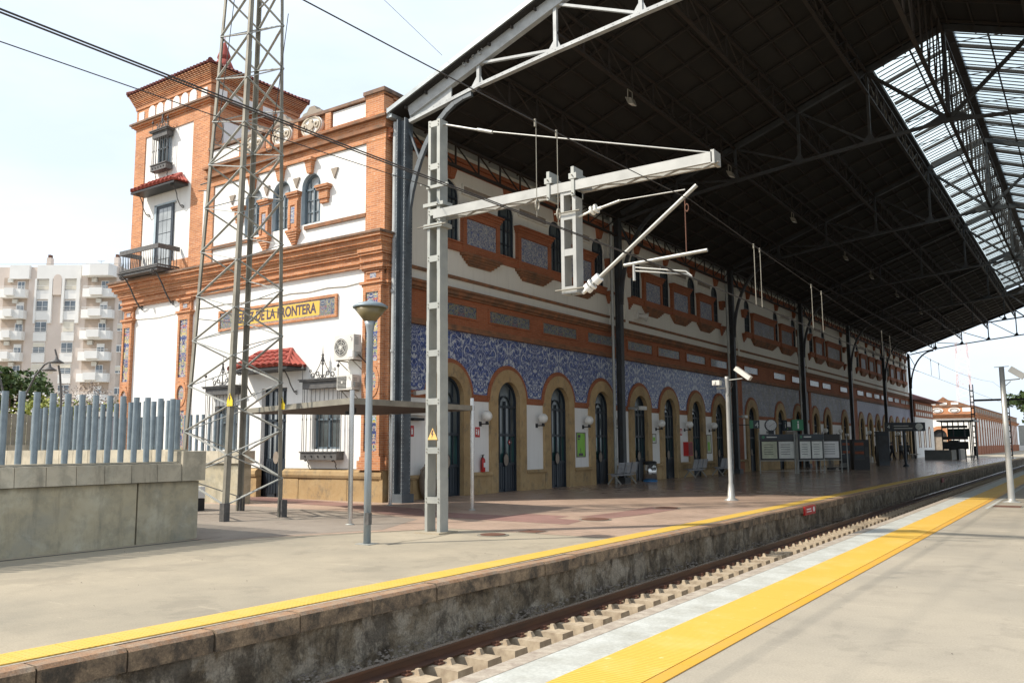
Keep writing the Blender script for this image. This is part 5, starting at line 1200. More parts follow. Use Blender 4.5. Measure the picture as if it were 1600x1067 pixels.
# ================================================================== ENTRANCE CANOPY, LAMP, POSTS
CN = thing('flat_canopy', 'low flat dark canopy on thin steel posts beside the corner of the building', 'canopy', (-13, 12.9, 0))
poly = [(-12.97, 12.85), (-13.15, 17.4), (-17.0, 17.9), (-19.0, 14.75)]
part('canopy_roof', MB().prism(lambda u, v, d: (u, v, 2.52+d), poly, 0, .09), M['canopy_dark'], CN, (-13, 12.9, 2.5))
m_ = MB()
for k in range(4):
    p, q = poly[k], poly[(k+1) % 4]; m_.bar((p[0], p[1], 2.575), (q[0], q[1], 2.575), .03, .13)
part('edge_trim', m_, M['galv_dull'], CN, (-13, 12.9, 2.5))
for x, y, ht in ((-12.93, 12.84, 2.80), (-13.17, 17.35, 2.83), (-16.2, 17.6, 2.55)):
    o = part('post', MB().tube([(x, y, 0), (x, y, ht)], .05, 14), M['steel_bin'], CN, (x, y, 0)); part('base_plate', MB().lathe([(.09, .001), (.09, .02), (.055, .03)], (x, y, 0), 14), M['galv'], o, (x, y, 0))
part('spotlight', MB().box(-14.2, -14.05, 14.0, 14.1, 2.38, 2.5).box(-14.16, -14.09, 13.85, 14.1, 2.34, 2.42), M['black'], CN, (-14.1, 14, 2.4))
LP = thing('street_lamp', 'blue grey lamp post with cone head standing on the grey platform concrete', 'street lamp', (-10.15, 10.48, 0))
part('post', MB().lathe([(.062, 0), (.06, 1.2), (.058, 2.5), (.056, 3.55), (.075, 3.66), (.10, 3.74)], (-10.15, 10.48, 0), 18), simple('streaked blue grey paint', (.17, .22, .26), .45, .6, 1.2, metal=.3, col2=(.36, .39, .40), stretch=(8, 8, 1)), LP, (-10.15, 10.48, 0))
part('diffuser', MB().lathe([(.10, 3.74), (.285, 3.97)], (-10.15, 10.48, 0), 24), simple('yellowed diffuser', (.17, .135, .06), .35, .3, 3), LP, (-10.15, 10.48, 3.7))
part('lamp_hood', MB().lathe([(.30, 3.97), (.305, 4.0), (.22, 4.05), (.06, 4.09), (.04, 4.12)], (-10.15, 10.48, 0), 24), M['galv_blue'], LP, (-10.15, 10.48, 4))
part('junction_box', MB().box(-10.10, -10.01, 10.36, 10.44, .33, .52), M['wrought'], LP, (-10.05, 10.4, .4))
part('base_plate', MB().box(-10.3, -10.0, 10.35, 10.62, .001, .012), M['galv'], LP, (-10.15, 10.48, 0))
PC = thing('camera_post', 'slim white post with floodlight and small camera on top, at the shadow edge', 'post', (-8.83, 23.97, 0))
part('post', MB().lathe([(.20, 0), (.20, .03), (.11, .08), (.075, .45), (.06, .5), (.05, 3.45), (.06, 3.5), (.06, 3.58)], (-8.83, 23.97, 0), 16), M['galv_bright'], PC, (-8.83, 23.97, 0))
part('lamp_arm', MB().tube([(-8.83, 23.97, 3.47), (-8.35, 23.97, 3.50)], .018, 6).tube([(-8.83, 23.97, 3.25), (-9.15, 23.97, 3.25)], .025, 6).tube([(-9.1, 23.97, 3.24), (-9.1, 23.97, 3.34)], .015, 6), M['galv'], PC, (-8.83, 23.97, 3.4))
part('floodlight', MB().bar((-8.52, 23.9, 3.80), (-8.10, 23.9, 3.48), .20, .13), M['ac_white'], PC, (-8.3, 23.9, 3.6))
part('camera', MB().box(-9.2, -8.98, 23.75, 23.95, 3.33, 3.47).box(-9.17, -9.10, 23.72, 23.76, 3.36, 3.44), M['ac_white'], PC, (-9.1, 23.9, 3.4))
part('cable', MB().tube([(-8.78, 23.9, 3.5), (-8.62, 23.9, 3.35), (-8.72, 23.9, 3.15), (-8.8, 23.9, 3.0)], .008, 5), M['wire'], PC, (-8.8, 23.9, 3.2))
RP = thing('lamp_post', 'pale steel lamp post on the right platform with one lamp head pointing right', 'lamp post', (-2.05, 26.9, 0))
x, y = -2.05, 26.9; 
part('post', MB().lathe([(.16, 0), (.16, .03), (.09, .05), (.085, .1), (.072, 1.5), (.065, 3.68)], (x, y, 0), 16), M['galv_bright'], RP, (x, y, 0))
part('lamp_arm', MB().tube([(x, y, 3.3), (x+.42, y, 3.33)], .018, 6).tube([(x, y, 3.1), (x+.2, y, 3.28)], .012, 6).tube([(x-.18, y, 3.68), (x+.18, y, 3.69)], .010, 5), M['galv'], RP, (x, y, 3.4))
part('lamp_head', MB().bar((x+.20, y, 3.62), (x+.52, y, 3.38), .22, .17), M['ac_white'], RP, (x+.4, y, 3.4))
part('base_plate', MB().box(x-.2, x+.2, y-.2, y+.2, .001, .015), M['galv'], RP, (x, y, 0))

# ================================================================== CONCRETE STAIR WALLS AND TUBE FENCE
W1 = thing('retaining_wall', 'stained concrete wall with block coping and a fence of steel tubes on top, nearest', 'wall', (-13.45, 9.6, 0))
for a, b in ((-12, -7.5), (-7.45, -3.0), (-2.95, 1.5), (1.55, 5.68), (5.70, 8.36), (8.38, 9.56)):
    part('wall_panel', MB().box(-13.75, -13.45, a+.006, b-.006, 0, 1.02), M['wall_conc'], W1, (-13.45, (a+b)/2, 0))
y = -12.0
for i in range(45):
    L = .47
    part('coping_block', MB().hexa([(-13.85, y+.005, 1.03), (-13.38, y+.005, 1.03), (-13.38, y+L-.005, 1.03), (-13.85, y+L-.005, 1.03), (-13.85, y+.005, 1.355), (-13.40, y+.005, 1.335), (-13.40, y+L-.005, 1.335), (-13.85, y+L-.005, 1.355)]), M['cap_conc'], W1, (-13.4, y, 1.03)); y += L
part('coping_block', MB().box(-13.9, -13.36, y+.005, 9.62, 1.03, 1.55), M['cap_conc'], W1, (-13.4, 9.4, 1.03))
part('top_rail', MB().box(-13.66, -13.50, -12, 9.15, 1.345, 1.372), M['cap_conc'], W1, (-13.5, 0, 1.36))
def tubes(W, pts, z0, z1, r=.049):
    x0, y0 = pts[0]; b = MB().tube([(x0, y0, z0), (x0, y0, z1)], r, 12); o = part('fence_tube', b, M['galv_blue'], W, (x0, y0, z0))
    for (x, y) in pts[1:]: c = o.copy(); COL.objects.link(c); c.location = Vector((x, y, z0+random.uniform(-.008, .008)))-wloc(W); c.rotation_euler = (random.uniform(-.012, .012), random.uniform(-.012, .012), random.uniform(0, 3))
tubes(W1, [(-13.58, 9.05-.236*k) for k in range(60)], 1.37, 2.48)
W2 = thing('stair_side_wall', 'short concrete wall with steel tubes turning back from the end of the stained wall', 'wall', (-13.9, 9.6, 0))
part('wall_panel', MB().box(-22, -13.91, 9.32, 9.58, 0, 1.2), M['wall_conc'], W2, (-14, 9.5, 0))
for k in range(12): x = -13.93-.55*(k+1); part('coping_block', MB().box(x+.006, x+.544, 9.26, 9.64, 1.21, 1.58), M['cap_conc'], W2, (x, 9.5, 1.2))
tubes(W2, [(-14.05-.25*k, 9.46) for k in range(22)], 1.58, 2.50)
W3 = thing('far_stair_wall', 'concrete wall with steel tubes behind the lattice tower, farther from the platform', 'wall', (-20.2, 16, 0))
part('wall_panel', MB().box(-31, -20.3, 15.9, 16.15, 0, 1.15), M['wall_conc'], W3, (-20.3, 16, 0))
for k in range(18): x = -20.2-.6*(k+1); part('coping_block', MB().box(x+.006, x+.594, 15.84, 16.2, 1.16, 1.52), M['cap_conc'], W3, (x, 16, 1.16))
tubes(W3, [(-20.35-.30*k, 16.02) for k in range(35)], 1.52, 2.62)
W4 = thing('slat_wall', 'concrete wall topped with grey upright boards behind the tube fence', 'wall', (-30, 13, 0))
part('wall_panel', MB().box(-29.9, -29.6, 6, 15.8, 0, 1.35), M['wall_conc'], W4, (-29.7, 13, 0))
for k in range(14): y = 6+k*.7; part('coping_block', MB().box(-29.95, -29.55, y+.006, y+.694, 1.36, 1.75), M['cap_conc'], W4, (-29.6, y, 1.36))
for k in range(60): y = 6.1+k*.162; part('board', MB().box(-29.78, -29.74, y, y+.135, 1.75, 2.78+random.uniform(-.03, .03)), M['galv_dull'], W4, (-29.75, y, 1.75))
x0, y0 = -28.6, 16.9
bn = thing('recycling_container', 'grey recycling container with slanted lid seen between the fence tubes', 'recycling container', (-32.2, 18.6, 0))
part('container_body', MB().prism(lambda u, v, d: (-32.2+u*.82, 18.6+u*.57+d, v), [(-1.0, 1.5), (1.0, 1.5), (.95, 2.5), (.45, 2.95), (-.35, 2.95), (-.95, 2.2)], -.5, .5), simple('grey plastic', (.20, .20, .23), .5, .2), bn, (-32.2, 18.6, 0))
part('container_lid', MB().prism(lambda u, v, d: (-32.2+u*.82, 18.6+u*.57+d, v), [(-.45, 2.86), (.6, 2.86), (.4, 3.05), (-.25, 3.05)], -.55, .55), M['ac_white'], bn, (-32.2, 18.6, 2.9))
part('container_base', MB().prism(lambda u, v, d: (-32.2+u*.82, 18.6+u*.57+d, v), [(-.9, 0), (.9, 0), (.9, 1.5), (-.9, 1.5)], -.45, .45), M['dark_grille'], bn, (-32.2, 18.6, 0))
yb = thing('stencilled_box', 'low box with a yellow and white label at the foot of the lattice tower', 'box', (-21.6, 16.6, 0))
Yb = lambda u, v, d: (-19.9+u, 13.3-d, v)
yb.location = (-19.6, 13.5, 0); WL[yb] = Vector((-19.6, 13.5, 0))
part('box_body', MB().mbox(Yb, -.6, .75, .0, .32, -.5, 0), M['black'], yb); part('yellow_panel', MB().mbox(Yb, -.6, .42, .33, .62, -.5, 0), M['yellow'], yb)
lb = part('white_label', MB().mbox(Yb, .425, .75, .33, .62, -.5, 0), M['pure_white'], yb); part('label_symbol', MB().ring(Yb, .59, .46, .03, .055, 0, .006, n=12).mbox(Yb, .57, .61, .52, .57, 0, .006), M['ink'], lb)
cn = thing('bollard_stub', 'short reddish and white marker block on the ground by the tower leg', 'marker', (-18.5, 13.7, 0))
part('marker_base', MB().box(-18.78, -18.52, 12.0, 12.2, 0, .32), M['rust'], cn); part('marker_band', MB().box(-18.77, -18.53, 12.01, 12.19, .32, .42), M['jug'], cn)

# ================================================================== WALL THINGS
def ac(x0, x1, z0, z1, d, lab, grille_dark=False):
    t_ = thing('air_conditioner', lab, 'air conditioner', (x0, 18.5-d, z0))
    part('casing', MB().box(x0, x1, 18.5-d, 18.5-d+.32, z0, z1), M['ac_white'], t_)
    cx_, cz = x0+(x1-x0)*.36, (z0+z1)/2; r = (z1-z0)*.36; Af = lambda u, v, dd: (u, 18.5-d-dd, v)
    if grille_dark: part('fan_grille', MB().mbox(Af, x0+.03, x0+(x1-x0)*.62, z0+.04, z1-.04, .002, .012), M['dark_grille'], t_)
    else: part('fan_opening', MB().disc(Af, cx_, cz, r, r, .002, .006, 24), M['dark_grille'], t_)
    g = MB()
    if grille_dark:
        for k in range(9): z = z0+.06+(z1-z0-.12)*k/8; g.mbox(Af, x0+.03, x0+(x1-x0)*.62, z-.004, z+.004, .012, .02)
    else:
        for rr in (.35, .6, .85, 1.0): g.ring(Af, cx_, cz, r*rr-.006, r*rr+.006, .006, .018, n=20)
        for k in range(6): a_ = k*pi/3+.3; g.bar(Af(cx_, cz, .012), Af(cx_+r*math.cos(a_), cz+r*math.sin(a_), .012), .012, .01)
    part('fan_guard', g, M['ac_white'], t_); part('fan_hub', MB().disc(Af, cx_, cz, r*.22, r*.22, .006, .024, 14), M['ac_white'], t_)
    part('service_cover', MB().mbox(Af, x1-.22, x1-.03, z0+.06, z0+.26, .002, .015), M['pure_white'], t_)
    mk = MB()
    for k in range(3): mk.mbox(Af, x1-.10+k*.0, x1-.05, z1-.13-k*.035, z1-.115-k*.035, .002, .004)
    mk.prism(Af, [(x1-.12, z1-.06), (x1-.10, z1-.10), (x1-.14, z1-.10)], .002, .004); part('printed_mark', mk, M['ink'], t_)
    sd_ = MB()
    for k in range(4): sd_.box(x1, x1+.006, 18.5-d+.05, 18.5-d+.2, z1-.12-k*.06, z1-.09-k*.06)
    sd_.box(x1, x1+.05, 18.5-d+.08, 18.5-d+.26, z0+.08, z0+.22); part('side_vent', sd_, M['galv'], t_)
    b_ = MB()
    for x in (x0+.12, x1-.12): b_.bar((x, 18.5-d-.02, z0-.02), (x, 18.49, z0-.02), .03); b_.bar((x, 18.5-d+.1, z0-.04), (x, 18.49, z0-.28), .02)
    part('bracket', b_, M['galv_dull'], t_); return t_
ac(-18.95, -18.12, 4.22, 4.97, .48, 'larger upper air conditioner with round fan on the white end wall')
ac(-18.86, -18.22, 3.32, 3.76, .42, 'smaller lower air conditioner with dark fan grille on the white end wall', True)
single('ac_pipes', MB().tube([(-18.0, 18.1, 4.35), (-17.9, 18.35, 4.1), (-17.95, 18.45, 3.6), (-18.05, 18.4, 3.4)], .018, 6).tube([(-17.98, 18.47, 4.3), (-17.85, 18.47, 4.55), (-17.8, 18.35, 4.2), (-17.82, 18.35, 1.0)], .012, 6), M['black'], 'dark pipes running down beside the two air conditioners', 'pipe', (-18, 18.4, 4))
GY = [23.3, 26.85, 30.35, 33.0, 37.35, 40.75, 44.1, 46.9, 53.9, 58.8, 67, 71.5, 82.2, 85.6, 89.0, 95.6, 99]
def globe_lamp(y, lab):
    t_ = thing('wall_lamp', lab, 'wall lamp', F(y, 2.4, 0), 'globe lamps along the blue tiled front')
    part('globe', MB().lathe([(.02, -.185), (.09, -.165), (.15, -.11), (.18, -.04), (.18, .04), (.15, .11), (.09, .165), (.02, .185)], F(y, 2.62, .30), 18), M['globe'], t_)
    part('bracket', MB().tube([F(y, 2.36, .0), F(y, 2.36, .30)], .022, 8).tube([F(y, 2.36, .30), F(y, 2.46, .30)], .05, 10).lathe([(.06, -.03), (.075, .0), (.06, .03)], F(y, 2.36, .30), 10).mbox(F, y-.06, y+.06, 2.28, 2.44, 0, .03), M['black'], t_); return t_
gl = ['globe wall lamp between the first two doors from the near corner', 'globe wall lamp between the second and third doors', 'globe wall lamp above the green poster', 'globe wall lamp just before the first full iron column', 'globe wall lamp above the small framed notice', 'globe wall lamp above the red hose cabinet', 'globe wall lamp above the last framed poster, left of the camera post', 'globe wall lamp just right of the camera post', 'globe wall lamp left of the information sign', 'globe wall lamp right of the information sign', 'globe wall lamp past the third column, first of two', 'globe wall lamp past the third column, second of two', 'globe wall lamp past the fourth column, nearest of three', 'globe wall lamp past the fourth column, middle of three', 'globe wall lamp past the fourth column, farthest of three', 'globe wall lamp near the far end, next to last', 'globe wall lamp at the far end, the last']
for y, l in zip(GY, gl): globe_lamp(y, l)
def fire_ext(y, lab):
    t_ = thing('fire_extinguisher', lab, 'fire extinguisher', F(y, .75, .12))
    part('cylinder', MB().lathe([(.07, 0), (.085, .02), (.085, .40), (.06, .46), (.03, .48)], F(y, .74, .12), 14), M['red'], t_)
    part('valve', MB().lathe([(.025, .48), (.03, .53), (.02, .56)], F(y, .74, .12), 8).bar(F(y-.06, 1.30, .12), F(y+.07, 1.32, .12), .02), M['black'], t_)
    part('hose', MB().tube([F(y-.03, 1.27, .12), F(y-.12, 1.2, .14), F(y-.11, .95, .14), F(y-.08, .8, .14)], .012, 6), M['black'], t_)
    part('paper_label', MB().mbox(F, y-.05, y+.05, .9, 1.05, .195, .208), M['pure_white'], t_)
fire_ext(23.3, 'red fire extinguisher hanging between the first two doors')
def fsign(y, z, lab):
    t_ = thing('fire_sign', lab, 'sign', F(y, z, .01)); part('sign_plate', MB().mbox(F, y-.13, y+.13, z-.17, z+.17, .002, .012), M['red'], t_)
    part('pictogram', MB().mbox(F, y+.01, y+.08, z-.1, z+.06, .012, .015).mbox(F, y+.02, y+.06, z+.07, z+.1, .012, .015).mbox(F, y-.09, y-.04, z-.08, z+.03, .012, .015).mbox(F, y-.09, y-.03, z+.05, z+.1, .012, .015), M['pure_white'], t_)
fsign(23.15, 2.08, 'small red fire extinguisher sign between the first two doors')
fsign(19.75, 2.08, 'small red fire sign on the white wall at the near corner')
def poster(y0, y1, z0, z1, mt, lab, cat='poster'):
    t_ = thing('wall_poster', lab, cat, F((y0+y1)/2, z0, .02)); f = MB()
    for q in ((y0, y1, z0, z0+.04), (y0, y1, z1-.04, z1), (y0, y0+.04, z0+.04, z1-.04), (y1-.04, y1, z0+.04, z1-.04)): f.mbox(F, *q, .002, .04)
    part('frame', f, M['galv_dull'], t_); part('sheet', MB().mbox(F, y0+.04, y1-.04, z0+.04, z1-.04, .002, .02), M[mt], t_); return t_
p = poster(29.78, 30.5, 1.14, 2.14, 'lime', 'framed lime green poster on the wall between the third and fourth doors')
part('poster_print', MB().mbox(F, 29.9, 30.1, 1.92, 2.04, .02, .023).mbox(F, 29.9, 30.05, 1.84, 1.89, .02, .023).mbox(F, 29.95, 30.3, 1.2, 1.3, .02, .023).mbox(F, 30.1, 30.14, 1.3, 1.5, .02, .023), M['ink'], p)
p = poster(36.85, 37.3, 1.68, 2.14, 'poster', 'small framed green notice past the first full column', 'notice'); part('green_print', MB().mbox(F, 36.95, 37.2, 1.8, 1.98, .02, .023), M['lime'], p)
p = poster(43.65, 44.3, 1.13, 2.14, 'poster2', 'framed poster beside the white camera post', 'poster'); part('poster_print', MB().mbox(F, 43.8, 44.1, 1.3, 1.75, .02, .023), M['lime'], p)
fc = thing('hose_cabinet', 'red fire hose cabinet on the wall past the first full column', 'hose cabinet', F(40.8, 1.05, 0))
part('cabinet_body', MB().mbox(F, 40.55, 41.15, 1.05, 1.75, .0, .26), M['red'], fc); part('cabinet_door', MB().mbox(F, 40.6, 41.1, 1.10, 1.70, .26, .275), simple('dark red door', (.22, .02, .02), .5, .2), fc)
fsign(40.3, 2.25, 'small red fire sign above the hose cabinet')
ex = thing('exit_sign_lamp', 'green emergency exit lamp box on a bracket by the near corner', 'exit sign', F(19.9, 2.55, .3))
part('lamp_box', MB().mbox(F, 19.45, 20.35, 2.56, 2.72, .05, .2), M['ac_white'], ex); part('green_panel', MB().mbox(F, 19.4, 20.3, 2.76, 2.84, .05, .22), M['green_sign'], ex); part('bracket', MB().mbox(F, 19.6, 20.1, 2.40, 2.48, 0, .25), M['black'], ex)
cm = thing('security_camera', 'small white security camera on the wall above the canopy by the near corner', 'security camera', F(19.4, 3.15, .3))
part('camera_body', MB().bar(F(19.35, 3.2, .5), F(19.8, 3.27, .6), .14, .12), M['ac_white'], cm); part('camera_arm', MB().tube([F(19.3, 3.25, .0), F(19.4, 3.2, .45)], .02, 6), M['galv'], cm)
for y, z, l in ((34.6, 3.25, 'white bracket lamp beside the first full iron column'), (48.0, 3.2, 'white bracket lamp at the second full iron column')):
    t_ = thing('bracket_lamp', l, 'lamp', F(y, z, .6)); part('lamp_box', MB().mbox(F, y-.2, y+.25, z-.08, z+.08, .55, .75), M['ac_white'], t_); part('bracket', MB().mbox(F, y-.25, y-.2, z-.05, z+.05, 0, .6), M['galv'], t_)
so_ = thing('loudspeaker', 'pale round loudspeaker on the upper wall just past the first full column', 'loudspeaker', F(35.5, 7.6, .3))
part('horn', MB().tube([F(35.5, 7.6, .1), F(35.6, 7.55, .35), F(35.7, 7.5, .5)], [.10, .12, .24], 14), M['ac_white'], so_); part('bracket', MB().mbox(F, 35.3, 35.4, 7.4, 7.8, 0, .2), M['ac_white'], so_)
# no-entry sticker and clay jug with flower pot
single('door_sticker', MB().disc(F, 25.25, 1.74, .085, .085, -.115, -.109, 16), M['red'], 'round red no-entry sticker on the glass of the second door', 'sticker', F(25.25, 1.74, -.3))
single('sticker_bar', MB().mbox(F, 25.19, 25.31, 1.72, 1.76, -.108, -.105), M['pure_white'], 'white bar across the red no-entry sticker', 'sticker', F(25.25, 1.74, -.1))
jg = thing('clay_jug', 'tall pale clay jug standing against the wall at the near corner', 'jug', (-17.0, 20.15, 0))
part('jug_body', MB().lathe([(.13, 0), (.24, .25), (.28, .55), (.22, .85), (.10, 1.0), (.12, 1.06)], (-17.0, 20.15, 0), 18), M['jug'], jg); part('handle', MB().tube([(-17.0, 20.0, 1.0), (-17.0, 19.82, .9), (-17.0, 19.9, .7)], .022, 6), M['jug'], jg)
fp = thing('potted_plant', 'small plant in a terracotta pot beside the clay jug', 'potted plant', (-16.95, 20.75, 0))
part('pot', MB().lathe([(.13, 0), (.19, .32), (.21, .33), (.21, .38)], (-16.95, 20.75, 0), 14), M['terracotta'], fp)
def leaves(n, c, rad, size, seed, shell=.5, flat=1.0):
    rnd = random.Random(seed); m_ = MB()
    for _ in range(n):
        while True:
            v = Vector((rnd.uniform(-1, 1), rnd.uniform(-1, 1), rnd.uniform(-1, 1)))
            if shell < v.length < 1: break
        p = Vector(c)+Vector((v.x*rad[0], v.y*rad[1], v.z*rad[2])); s_ = size*rnd.uniform(.6, 1.3)
        a_ = Vector((rnd.uniform(-1, 1), rnd.uniform(-1, 1), rnd.uniform(-.6, .6))).normalized()*s_; b_ = a_.cross(Vector((rnd.uniform(-1, 1), rnd.uniform(-1, 1), rnd.uniform(-1, 1)))).normalized()*s_*.5
        m_.add([p-a_*.6, p+b_, p+a_*.6, p-b_], [(0, 1, 2, 3)])
    return m_
part('foliage', leaves(160, (-16.95, 20.75, .62), (.24, .24, .28), .09, 3, 0), M['leaf'], fp)
# ================================================================== BENCHES, BIN, PLATFORM FURNITURE
def bench(x, y, rot, lab):
    t_ = thing('bench', lab, 'bench', (x, y, 0), 'steel benches against the front')
    cs, sn = math.cos(rot), math.sin(rot); T_ = lambda u, v, z: (x+u*cs-v*sn, y+u*sn+v*cs, z)
    def q(m_, u0, u1, v0, v1, z0, z1, sh=0): return m_.hexa([T_(u0, v0, z0), T_(u1, v0, z0), T_(u1, v1, z0), T_(u0, v1, z0), T_(u0, v0+sh, z1), T_(u1, v0+sh, z1), T_(u1, v1+sh, z1), T_(u0, v1+sh, z1)])
    for k in range(3):
        u0 = -.9+k*.6; s_ = MB(); 
        for j in range(7): q(s_, u0+.02, u0+.58, -.22+j*.065, -.22+j*.065+.05, .42+j*-.004, .44+j*-.004)
        part('seat', s_, M['bench'], t_); s_ = MB()
        for j in range(8): z = .47+j*.055; sh = .22+.10*(j/8); q(s_, u0+.02, u0+.58, sh, sh+.02, z, z+.042)
        s_.bar(T_(u0+.04, .21, .42), T_(u0+.04, .33, .90), .03); s_.bar(T_(u0+.56, .21, .42), T_(u0+.56, .33, .90), .03); part('backrest', s_, M['bench'], t_)
    part('beam', q(MB(), -.95, .95, -.03, .05, .34, .41), M['bench'], t_)
    for u in (-.7, .7):
        for s in (-1, 1): part('leg', MB().bar(T_(u, 0, .36), T_(u, s*.30, .01), .04, .05), M['galv_bright'], t_)
bench(-16.55, 32.2, -pi/2, 'steel bench nearest, at the foot of the first full iron column'); bench(-16.6, 40.2, -pi/2, 'steel bench before the red hose cabinet, the middle one'); bench(-16.6, 43.9, -pi/2, 'steel bench farthest of the three, left of the camera post')
bn = thing('litter_bin', 'shiny steel litter bin with dark lid and blue base against the front', 'litter bin', (-16.55, 34.9, 0))
part('drum', MB().lathe([(.30, .08), (.30, .78)], (-16.55, 34.9, 0), 24), M['steel_bin'], bn); part('lid', MB().lathe([(.31, .78), (.31, .86), (.24, .90)], (-16.55, 34.9, 0), 24), M['black'], bn); part('base_ring', MB().lathe([(.32, 0), (.32, .06)], (-16.55, 34.9, 0), 24), M['blue'], bn)
G = lambda x, y, rot: (lambda u, v, d: (x+u*math.cos(rot)-(-d)*math.sin(rot)*-1, y+u*math.sin(rot)-d*math.cos(rot), v))
def frame_map(x, y, rot):  # u along direction rot, d towards the viewer side (perpendicular, right-hand)
    cu, su = math.cos(rot), math.sin(rot)
    return lambda u, v, d: (x+u*cu+d*su, y+u*su-d*cu, v)
def board(nm, x, y, rot, wd, z0, z1, sheets, lab, heading=True):
    t_ = thing(nm, lab, 'notice board', (x, y, 0)); Q = frame_map(x, y, rot)
    for u in (0, wd): part('post', MB().tube([Q(u, 0, 0), Q(u, z1+.12, 0)], .03, 8), M['galv'], t_)
    part('panel', MB().mbox(Q, .04, wd-.04, z0, z1, -.04, .04), M['dark_grille'], t_)
    if heading: part('header', MB().mbox(Q, .02, wd-.02, z1-.30, z1, .04, .06), M['navy'], t_); h = part('header_mark', MB().disc(Q, .22, z1-.15, .08, .08, .06, .066, 14), M['green_sign'], t_); part('header_text', MB().mbox(Q, .4, .4+wd*.28, z1-.18, z1-.12, .06, .066), M['poster'], t_)
    n = len(sheets); sw = (wd-.16)/n
    for k, mt in enumerate(sheets):
        o = part('sheet', MB().mbox(Q, .08+k*sw+.05, .08+(k+1)*sw-.05, z0+.08, z1-.40, .04, .05), M[mt], t_)
        ln = MB()
        for j in range(5): ln.mbox(Q, .08+k*sw+.16, .08+(k+1)*sw-.25, z0+.3+j*.13, z0+.325+j*.13, .05, .053)
        part('printed_line', ln, M['dark_grille'], o)
    part('lower_rail', MB().mbox(Q, 0, wd, z0-.06, z0-.02, -.02, .02).mbox(Q, 0, wd, .15, .17, -.01, .01), M['galv'], t_)
    return t_
board('timetable_board', -15.45, 46.6, .42, 1.95, .75, 2.15, ['poster2', 'poster'], 'left free-standing timetable board with two pale sheets under the clock')
board('timetable_board', -13.60, 47.4, .95, 1.75, .75, 2.15, ['poster', 'poster'], 'middle free-standing timetable board right of the information sign')
board('map_board', -13.0, 49.6, .45, 1.15, .75, 2.15, ['pure_white'], 'right free-standing board with one white map sheet', False)
isg = thing('information_sign', 'tall post with a green information sign showing a white i', 'sign', (-13.72, 47.25, 0)); Q = frame_map(-13.72, 47.25, .55)
part('post', MB().tube([(-13.72, 47.25, 0), (-13.72, 47.25, 2.4)], .035, 8), M['galv'], isg)
part('sign_box', MB().mbox(Q, -.10, .50, 2.36, 2.94, -.2, .12), M['green_sign'], isg); part('sign_side', MB().mbox(frame_map(-14.1, 47.0, 1.3), -.25, .12, 2.36, 2.92, -.05, .05), M['navy'], isg)
text_obj('letter', 'i', .62, M['pure_white'], isg, Q, .22, 2.64, .125, .005, font_off=.008); text_obj('letter', 'i', .5, M['poster'], isg, frame_map(-14.1, 47.0, 1.3), -.06, 2.64, .055, .004)
def clock(x, y, z, r, rot, lab, post_z=None):
    t_ = thing('clock', lab, 'clock', (x, y, z)); Q = frame_map(x, y, rot)
    part('case', MB().disc(Q, 0, z, r*1.13, r*1.13, -.12, .03, 28), M['navy'], t_); part('dial', MB().disc(Q, 0, z, r, r, .03, .04, 28), M['pure_white'], t_)
    h = MB().bar(Q(0, z, .045), Q(r*.62, z+r*.38, .045), .03, .01).bar(Q(0, z, .045), Q(-r*.38, z-r*.30, .045), .04, .01)
    part('clock_hand', h, M['black'], t_); m_ = MB()
    for k in range(12): a_ = k*pi/6; m_.bar(Q(r*.78*math.cos(a_), z+r*.78*math.sin(a_), .045), Q(r*.93*math.cos(a_), z+r*.93*math.sin(a_), .045), .022, .008)
    part('hour_mark', m_, M['black'], t_); part('neck', MB().mbox(Q, -r*.5, r*.5, z-r*1.7, z-r*.9, -.08, -.0), M['navy'], t_); return t_
clock(-15.2, 48, 2.68, .30, .55, 'round white platform clock in a dark case above the left timetable board')
ns = thing('platform_number_sign', 'dark green sign with the number 4 left of the clock', 'sign', (-15.9, 47, 2.7)); Q = frame_map(-16.1, 47, .5)
part('sign_box', MB().mbox(Q, 0, .55, 2.5, 2.95, -.06, .04), M['navy'], ns); part('green_side', MB().mbox(Q, .0, .2, 2.5, 2.95, .04, .045), M['green_sign'], ns); text_obj('number', '4', .42, M['poster'], ns, Q, .40, 2.68, .045, .004); part('bracket', MB().tube([(-17.3, 46.6, 2.7), (-16.1, 47, 2.7)], .025, 6), M['black'], ns)
gs = thing('exit_direction_sign', 'small green and navy direction sign hanging right of the clock', 'sign', (-14.6, 49, 2.55)); Q = frame_map(-14.95, 49.3, .5)
part('sign_box', MB().mbox(Q, 0, 1.05, 2.36, 2.6, -.05, .05), M['navy'], gs); part('arrow', MB().prism(Q, [(.1, 2.42), (.22, 2.42), (.22, 2.39), (.32, 2.48), (.22, 2.57), (.22, 2.54), (.1, 2.54)], .05, .055), M['lime'], gs); part('yellow_tab', MB().mbox(Q, .15, .7, 2.12, 2.33, -.05, .04), M['jug'], gs)
for x, y in ((-12.15, 50.5), (-11.2, 52.0), (-13.0, 52.6)):
    pass
def post(x, y, h, lab):
    t_ = thing('steel_post', lab, 'post', (x, y, 0)); part('shaft', MB().tube([(x, y, 0), (x, y, h)], .035, 8), M['galv'], t_); part('cap', MB().box(x-.05, x+.12, y-.06, y+.06, h, h+.14), M['galv_bright'], t_)
post(-13.15, 49.3, 2.1, 'plain steel post between the middle and right boards'); post(-11.9, 51.2, 2.05, 'plain steel post with a small pale box right of the boards')
lt = thing('luggage_trolley', 'row of nested luggage trolleys beside the boards', 'luggage trolley', (-13.6, 55.5, 0))
m_ = MB()
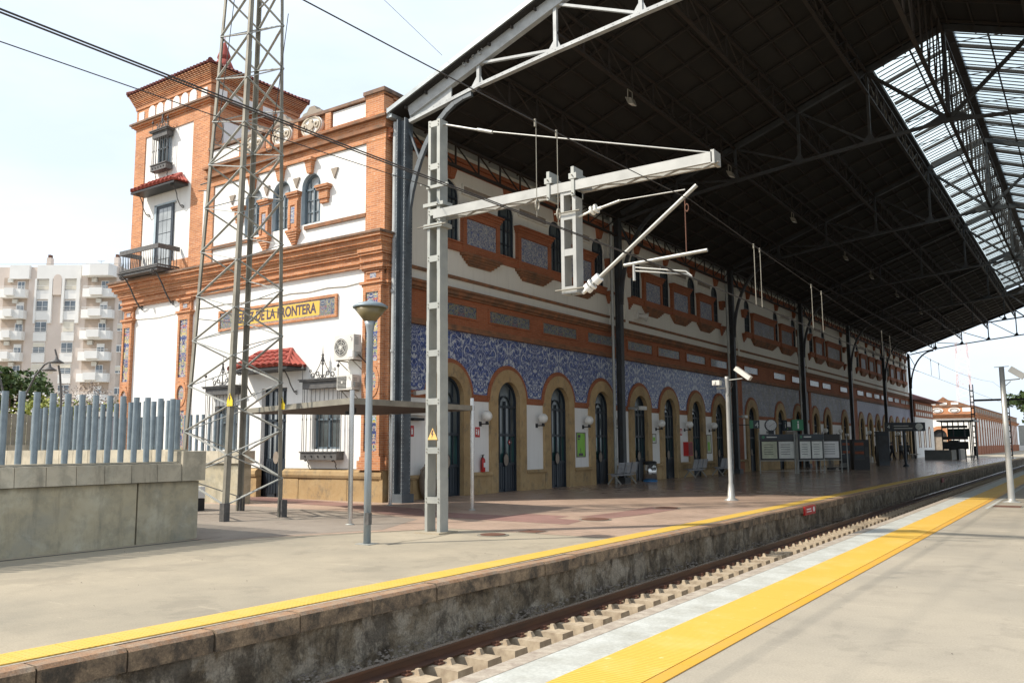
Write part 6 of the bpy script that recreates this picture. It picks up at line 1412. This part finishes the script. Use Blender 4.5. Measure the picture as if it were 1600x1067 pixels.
for k in range(6): y_ = 54.6+k*.32; m_.tube([(-13.9, y_, .15), (-13.9, y_, .95), (-13.2, y_, .98)], .02, 6).tube([(-13.9, y_, .15), (-13.1, y_, .18)], .02, 6).tube([(-13.1, y_, .18), (-13.1, y_, .42)], .02, 6)
part('frame', m_, M['galv'], lt); part('wheel', (lambda q: [q.tube([(-13.85+.7*s, 54.55+k*.32, .08), (-13.85+.7*s, 54.6+k*.32, .08)], .08, 8) for k in range(6) for s in (0, 1)] and q)(MB()), M['black'], lt)
def vending(x, y, rot, lab, mt='navy', hgt=1.85):
    t_ = thing('vending_machine', lab, 'vending machine', (x, y, 0)); Q = frame_map(x, y, rot)
    part('cabinet', MB().mbox(Q, 0, .95, 0, hgt, -.7, 0), M['black'], t_); part('front_panel', MB().mbox(Q, .05, .65, .6, hgt-.08, 0, .02), M[mt], t_)
    for k in range(4): part('product_row', MB().mbox(Q, .08, .62, .7+k*.27, .86+k*.27, .02, .03), M['terracotta' if k % 2 else 'navy'], t_)
    part('coin_panel', MB().mbox(Q, .70, .90, .8, 1.4, 0, .025), M['dark_grille'], t_)
vending(-14.5, 60.8, .5, 'dark vending machine with red product rows', 'navy', 1.9); vending(-12.55, 55.6, .5, 'dark display cabinet next to the luggage trolleys', 'dark_grille', 1.85)
pl = thing('advert_pillar', 'dark square advertising pillar in the middle of the far platform', 'pillar', (-13.1, 67.6, 0)); Q = frame_map(-13.45, 67.6, .55)
part('pillar_body', MB().mbox(Q, 0, .75, 0, 2.42, -.6, 0), M['navy'], pl); part('poster_face', MB().mbox(Q, .06, .69, .3, 2.2, 0, .02), M['shed_paint'], pl); part('pillar_cap', MB().mbox(Q, -.03, .78, 2.42, 2.5, -.63, .03), M['black'], pl)
tsn = thing('departure_sign', 'long dark departure sign with a white clock on a single dark post', 'departure sign', (-11.14, 64.4, 0)); Q = frame_map(-12.2, 63.8, .42)
part('post', MB().tube([(-11.1, 64.4, 0), (-11.1, 64.4, 2.6)], .09, 10).lathe([(.24, 0), (.22, .06), (.1, .2)], (-11.1, 64.4, 0), 12), M['navy'], tsn)
part('sign_box', MB().mbox(Q, 0, 2.6, 2.45, 3.05, -.15, .1), M['navy'], tsn); part('display_panel', MB().mbox(Q, .45, 1.85, 2.55, 2.9, .1, .12), M['dark_grille'], tsn); part('text_line', MB().mbox(Q, .55, 1.5, 2.80, 2.84, .12, .125).mbox(Q, .55, 1.75, 2.62, 2.66, .12, .125), M['poster'], tsn)
part('clock_dial', MB().disc(Q, 2.2, 2.75, .24, .24, .1, .13, 24), M['poster'], tsn); part('clock_hand', MB().bar(Q(2.2, 2.75, .135), Q(2.35, 2.83, .135), .025, .01).bar(Q(2.2, 2.75, .135), Q(2.14, 2.62, .135), .03, .01), M['black'], tsn); part('number_panel', MB().mbox(Q, .05, .38, 2.5, 3.0, .1, .12), M['shed_paint'], tsn)
text_obj('number', '4', .36, M['poster'], tsn, Q, .2, 2.75, .125, .004)
rsn = thing('track_side_sign', 'red sign with white writing on the platform face below the kerb', 'sign', (EDGE, 23, 0)); Q = lambda u, v, d: (EDGE+ce(u)-.05+d, u, v)
part('sign_plate', MB().mbox(Q, 22.75, 23.75, -.24, .0-.02, .05, .10), M['red'], rsn); part('sign_text', MB().mbox(Q, 22.9, 23.3, -.11, -.08, .10, .104).mbox(Q, 22.9, 23.35, -.17, -.145, .10, .104).disc(Q, 23.58, -.12, .08, .07, .10, .104, 12), M['pure_white'], rsn)
single('small_track_sign', MB().mbox(Q, 46.5, 47.1, -.3, -.1, .05, .09), simple('faded red', (.28, .06, .05), .6, .2), 'faded red plate on the platform face, further down the track', 'sign', (EDGE, 46.8, -.2))
# underpass parapet and kiosk by the far end
up_ = thing('underpass_parapet', 'low grey metal parapet around the underpass stairs at the far platform end', 'parapet', (-13, 92.6, 0))
part('parapet_front', MB().box(-14.2, -11.9, 92.5, 92.6, 0, .95), simple('grey parapet', (.20, .21, .20), .6, .2), up_); part('parapet_side', MB().box(-11.9, -11.8, 92.5, 103, 0, .95), M['galv_dull'], up_)
ks = thing('glass_kiosk', 'dark flat roofed glazed lift kiosk standing behind the underpass parapet', 'kiosk', (-12.4, 97, 0))
part('kiosk_roof', MB().box(-13.3, -10.0, 95, 100, 3.75, 3.9), M['navy'], ks)
for x in (-12.9, -11.9, -10.9, -10.3):
    for y in (95.4, 99.5): part('kiosk_post', MB().box(x-.05, x+.05, y-.05, y+.05, 0, 3.75), M['navy'], ks, (x, y, 0))
for z0, z1 in ((3.1, 3.35), (1.95, 2.25), (1.0, 1.75)): part('kiosk_band', MB().box(-12.9, -10.6, 95.3, 95.38, z0, z1), M['shed_paint'], ks)
part('glass_pane', MB().box(-12.9, -10.9, 99.4, 99.44, 2.25, 3.1), M['glass_green'], ks); part('kiosk_core', MB().box(-12.4, -11.6, 96, 97.5, 0, 1.9), M['dark_grille'], ks)
post(-9.6, 92, 3.1, 'thin dark post right of the glazed kiosk')
# ================================================================== PEOPLE
def person(x, y, face, lab, pose, top, legs_m, bagm=None, sit=False):
    t_ = thing('person', lab, 'person', (x, y, 0)); cf, sf = math.cos(face), math.sin(face)
    def W(p): return (p[0]*cf-p[1]*sf, p[0]*sf+p[1]*cf, p[2])   # +x is forward
    J = dict(pel=(0, 0, .93), che=(pose.get('lean', .03), 0, 1.25), nec=(pose.get('lean', .03)*1.4, 0, 1.47), hed=(pose.get('lean', .03)*1.6+.02, 0, 1.60), top=(pose.get('lean', .03)*1.6+.02, 0, 1.70))
    st = pose.get('stride', .06); L_ = [('pel', (0, 0, .93), .125)]
    verts = [J['pel'], J['che'], J['nec'], J['hed'], J['top']]; rad = [.14, .165, .065, .095, .075]; ed = [(0, 1), (1, 2), (2, 3), (3, 4)]
    def add(p, r, par): verts.append(p); rad.append(r); ed.append((par, len(verts)-1)); return len(verts)-1
    for s in (-1, 1):
        a = add((J['che'][0], s*.17, 1.40), .06, 1); b = add((J['che'][0]-s*st*.5+pose.get('arm', 0), s*.23, 1.13), .045, a); c = add((J['che'][0]-s*st*.9+.06+pose.get('arm', 0)*2, s*.22, .90), .035, b); add((J['che'][0]-s*st+.08+pose.get('arm', 0)*2.3, s*.22, .80), .035, c)
        h = add((0, s*.09, .88), .10, 0); k = add((s*st*.6+.03, s*.10, .50), .065, h); f = add((s*st*1.3-.02, s*.10, .09), .045, k); add((s*st*1.3+.13, s*.10, .045), .04, f)
    me = bpy.data.meshes.new('person'); me.from_pydata([W(v) for v in verts], ed, []); o = bpy.data.objects.new('tmp', me); COL.objects.link(o)
    md = o.modifiers.new('s', 'SKIN'); sb = o.modifiers.new('ss', 'SUBSURF'); sb.levels = 1
    for i, r in enumerate(rad): me.skin_vertices[0].data[i].radius = (r, r)
    me.skin_vertices[0].data[0].use_root = True
    nm = bpy.data.meshes.new_from_object(o.evaluated_get(bpy.context.evaluated_depsgraph_get())); bpy.data.objects.remove(o)
    nm.materials.append(top); nm.materials.append(legs_m); nm.materials.append(M['skin'])
    for p in nm.polygons:
        z = p.center.z; p.material_index = 2 if z > 1.49 else (1 if z < .92 else 0); p.use_smooth = True
    b = bpy.data.objects.new('body', nm); COL.objects.link(b); b.parent = t_; WL[b] = WL[t_]
    part('hair', MB().lathe([(.02, .13), (.075, .11), (.105, .04), (.10, -.02)], Vector((x, y, 0))+Vector(W((J['hed'][0]-.015, 0, 1.63))), 12), M['black'], t_)
    return t_
person(-15.9, 78.8, 1.2, 'person in dark jacket bending a little over a white bag beside the pillar', dict(lean=.16, arm=.06, stride=.04), M['cloth_dark'], M['trouser'])
single('white_bag', MB().box(-16.5, -16.15, 78.4, 78.7, .0, .45).tube([(-16.45, 78.55, .45), (-16.32, 78.55, .65), (-16.2, 78.55, .45)], .02, 6), M['ac_white'], 'white bag on the floor next to the bending person', 'bag', (-16.3, 78.5, 0))
person(-15.75, 85.0, 2.6, 'person in dark clothes walking past with a long stride', dict(lean=.05, stride=.22), M['cloth_dark'], M['cloth_dark'])
person(-15.35, 87.2, 2.4, 'person in dark coat walking just right of the first walker', dict(lean=.04, stride=.16), M['cloth_grey'], M['trouser'])
person(-16.2, 95.5, 1.4, 'person standing alone beside the far white seat', dict(lean=.02, stride=.04), M['cloth_grey'], M['cloth_dark'])
sb_ = thing('white_bench', 'white bench against the wall at the far end of the front', 'bench', (-16.6, 99, 0)); part('seat', MB().box(-16.9, -15.7, 98.2, 99.8, .42, .5), M['ac_white'], sb_); part('backrest', MB().hexa([(-16.95, 98.2, .5), (-16.85, 98.2, .5), (-16.85, 99.8, .5), (-16.95, 99.8, .5), (-17.1, 98.2, 1.0), (-17.0, 98.2, 1.0), (-17.0, 99.8, 1.0), (-17.1, 99.8, 1.0)]), M['ac_white'], sb_); part('leg', MB().box(-16.4, -16.3, 98.5, 98.6, 0, .42).box(-16.4, -16.3, 99.4, 99.5, 0, .42), M['galv'], sb_)

# ================================================================== FAR BUILDINGS TO THE RIGHT
FB = thing('far_station_building', 'long sunlit orange and white building with round arches at the far end of the platform', 'building', (-13.6, 130, 0))
FE = lambda u, v, d: (u, 130-d, v); FS = lambda u, v, d: (-13.6+d, u, v)
part('body', MB().box(-26, -13.7, 130.3, 205, 0, 5.6), M['white'], FB)
part('front_wall', arch_strip(MB(), FE, -26, -13.6, 0, 5.0, [(-17.9, .95, 2.6), (-22.5, .95, 2.6)], 0, .3), M['white'], FB)
part('side_wall', arch_strip(MB(), FS, 130, 205, 1.2, 5.0, [(134+3.4*k, .55, 3.4) for k in range(21)], 0, .25), M['white'], FB)
for u in (-17.9, -22.5): part('brick_arch', MB().surround(FE, u, 1.0, 2.6, .9, 1.35, -.05, .12, 18), M['brick'], FB, FE(u, 0, 0)); part('dark_opening', MB().mbox(FE, u-.95, u+.95, 0, 3.5, -.3, -.25), M['jug'], FB, FE(u, 0, 0)); part('roller_shutter', MB().prism(FE, [(u-.93, 2.5)]+[(u+.93*math.cos(pi-pi*k/10), 2.6+.93*math.sin(pi-pi*k/10)) for k in range(11)]+[(u+.93, 2.5)], -.24, -.2), M['black'], FB, FE(u, 0, 0))
for k in range(21):
    y = 134+3.4*k; part('brick_pilaster', MB().mbox(FS, y-1.95, y-1.45, 0, 5.0, 0, .10), M['brick_shed'], FB, FS(y, 0, 0)); part('window_infill', MB().mbox(FS, y-.5, y+.5, 1.2, 3.9, -.22, -.2), M['apt_glass'], FB, FS(y, 0, 0))
part('plinth', MB().mbox(FS, 130, 205, 0, 1.2, -.2, .06), M['brick_shed'], FB)
for z0, z1, d, mt in ((5.0, 5.25, .15, 'brick'), (5.25, 5.45, .35, 'brick'), (5.45, 5.55, .5, 'trim'), (5.55, 6.55, .0, 'brick'), (6.55, 6.68, .12, 'coping_brick')): part('cornice_band', MB().box(-26-d, -13.6+d, 130-d, 205, z0, z1), M[mt], FB)
for k, u in enumerate((-24.3, -22.2, -20.1, -18.0, -15.9)): o = part('medallion', MB().disc(FE, u, 6.08, .75, .36, 0, .08, 18), M['white'], FB, FE(u, 6, 0)); part('medallion_ring', MB().ring(FE, u, 6.08, .42, .55, .08, .14, n=14, k=.5), M['jug'], o, FE(u, 6, 0))
part('front_panel', MB().mbox(FE, -14.9, -13.8, 5.85, 6.4, 0, .05), M['white'], FB)
for k in range(26): y = 131.5+2.8*k; part('parapet_panel', MB().mbox(FS, y, y+1.9, 5.8, 6.4, 0, .05), M['jug'], FB, FS(y, 6, 0))
part('gable_roof', MB().add([(-26, 131, 6.55), (-13.9, 131, 6.55), (-19.8, 136, 7.4), (-26, 205, 6.55), (-13.9, 205, 6.55), (-19.8, 200, 7.4)], [(0, 1, 2), (1, 4, 5, 2), (0, 2, 5, 3)]), M['tile_dark'], FB)
part('pediment', MB().prism(FE, [(-20.2, 6.68), (-14.0, 6.68), (-15.6, 7.3), (-16.6, 7.5), (-17.2, 7.95), (-17.8, 7.5), (-18.8, 7.25)], -.4, -.05), M['trim'], FB)
for u in (-18.6, -17.2, -15.8): part('pediment_panel', MB().mbox(FE, u-.45, u+.45, 6.85, 7.15, -.05, .0), M['white'], FB, FE(u, 7, 0))
FB2 = thing('pavilion', 'small pavilion with hipped red tile roof joined to the far end of the front', 'building', (-17.4, 106, 0))
part('pavilion_wall', MB().box(-28, -16.9, 105.2, 118, 0, 4.6), M['white'], FB2); part('pavilion_upper', MB().box(-27.9, -16.85, 105.1, 118.1, 4.6, 6.4), M['brick_shed'], FB2)
for k in range(8): u = 105.7+k*1.5; part('upper_panel', MB().mbox(lambda u_, v, d: (-16.85+d, u_, v), u, u+1.0, 5.5, 6.1, 0, .04), M['white'], FB2, (-16.85, u, 5.5)); part('upper_panel', MB().mbox(lambda u_, v, d: (-16.85+d, u_, v), u+.1, u+.9, 4.8, 5.2, 0, .04), M['white'], FB2, (-16.85, u, 4.8))
part('pavilion_roof', MB().add([(-29, 104.2, 6.5), (-15.4, 104.2, 6.5), (-15.4, 119, 6.5), (-29, 119, 6.5), (-22, 110, 9.0), (-22, 113, 9.0)], [(0, 1, 4), (1, 2, 5, 4), (2, 3, 5), (3, 0, 4, 5), (3, 2, 1, 0)]), M['tile_dark'], FB2)
for y in (107.5, 111, 114.5): part('window', MB().mbox(lambda u_, v, d: (-16.9+d, u_, v), y-.5, y+.5, 1.2, 3.4, 0, .03), M['glass_dark'], FB2, (-16.9, y, 1)); part('window_frame', MB().surround(lambda u_, v, d: (-16.9+d, u_, v), y, 1.1, 3.0, .5, .62, 0, .06, 10), M['brick_shed'], FB2, (-16.9, y, 1))
lt2 = thing('radio_tower', 'slender red and white lattice radio tower far behind the arched building', 'lattice tower', (-22.3, 200, 0)); m_, m2 = MB(), MB()
def rl(sx_, sy_, z): h = 1.5-.022*z; return Vector((-22.3+sx_*h, 200+sy_*h, z))
for a_, b_ in ((-1, -1), (1, -1), (1, 1), (-1, 1)):
    for k in range(12): part('leg', MB().bar(rl(a_, b_, k*3.2), rl(a_, b_, (k+1)*3.2), .09), M['apt_white'] if k % 2 else M['poster_pink'], lt2, rl(a_, b_, k*3.2))
cs_ = [(-1, -1), (1, -1), (1, 1), (-1, 1)]
for f in range(4):
    for k in range(32):
        p, q = cs_[f], cs_[(f+1) % 4]; z = k*1.2
        (m_ if (int(z/3.2) % 2) else m2).bar(rl(*p, z) if k % 2 else rl(*q, z), rl(*q, z+1.2) if k % 2 else rl(*p, z+1.2), .045)
part('bracing', m_, M['apt_white'], lt2, kind='stuff'); part('bracing', m2, M['poster_pink'], lt2, kind='stuff')
pg = thing('catenary_portal', 'dark steel catenary portal spanning the tracks beyond the shed', 'catenary portal', (-10.4, 99, 0))
for x, y, h in ((-10.4, 99, 7.6), (-7.3, 99, 6.0)):
    m_ = MB(); 
    for s in (-1, 1): m_.box(x+s*.15-.04, x+s*.15+.04, y-.1, y+.1, 0, h)
    for k in range(int(h/.6)): m_.box(x-.15, x+.15, y-.012, y+.012, .3+k*.6, .42+k*.6)
    part('portal_post', m_, M['shed_paint'], pg, (x, y, 0))
part('portal_beam', MB().box(-10.3, 8, 98.9, 99.1, 5.85, 6.05), M['shed_paint'], pg)
part('drop_arm', MB().tube([(-5.1, 99, 6), (-5.1, 99, 5.4)], .05, 6).tube([(-3.6, 99, 4.4), (-1.0, 99, 5.9)], .05, 6), M['galv'], pg)
wl = thing('grey_hoarding', 'plain pale grey hoarding wall at the far right beyond the tracks', 'wall', (-10, 205, 0)); part('hoarding', MB().box(-13.5, 6, 206, 206.4, 0, 5.2), M['galv'], wl); part('hoarding_base', MB().box(-13.6, 6, 205.8, 206.0, 0, 1.0), M['apt_white'], wl)
# ================================================================== TREES, LAMPS, FLATS TO THE LEFT
def tree(x, y, h, r, mt, lab, seed, n=2600, size=.22, shell=0, trunk=True):
    rnd = random.Random(seed); t_ = thing('tree', lab, 'tree', (x, y, 0)); m_ = MB(); tops = []
    m_.tube([(x, y, 0), (x+.1, y, h*.3), (x, y+.1, h*.55)], [r*.09, r*.07, r*.05], 8)
    for k in range(9):
        a_ = k*2.4; e = Vector((x+math.cos(a_)*r*rnd.uniform(.4, .8), y+math.sin(a_)*r*rnd.uniform(.4, .8), h*rnd.uniform(.6, .95))); s0 = Vector((x, y, h*rnd.uniform(.3, .5)))
        m_.tube([s0, s0.lerp(e, .5)+Vector((0, 0, .2)), e], [r*.04, r*.025, r*.01], 5); tops.append(e)
    part('trunk', m_, M['bark'], t_)
    L_ = MB()
    for k in range(16):
        c = tops[k % 9]+Vector((rnd.uniform(-.3, .3)*r, rnd.uniform(-.3, .3)*r, rnd.uniform(-.25, .2)*r)); rr = r*rnd.uniform(.28, .48); q = leaves(n//16, c, (rr, rr, rr*.8), size, seed*31+k, shell); L_.add(q.v, q.f)
    part('crown', L_, M[mt], t_); return t_
# frame facing the flats: centre line about 116 m away
fh = Vector((-math.sin(YAW), math.cos(YAW), 0)); rh = Vector((math.cos(YAW), math.sin(YAW), 0))
def PT(px, D, z=0): return Vector((0, 0, 0))+fh*D+rh*((px-800)/1322*D)+Vector((0, 0, z))
p = PT(14, 70); tree(p.x, p.y, 7.8, 3.2, 'leaf', 'dense dark green round tree before the flats, leftmost', 5, 5200, .30)
p = PT(-30, 74); tree(p.x, p.y, 8.4, 4.0, 'leaf', 'dark green tree cut by the left edge of the photo', 6, 3000, .30)
p = PT(88, 76); tree(p.x, p.y, 6.8, 3.0, 'leaf_pale', 'nearly bare pinkish tree before the flats, left of two', 8, 1500, .14)
p = PT(138, 74); tree(p.x, p.y, 7.0, 3.4, 'leaf_pale', 'nearly bare pinkish tree before the flats, right of two', 9, 1700, .14)
hg = thing('flowering_hedge', 'yellow green hedge with pale flowers above the fence tubes', 'hedge', tuple(PT(110, 42))); L_ = MB(); rnd = random.Random(4)
for k in range(60):
    c = PT(rnd.uniform(-60, 215), rnd.uniform(38, 44), rnd.uniform(1.4, 3.6)); q = leaves(150, c, (1.0, 1.0, .7), .13, 900+k, 0); L_.add(q.v, q.f)
part('foliage', L_, M['leaf_lime'], hg); L_ = MB()
for k in range(260):
    c = PT(rnd.uniform(-60, 215), 37.6, rnd.uniform(1.5, 4.2)); q = leaves(2, c, (.1, .1, .1), .09, 3000+k, 0); L_.add(q.v, q.f)
part('flower', L_, M['pure_white'], hg, kind='stuff')
part('hedge_stem', MB().tube([PT(60, 41, 0), PT(60, 41, 2.5)], .08, 6).tube([PT(150, 41, 0), PT(150, 41, 2.5)], .08, 6), M['bark'], hg)
def arc_lamp(pts, head, lab, D, group='arched street lamps beyond the fence'):
    b = PT(pts[0][0], D); t_ = thing('street_lamp', lab, 'street lamp', tuple(b), group)
    zz = lambda px, py: 1.6+(692-py)/1322*D
    P_ = [PT(px, D, max(0, zz(px, py))) for px, py in pts]; part('pole', MB().tube([PT(pts[0][0], D, 0)]+P_, [.05, .05]+[.05-.025*k/len(P_) for k in range(len(P_)-1)]+[.02], 8), M['wrought'], t_)
    hx, hy = head; c = PT(hx, D, zz(hx, hy)); part('lamp_shade', MB().lathe([(.03, .30), (.07, .14), (.27, .02), (.28, -.02), (.17, -.03)], c, 18), M['wrought'], t_); part('lamp_glass', MB().lathe([(.15, -.03), (.15, -.10), (.08, -.13)], c, 14), M['globe'], t_)
arc_lamp([(18, 700), (22, 680), (28, 648), (38, 610), (52, 578), (66, 560), (74, 556)], (74, 569), 'street lamp with a pole arching to the right, its shade hanging below the tip', 34)
arc_lamp([(96, 700), (96, 650), (95, 610), (91, 575), (86, 552), (81, 536)], (84, 557), 'street lamp with a pole leaning left to a pointed tip above its shade', 33)
arc_lamp([(6, 700), (7, 660), (6, 630), (3, 600), (-3, 580), (-12, 560)], (-12, 572), 'street lamp at the very left edge, its shade out of the photo', 33)
# block of flats
D0 = 116.0; K = D0/1322
AO = PT(95, D0); A = thing('apartment_block', 'beige and white block of flats with balconies, far behind the fence', 'apartment block', tuple(AO))
def AF(u, v, d): c = fh*(D0-d)+rh*((u-800)*K); return (c.x, c.y, v)
zz = lambda py: 1.6+(692-py)*K
part('main_wall', MB().mbox(AF, -60, 178, 0, zz(404), -14, 0), M['apt_beige'], A); part('side_block', MB().mbox(AF, 178.5, 235, 0, zz(410), -12, -1.2), M['apt_white'], A)
part('roof_parapet', MB().mbox(AF, 5, 36, zz(424), zz(402), .01, .5), M['apt_white'], A); part('roof_parapet', MB().mbox(AF, 47.5, 117, zz(424), zz(402), .01, .35), M['apt_white'], A)
part('penthouse', MB().mbox(AF, 65, 160, zz(404), zz(396), -12, -3), M['apt_beige'], A)
part('wall_pilaster', (lambda q: [q.mbox(AF, a, b, zz(495), zz(424), .01, .35) for a, b in ((45, 48), (67.5, 73), (88, 92), (111, 116.5))] and q.mbox(AF, 73.2, 87.8, zz(424), zz(415), .0, .30))(MB()), M['apt_white'], A)
part('arch_panel', MB().prism(AF, [(74, zz(900/2)), (87.5, zz(450))]+[(80.7+6.7*math.cos(pi*k/10), zz(424)+7*K*math.sin(pi*k/10)) for k in range(11)], .0, .36), M['apt_beige'], A)
def awin(u0, u1, y0, y1, kind, rail=True):
    o = part('window', MB().mbox(AF, u0, u1, zz(y1), zz(y0), .01, .08), M['apt_white'], A, AF(u0, zz(y1), 0)); n = 2; w_ = (u1-u0)/n
    if kind == 0: part('roller_blind', MB().mbox(AF, u0+.7, u1-.7, zz(y1)+.1, zz(y0)-.1, .08, .12), M['apt_shade'], o, AF(u0, zz(y1), 0))
    else:
        for k in range(2): part('pane', MB().mbox(AF, u0+k*w_+.6, u0+(k+1)*w_-.5, zz(y1)+.12, zz(y0)-(.7 if kind == 2 else .15), .08, .10), M['apt_glass'], o, AF(u0, zz(y1), 0))
        if kind == 2: part('roller_blind', MB().mbox(AF, u0+.6, u1-.6, zz(y0)-.68, zz(y0)-.1, .08, .13), M['apt_shade'], o, AF(u0, zz(y1), 0))
    if rail: part('railing', MB().mbox(AF, u0, u1, zz(y1)+.55, zz(y1)+.60, .35, .38).mbox(AF, u0, u1, zz(y1)+.25, zz(y1)+.28, .35, .38), M['apt_white'], o, AF(u0, zz(y1), 0))
rnd = random.Random(12)
for r_ in range(8):
    y0 = 424.5+33.4*r_
    for (a, b) in ((48.5-r_*.7, 67.0-r_*.7), (93-r_*.8, 111-r_*.8)):
        awin(a, b, y0, y0+17.5, [0, 1, 2, 0, 1][(r_*2+int(a)) % 5]); part('spandrel', MB().mbox(AF, a-.8, b+.8, zz(y0+32), zz(y0+18.2), .01, .22), M['apt_white'], A, AF(a, zz(y0), 0))
    awin(177.5, 189, y0+5, y0+17, 1 if r_ % 2 else 2, False)
    for (a, b, lft) in ((127-r_*.7, 172-r_*.8, False), (-6, 33-r_*.8, True)):
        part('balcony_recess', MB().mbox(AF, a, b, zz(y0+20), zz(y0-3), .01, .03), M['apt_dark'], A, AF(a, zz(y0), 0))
        bd = part('balcony', MB().prism(lambda u, v, d: AF(u, zz(y0+34)+d if False else d, v), [(a-1.5, 0), (b+1, 0), (b+1, .9), (b-4, 1.25), (a+12, 1.25), (a-1.5, 1.1)], zz(y0+30.5), zz(y0+17)), M['apt_white'], A, AF(a, zz(y0+30), 0))
        part('balcony_bay', MB().mbox(AF, a+12, b-13, zz(y0+28), zz(y0+16.5), 1.25, 1.7), M['apt_white'], bd, AF(a, zz(y0+30), 0))
        part('railing', MB().mbox(AF, a-1, b+.5, zz(y0+13.4), zz(y0+12.8), 1.05, 1.12).mbox(AF, a-1, b+.5, zz(y0+15.4), zz(y0+15.0), 1.05, 1.10), M['apt_white'], bd, AF(a, zz(y0+30), 0))
        o = part('balcony_door', MB().mbox(AF, a+22, a+34, zz(y0+19), zz(y0+3), .04, .10), M['apt_white'], A, AF(a, zz(y0), 0)); part('pane', MB().mbox(AF, a+23, a+28, zz(y0+18.5), zz(y0+(9 if r_ % 2 else 4)), .10, .12).mbox(AF, a+28.8, a+33.2, zz(y0+18.5), zz(y0+(9 if r_ % 2 else 4)), .10, .12), M['apt_glass'], o, AF(a, zz(y0), 0))
        if r_ < 5: part('wall_unit', MB().mbox(AF, a+8+(r_ % 3)*9, a+16+(r_ % 3)*9, zz(y0+5), zz(y0-1.5), .05, .4), M['ac_white'], A, AF(a, zz(y0), 0))
part('top_parapet', MB().prism(lambda u, v, d: AF(u, d, v), [(125.5, 0), (173, 0), (173, 1.2), (168, 1.75), (139, 1.75), (125.5, 1.5)], zz(422), zz(404)), M['apt_white'], A)
for u in (60, 168): part('chimney', MB().mbox(AF, u-3.5, u+3.5, zz(404), zz(388), -1.2, -.4), M['apt_beige'], A, AF(u, zz(404), -5)); part('chimney_cap', MB().mbox(AF, u-2, u+2, zz(388), zz(383), -1.1, -.5), M['rust'], A, AF(u, zz(404), -5))
for u, h in ((10, 8), (22, 9), (44, 10), (95, 8), (118, 22), (150, 10), (178, 9)):
    part('aerial', MB().tube([AF(u, zz(404), -5), AF(u, zz(404-h), -5)], .035, 4).tube([AF(u-6, zz(404-h), -5), AF(u+6, zz(404-h), -5)], .03, 4).tube([AF(u-4, zz(406-h), -5), AF(u+4, zz(406-h), -5)], .025, 4), M['galv'], A, AF(u, zz(404), -5))
part('roof_railing', MB().mbox(AF, -60, 178, zz(399), zz(398.4), -.3, -.25), M['galv'], A)
sh_ = thing('red_shopfront', 'low building with a red and white front at the left edge behind the hedge', 'shop', tuple(PT(-5, 46))); Q = lambda u, v, d: tuple(PT(u, 46-d, v))
part('shop_wall', MB().mbox(Q, -60, 25, 0, 3.1, -3, 0), M['apt_dark'], sh_); part('red_panel', MB().mbox(Q, -20, 12, .3, 2.2, 0, .05), M['red'], sh_); part('shop_sill', MB().mbox(Q, -60, 25, 2.5, 3.0, 0, .1), M['apt_shade'], sh_)
# far trees behind the right-hand building
for k, (px, D, h, r, lb) in enumerate(((1612, 250, 15, 6.5, 'green tree above the hoarding at the right edge of the photo'), (1665, 240, 15, 8, 'green tree just beyond the right edge'))):
    p = PT(px, D); tree(p.x, p.y, h, r, 'leaf_lime' if k else 'leaf', lb, 20+k, 3000, .8)

# ================================================================== SMALL WEAR ON THE GROUND
struct('drain_slot', MB().box(-13.22, -13.17, -12, 9.9, .001, .006), M['dark_grille'])
def crack(pts, w_=.006):
    m_ = MB()
    for (xa, ya), (xb, yb) in zip(pts[:-1], pts[1:]):
        d = Vector((xb-xa, yb-ya, 0)).normalized(); n_ = Vector((-d.y, d.x, 0))*w_
        m_.add([(xa-n_.x, ya-n_.y, .0045), (xa+n_.x, ya+n_.y, .0045), (xb+n_.x, yb+n_.y, .0045), (xb-n_.x, yb-n_.y, .0045)], [(0, 1, 2, 3)])
    struct('crack', m_, M['dark_grille'])
crack([(-9.75, 10.55), (-9.9, 11.1), (-9.82, 11.7), (-10.02, 12.6)], .008)
crack([(-12.6, 9.2), (-11.6, 11.5), (-10.7, 13.2)], .012)
rnd = random.Random(77); L_ = MB()
for k in range(70):
    x, y = (rnd.uniform(-13, -7.3), rnd.uniform(3, 13)) if k < 35 else (rnd.uniform(-2.4, .5), rnd.uniform(4, 22)); r = rnd.uniform(.004, .014); a_ = rnd.uniform(0, 6.28)
    L_.add([(x+r*math.cos(a_), y+r*math.sin(a_), .003), (x+r*.4*math.cos(a_+1.6), y+r*.4*math.sin(a_+1.6), .012), (x-r*math.cos(a_), y-r*math.sin(a_), .004), (x-r*.4*math.cos(a_+1.6), y-r*.4*math.sin(a_+1.6), .007)], [(0, 1, 2, 3)])
part('litter_specks', L_, M['canopy_dark'], None, (0, 0, 0), kind='stuff')

part('wall_cable', MB().tube([E_(-26.6, 6.62, .02)]+[E_(-26.6+k*.85, 6.62-(.05 if k % 2 else 0), .02) for k in range(1, 10)]+[E_(-18.3, 6.62, .02)], .012, 5), M['galv_dull'], B, E_(-22, 6.6, 0))
part('wall_cable', MB().tube([E_(-30.3, 6.55, .04), E_(-28.9, 6.49, .04), E_(-27.5, 6.55, .04)], .010, 5), M['galv_dull'], B, E_(-29, 6.6, 0))
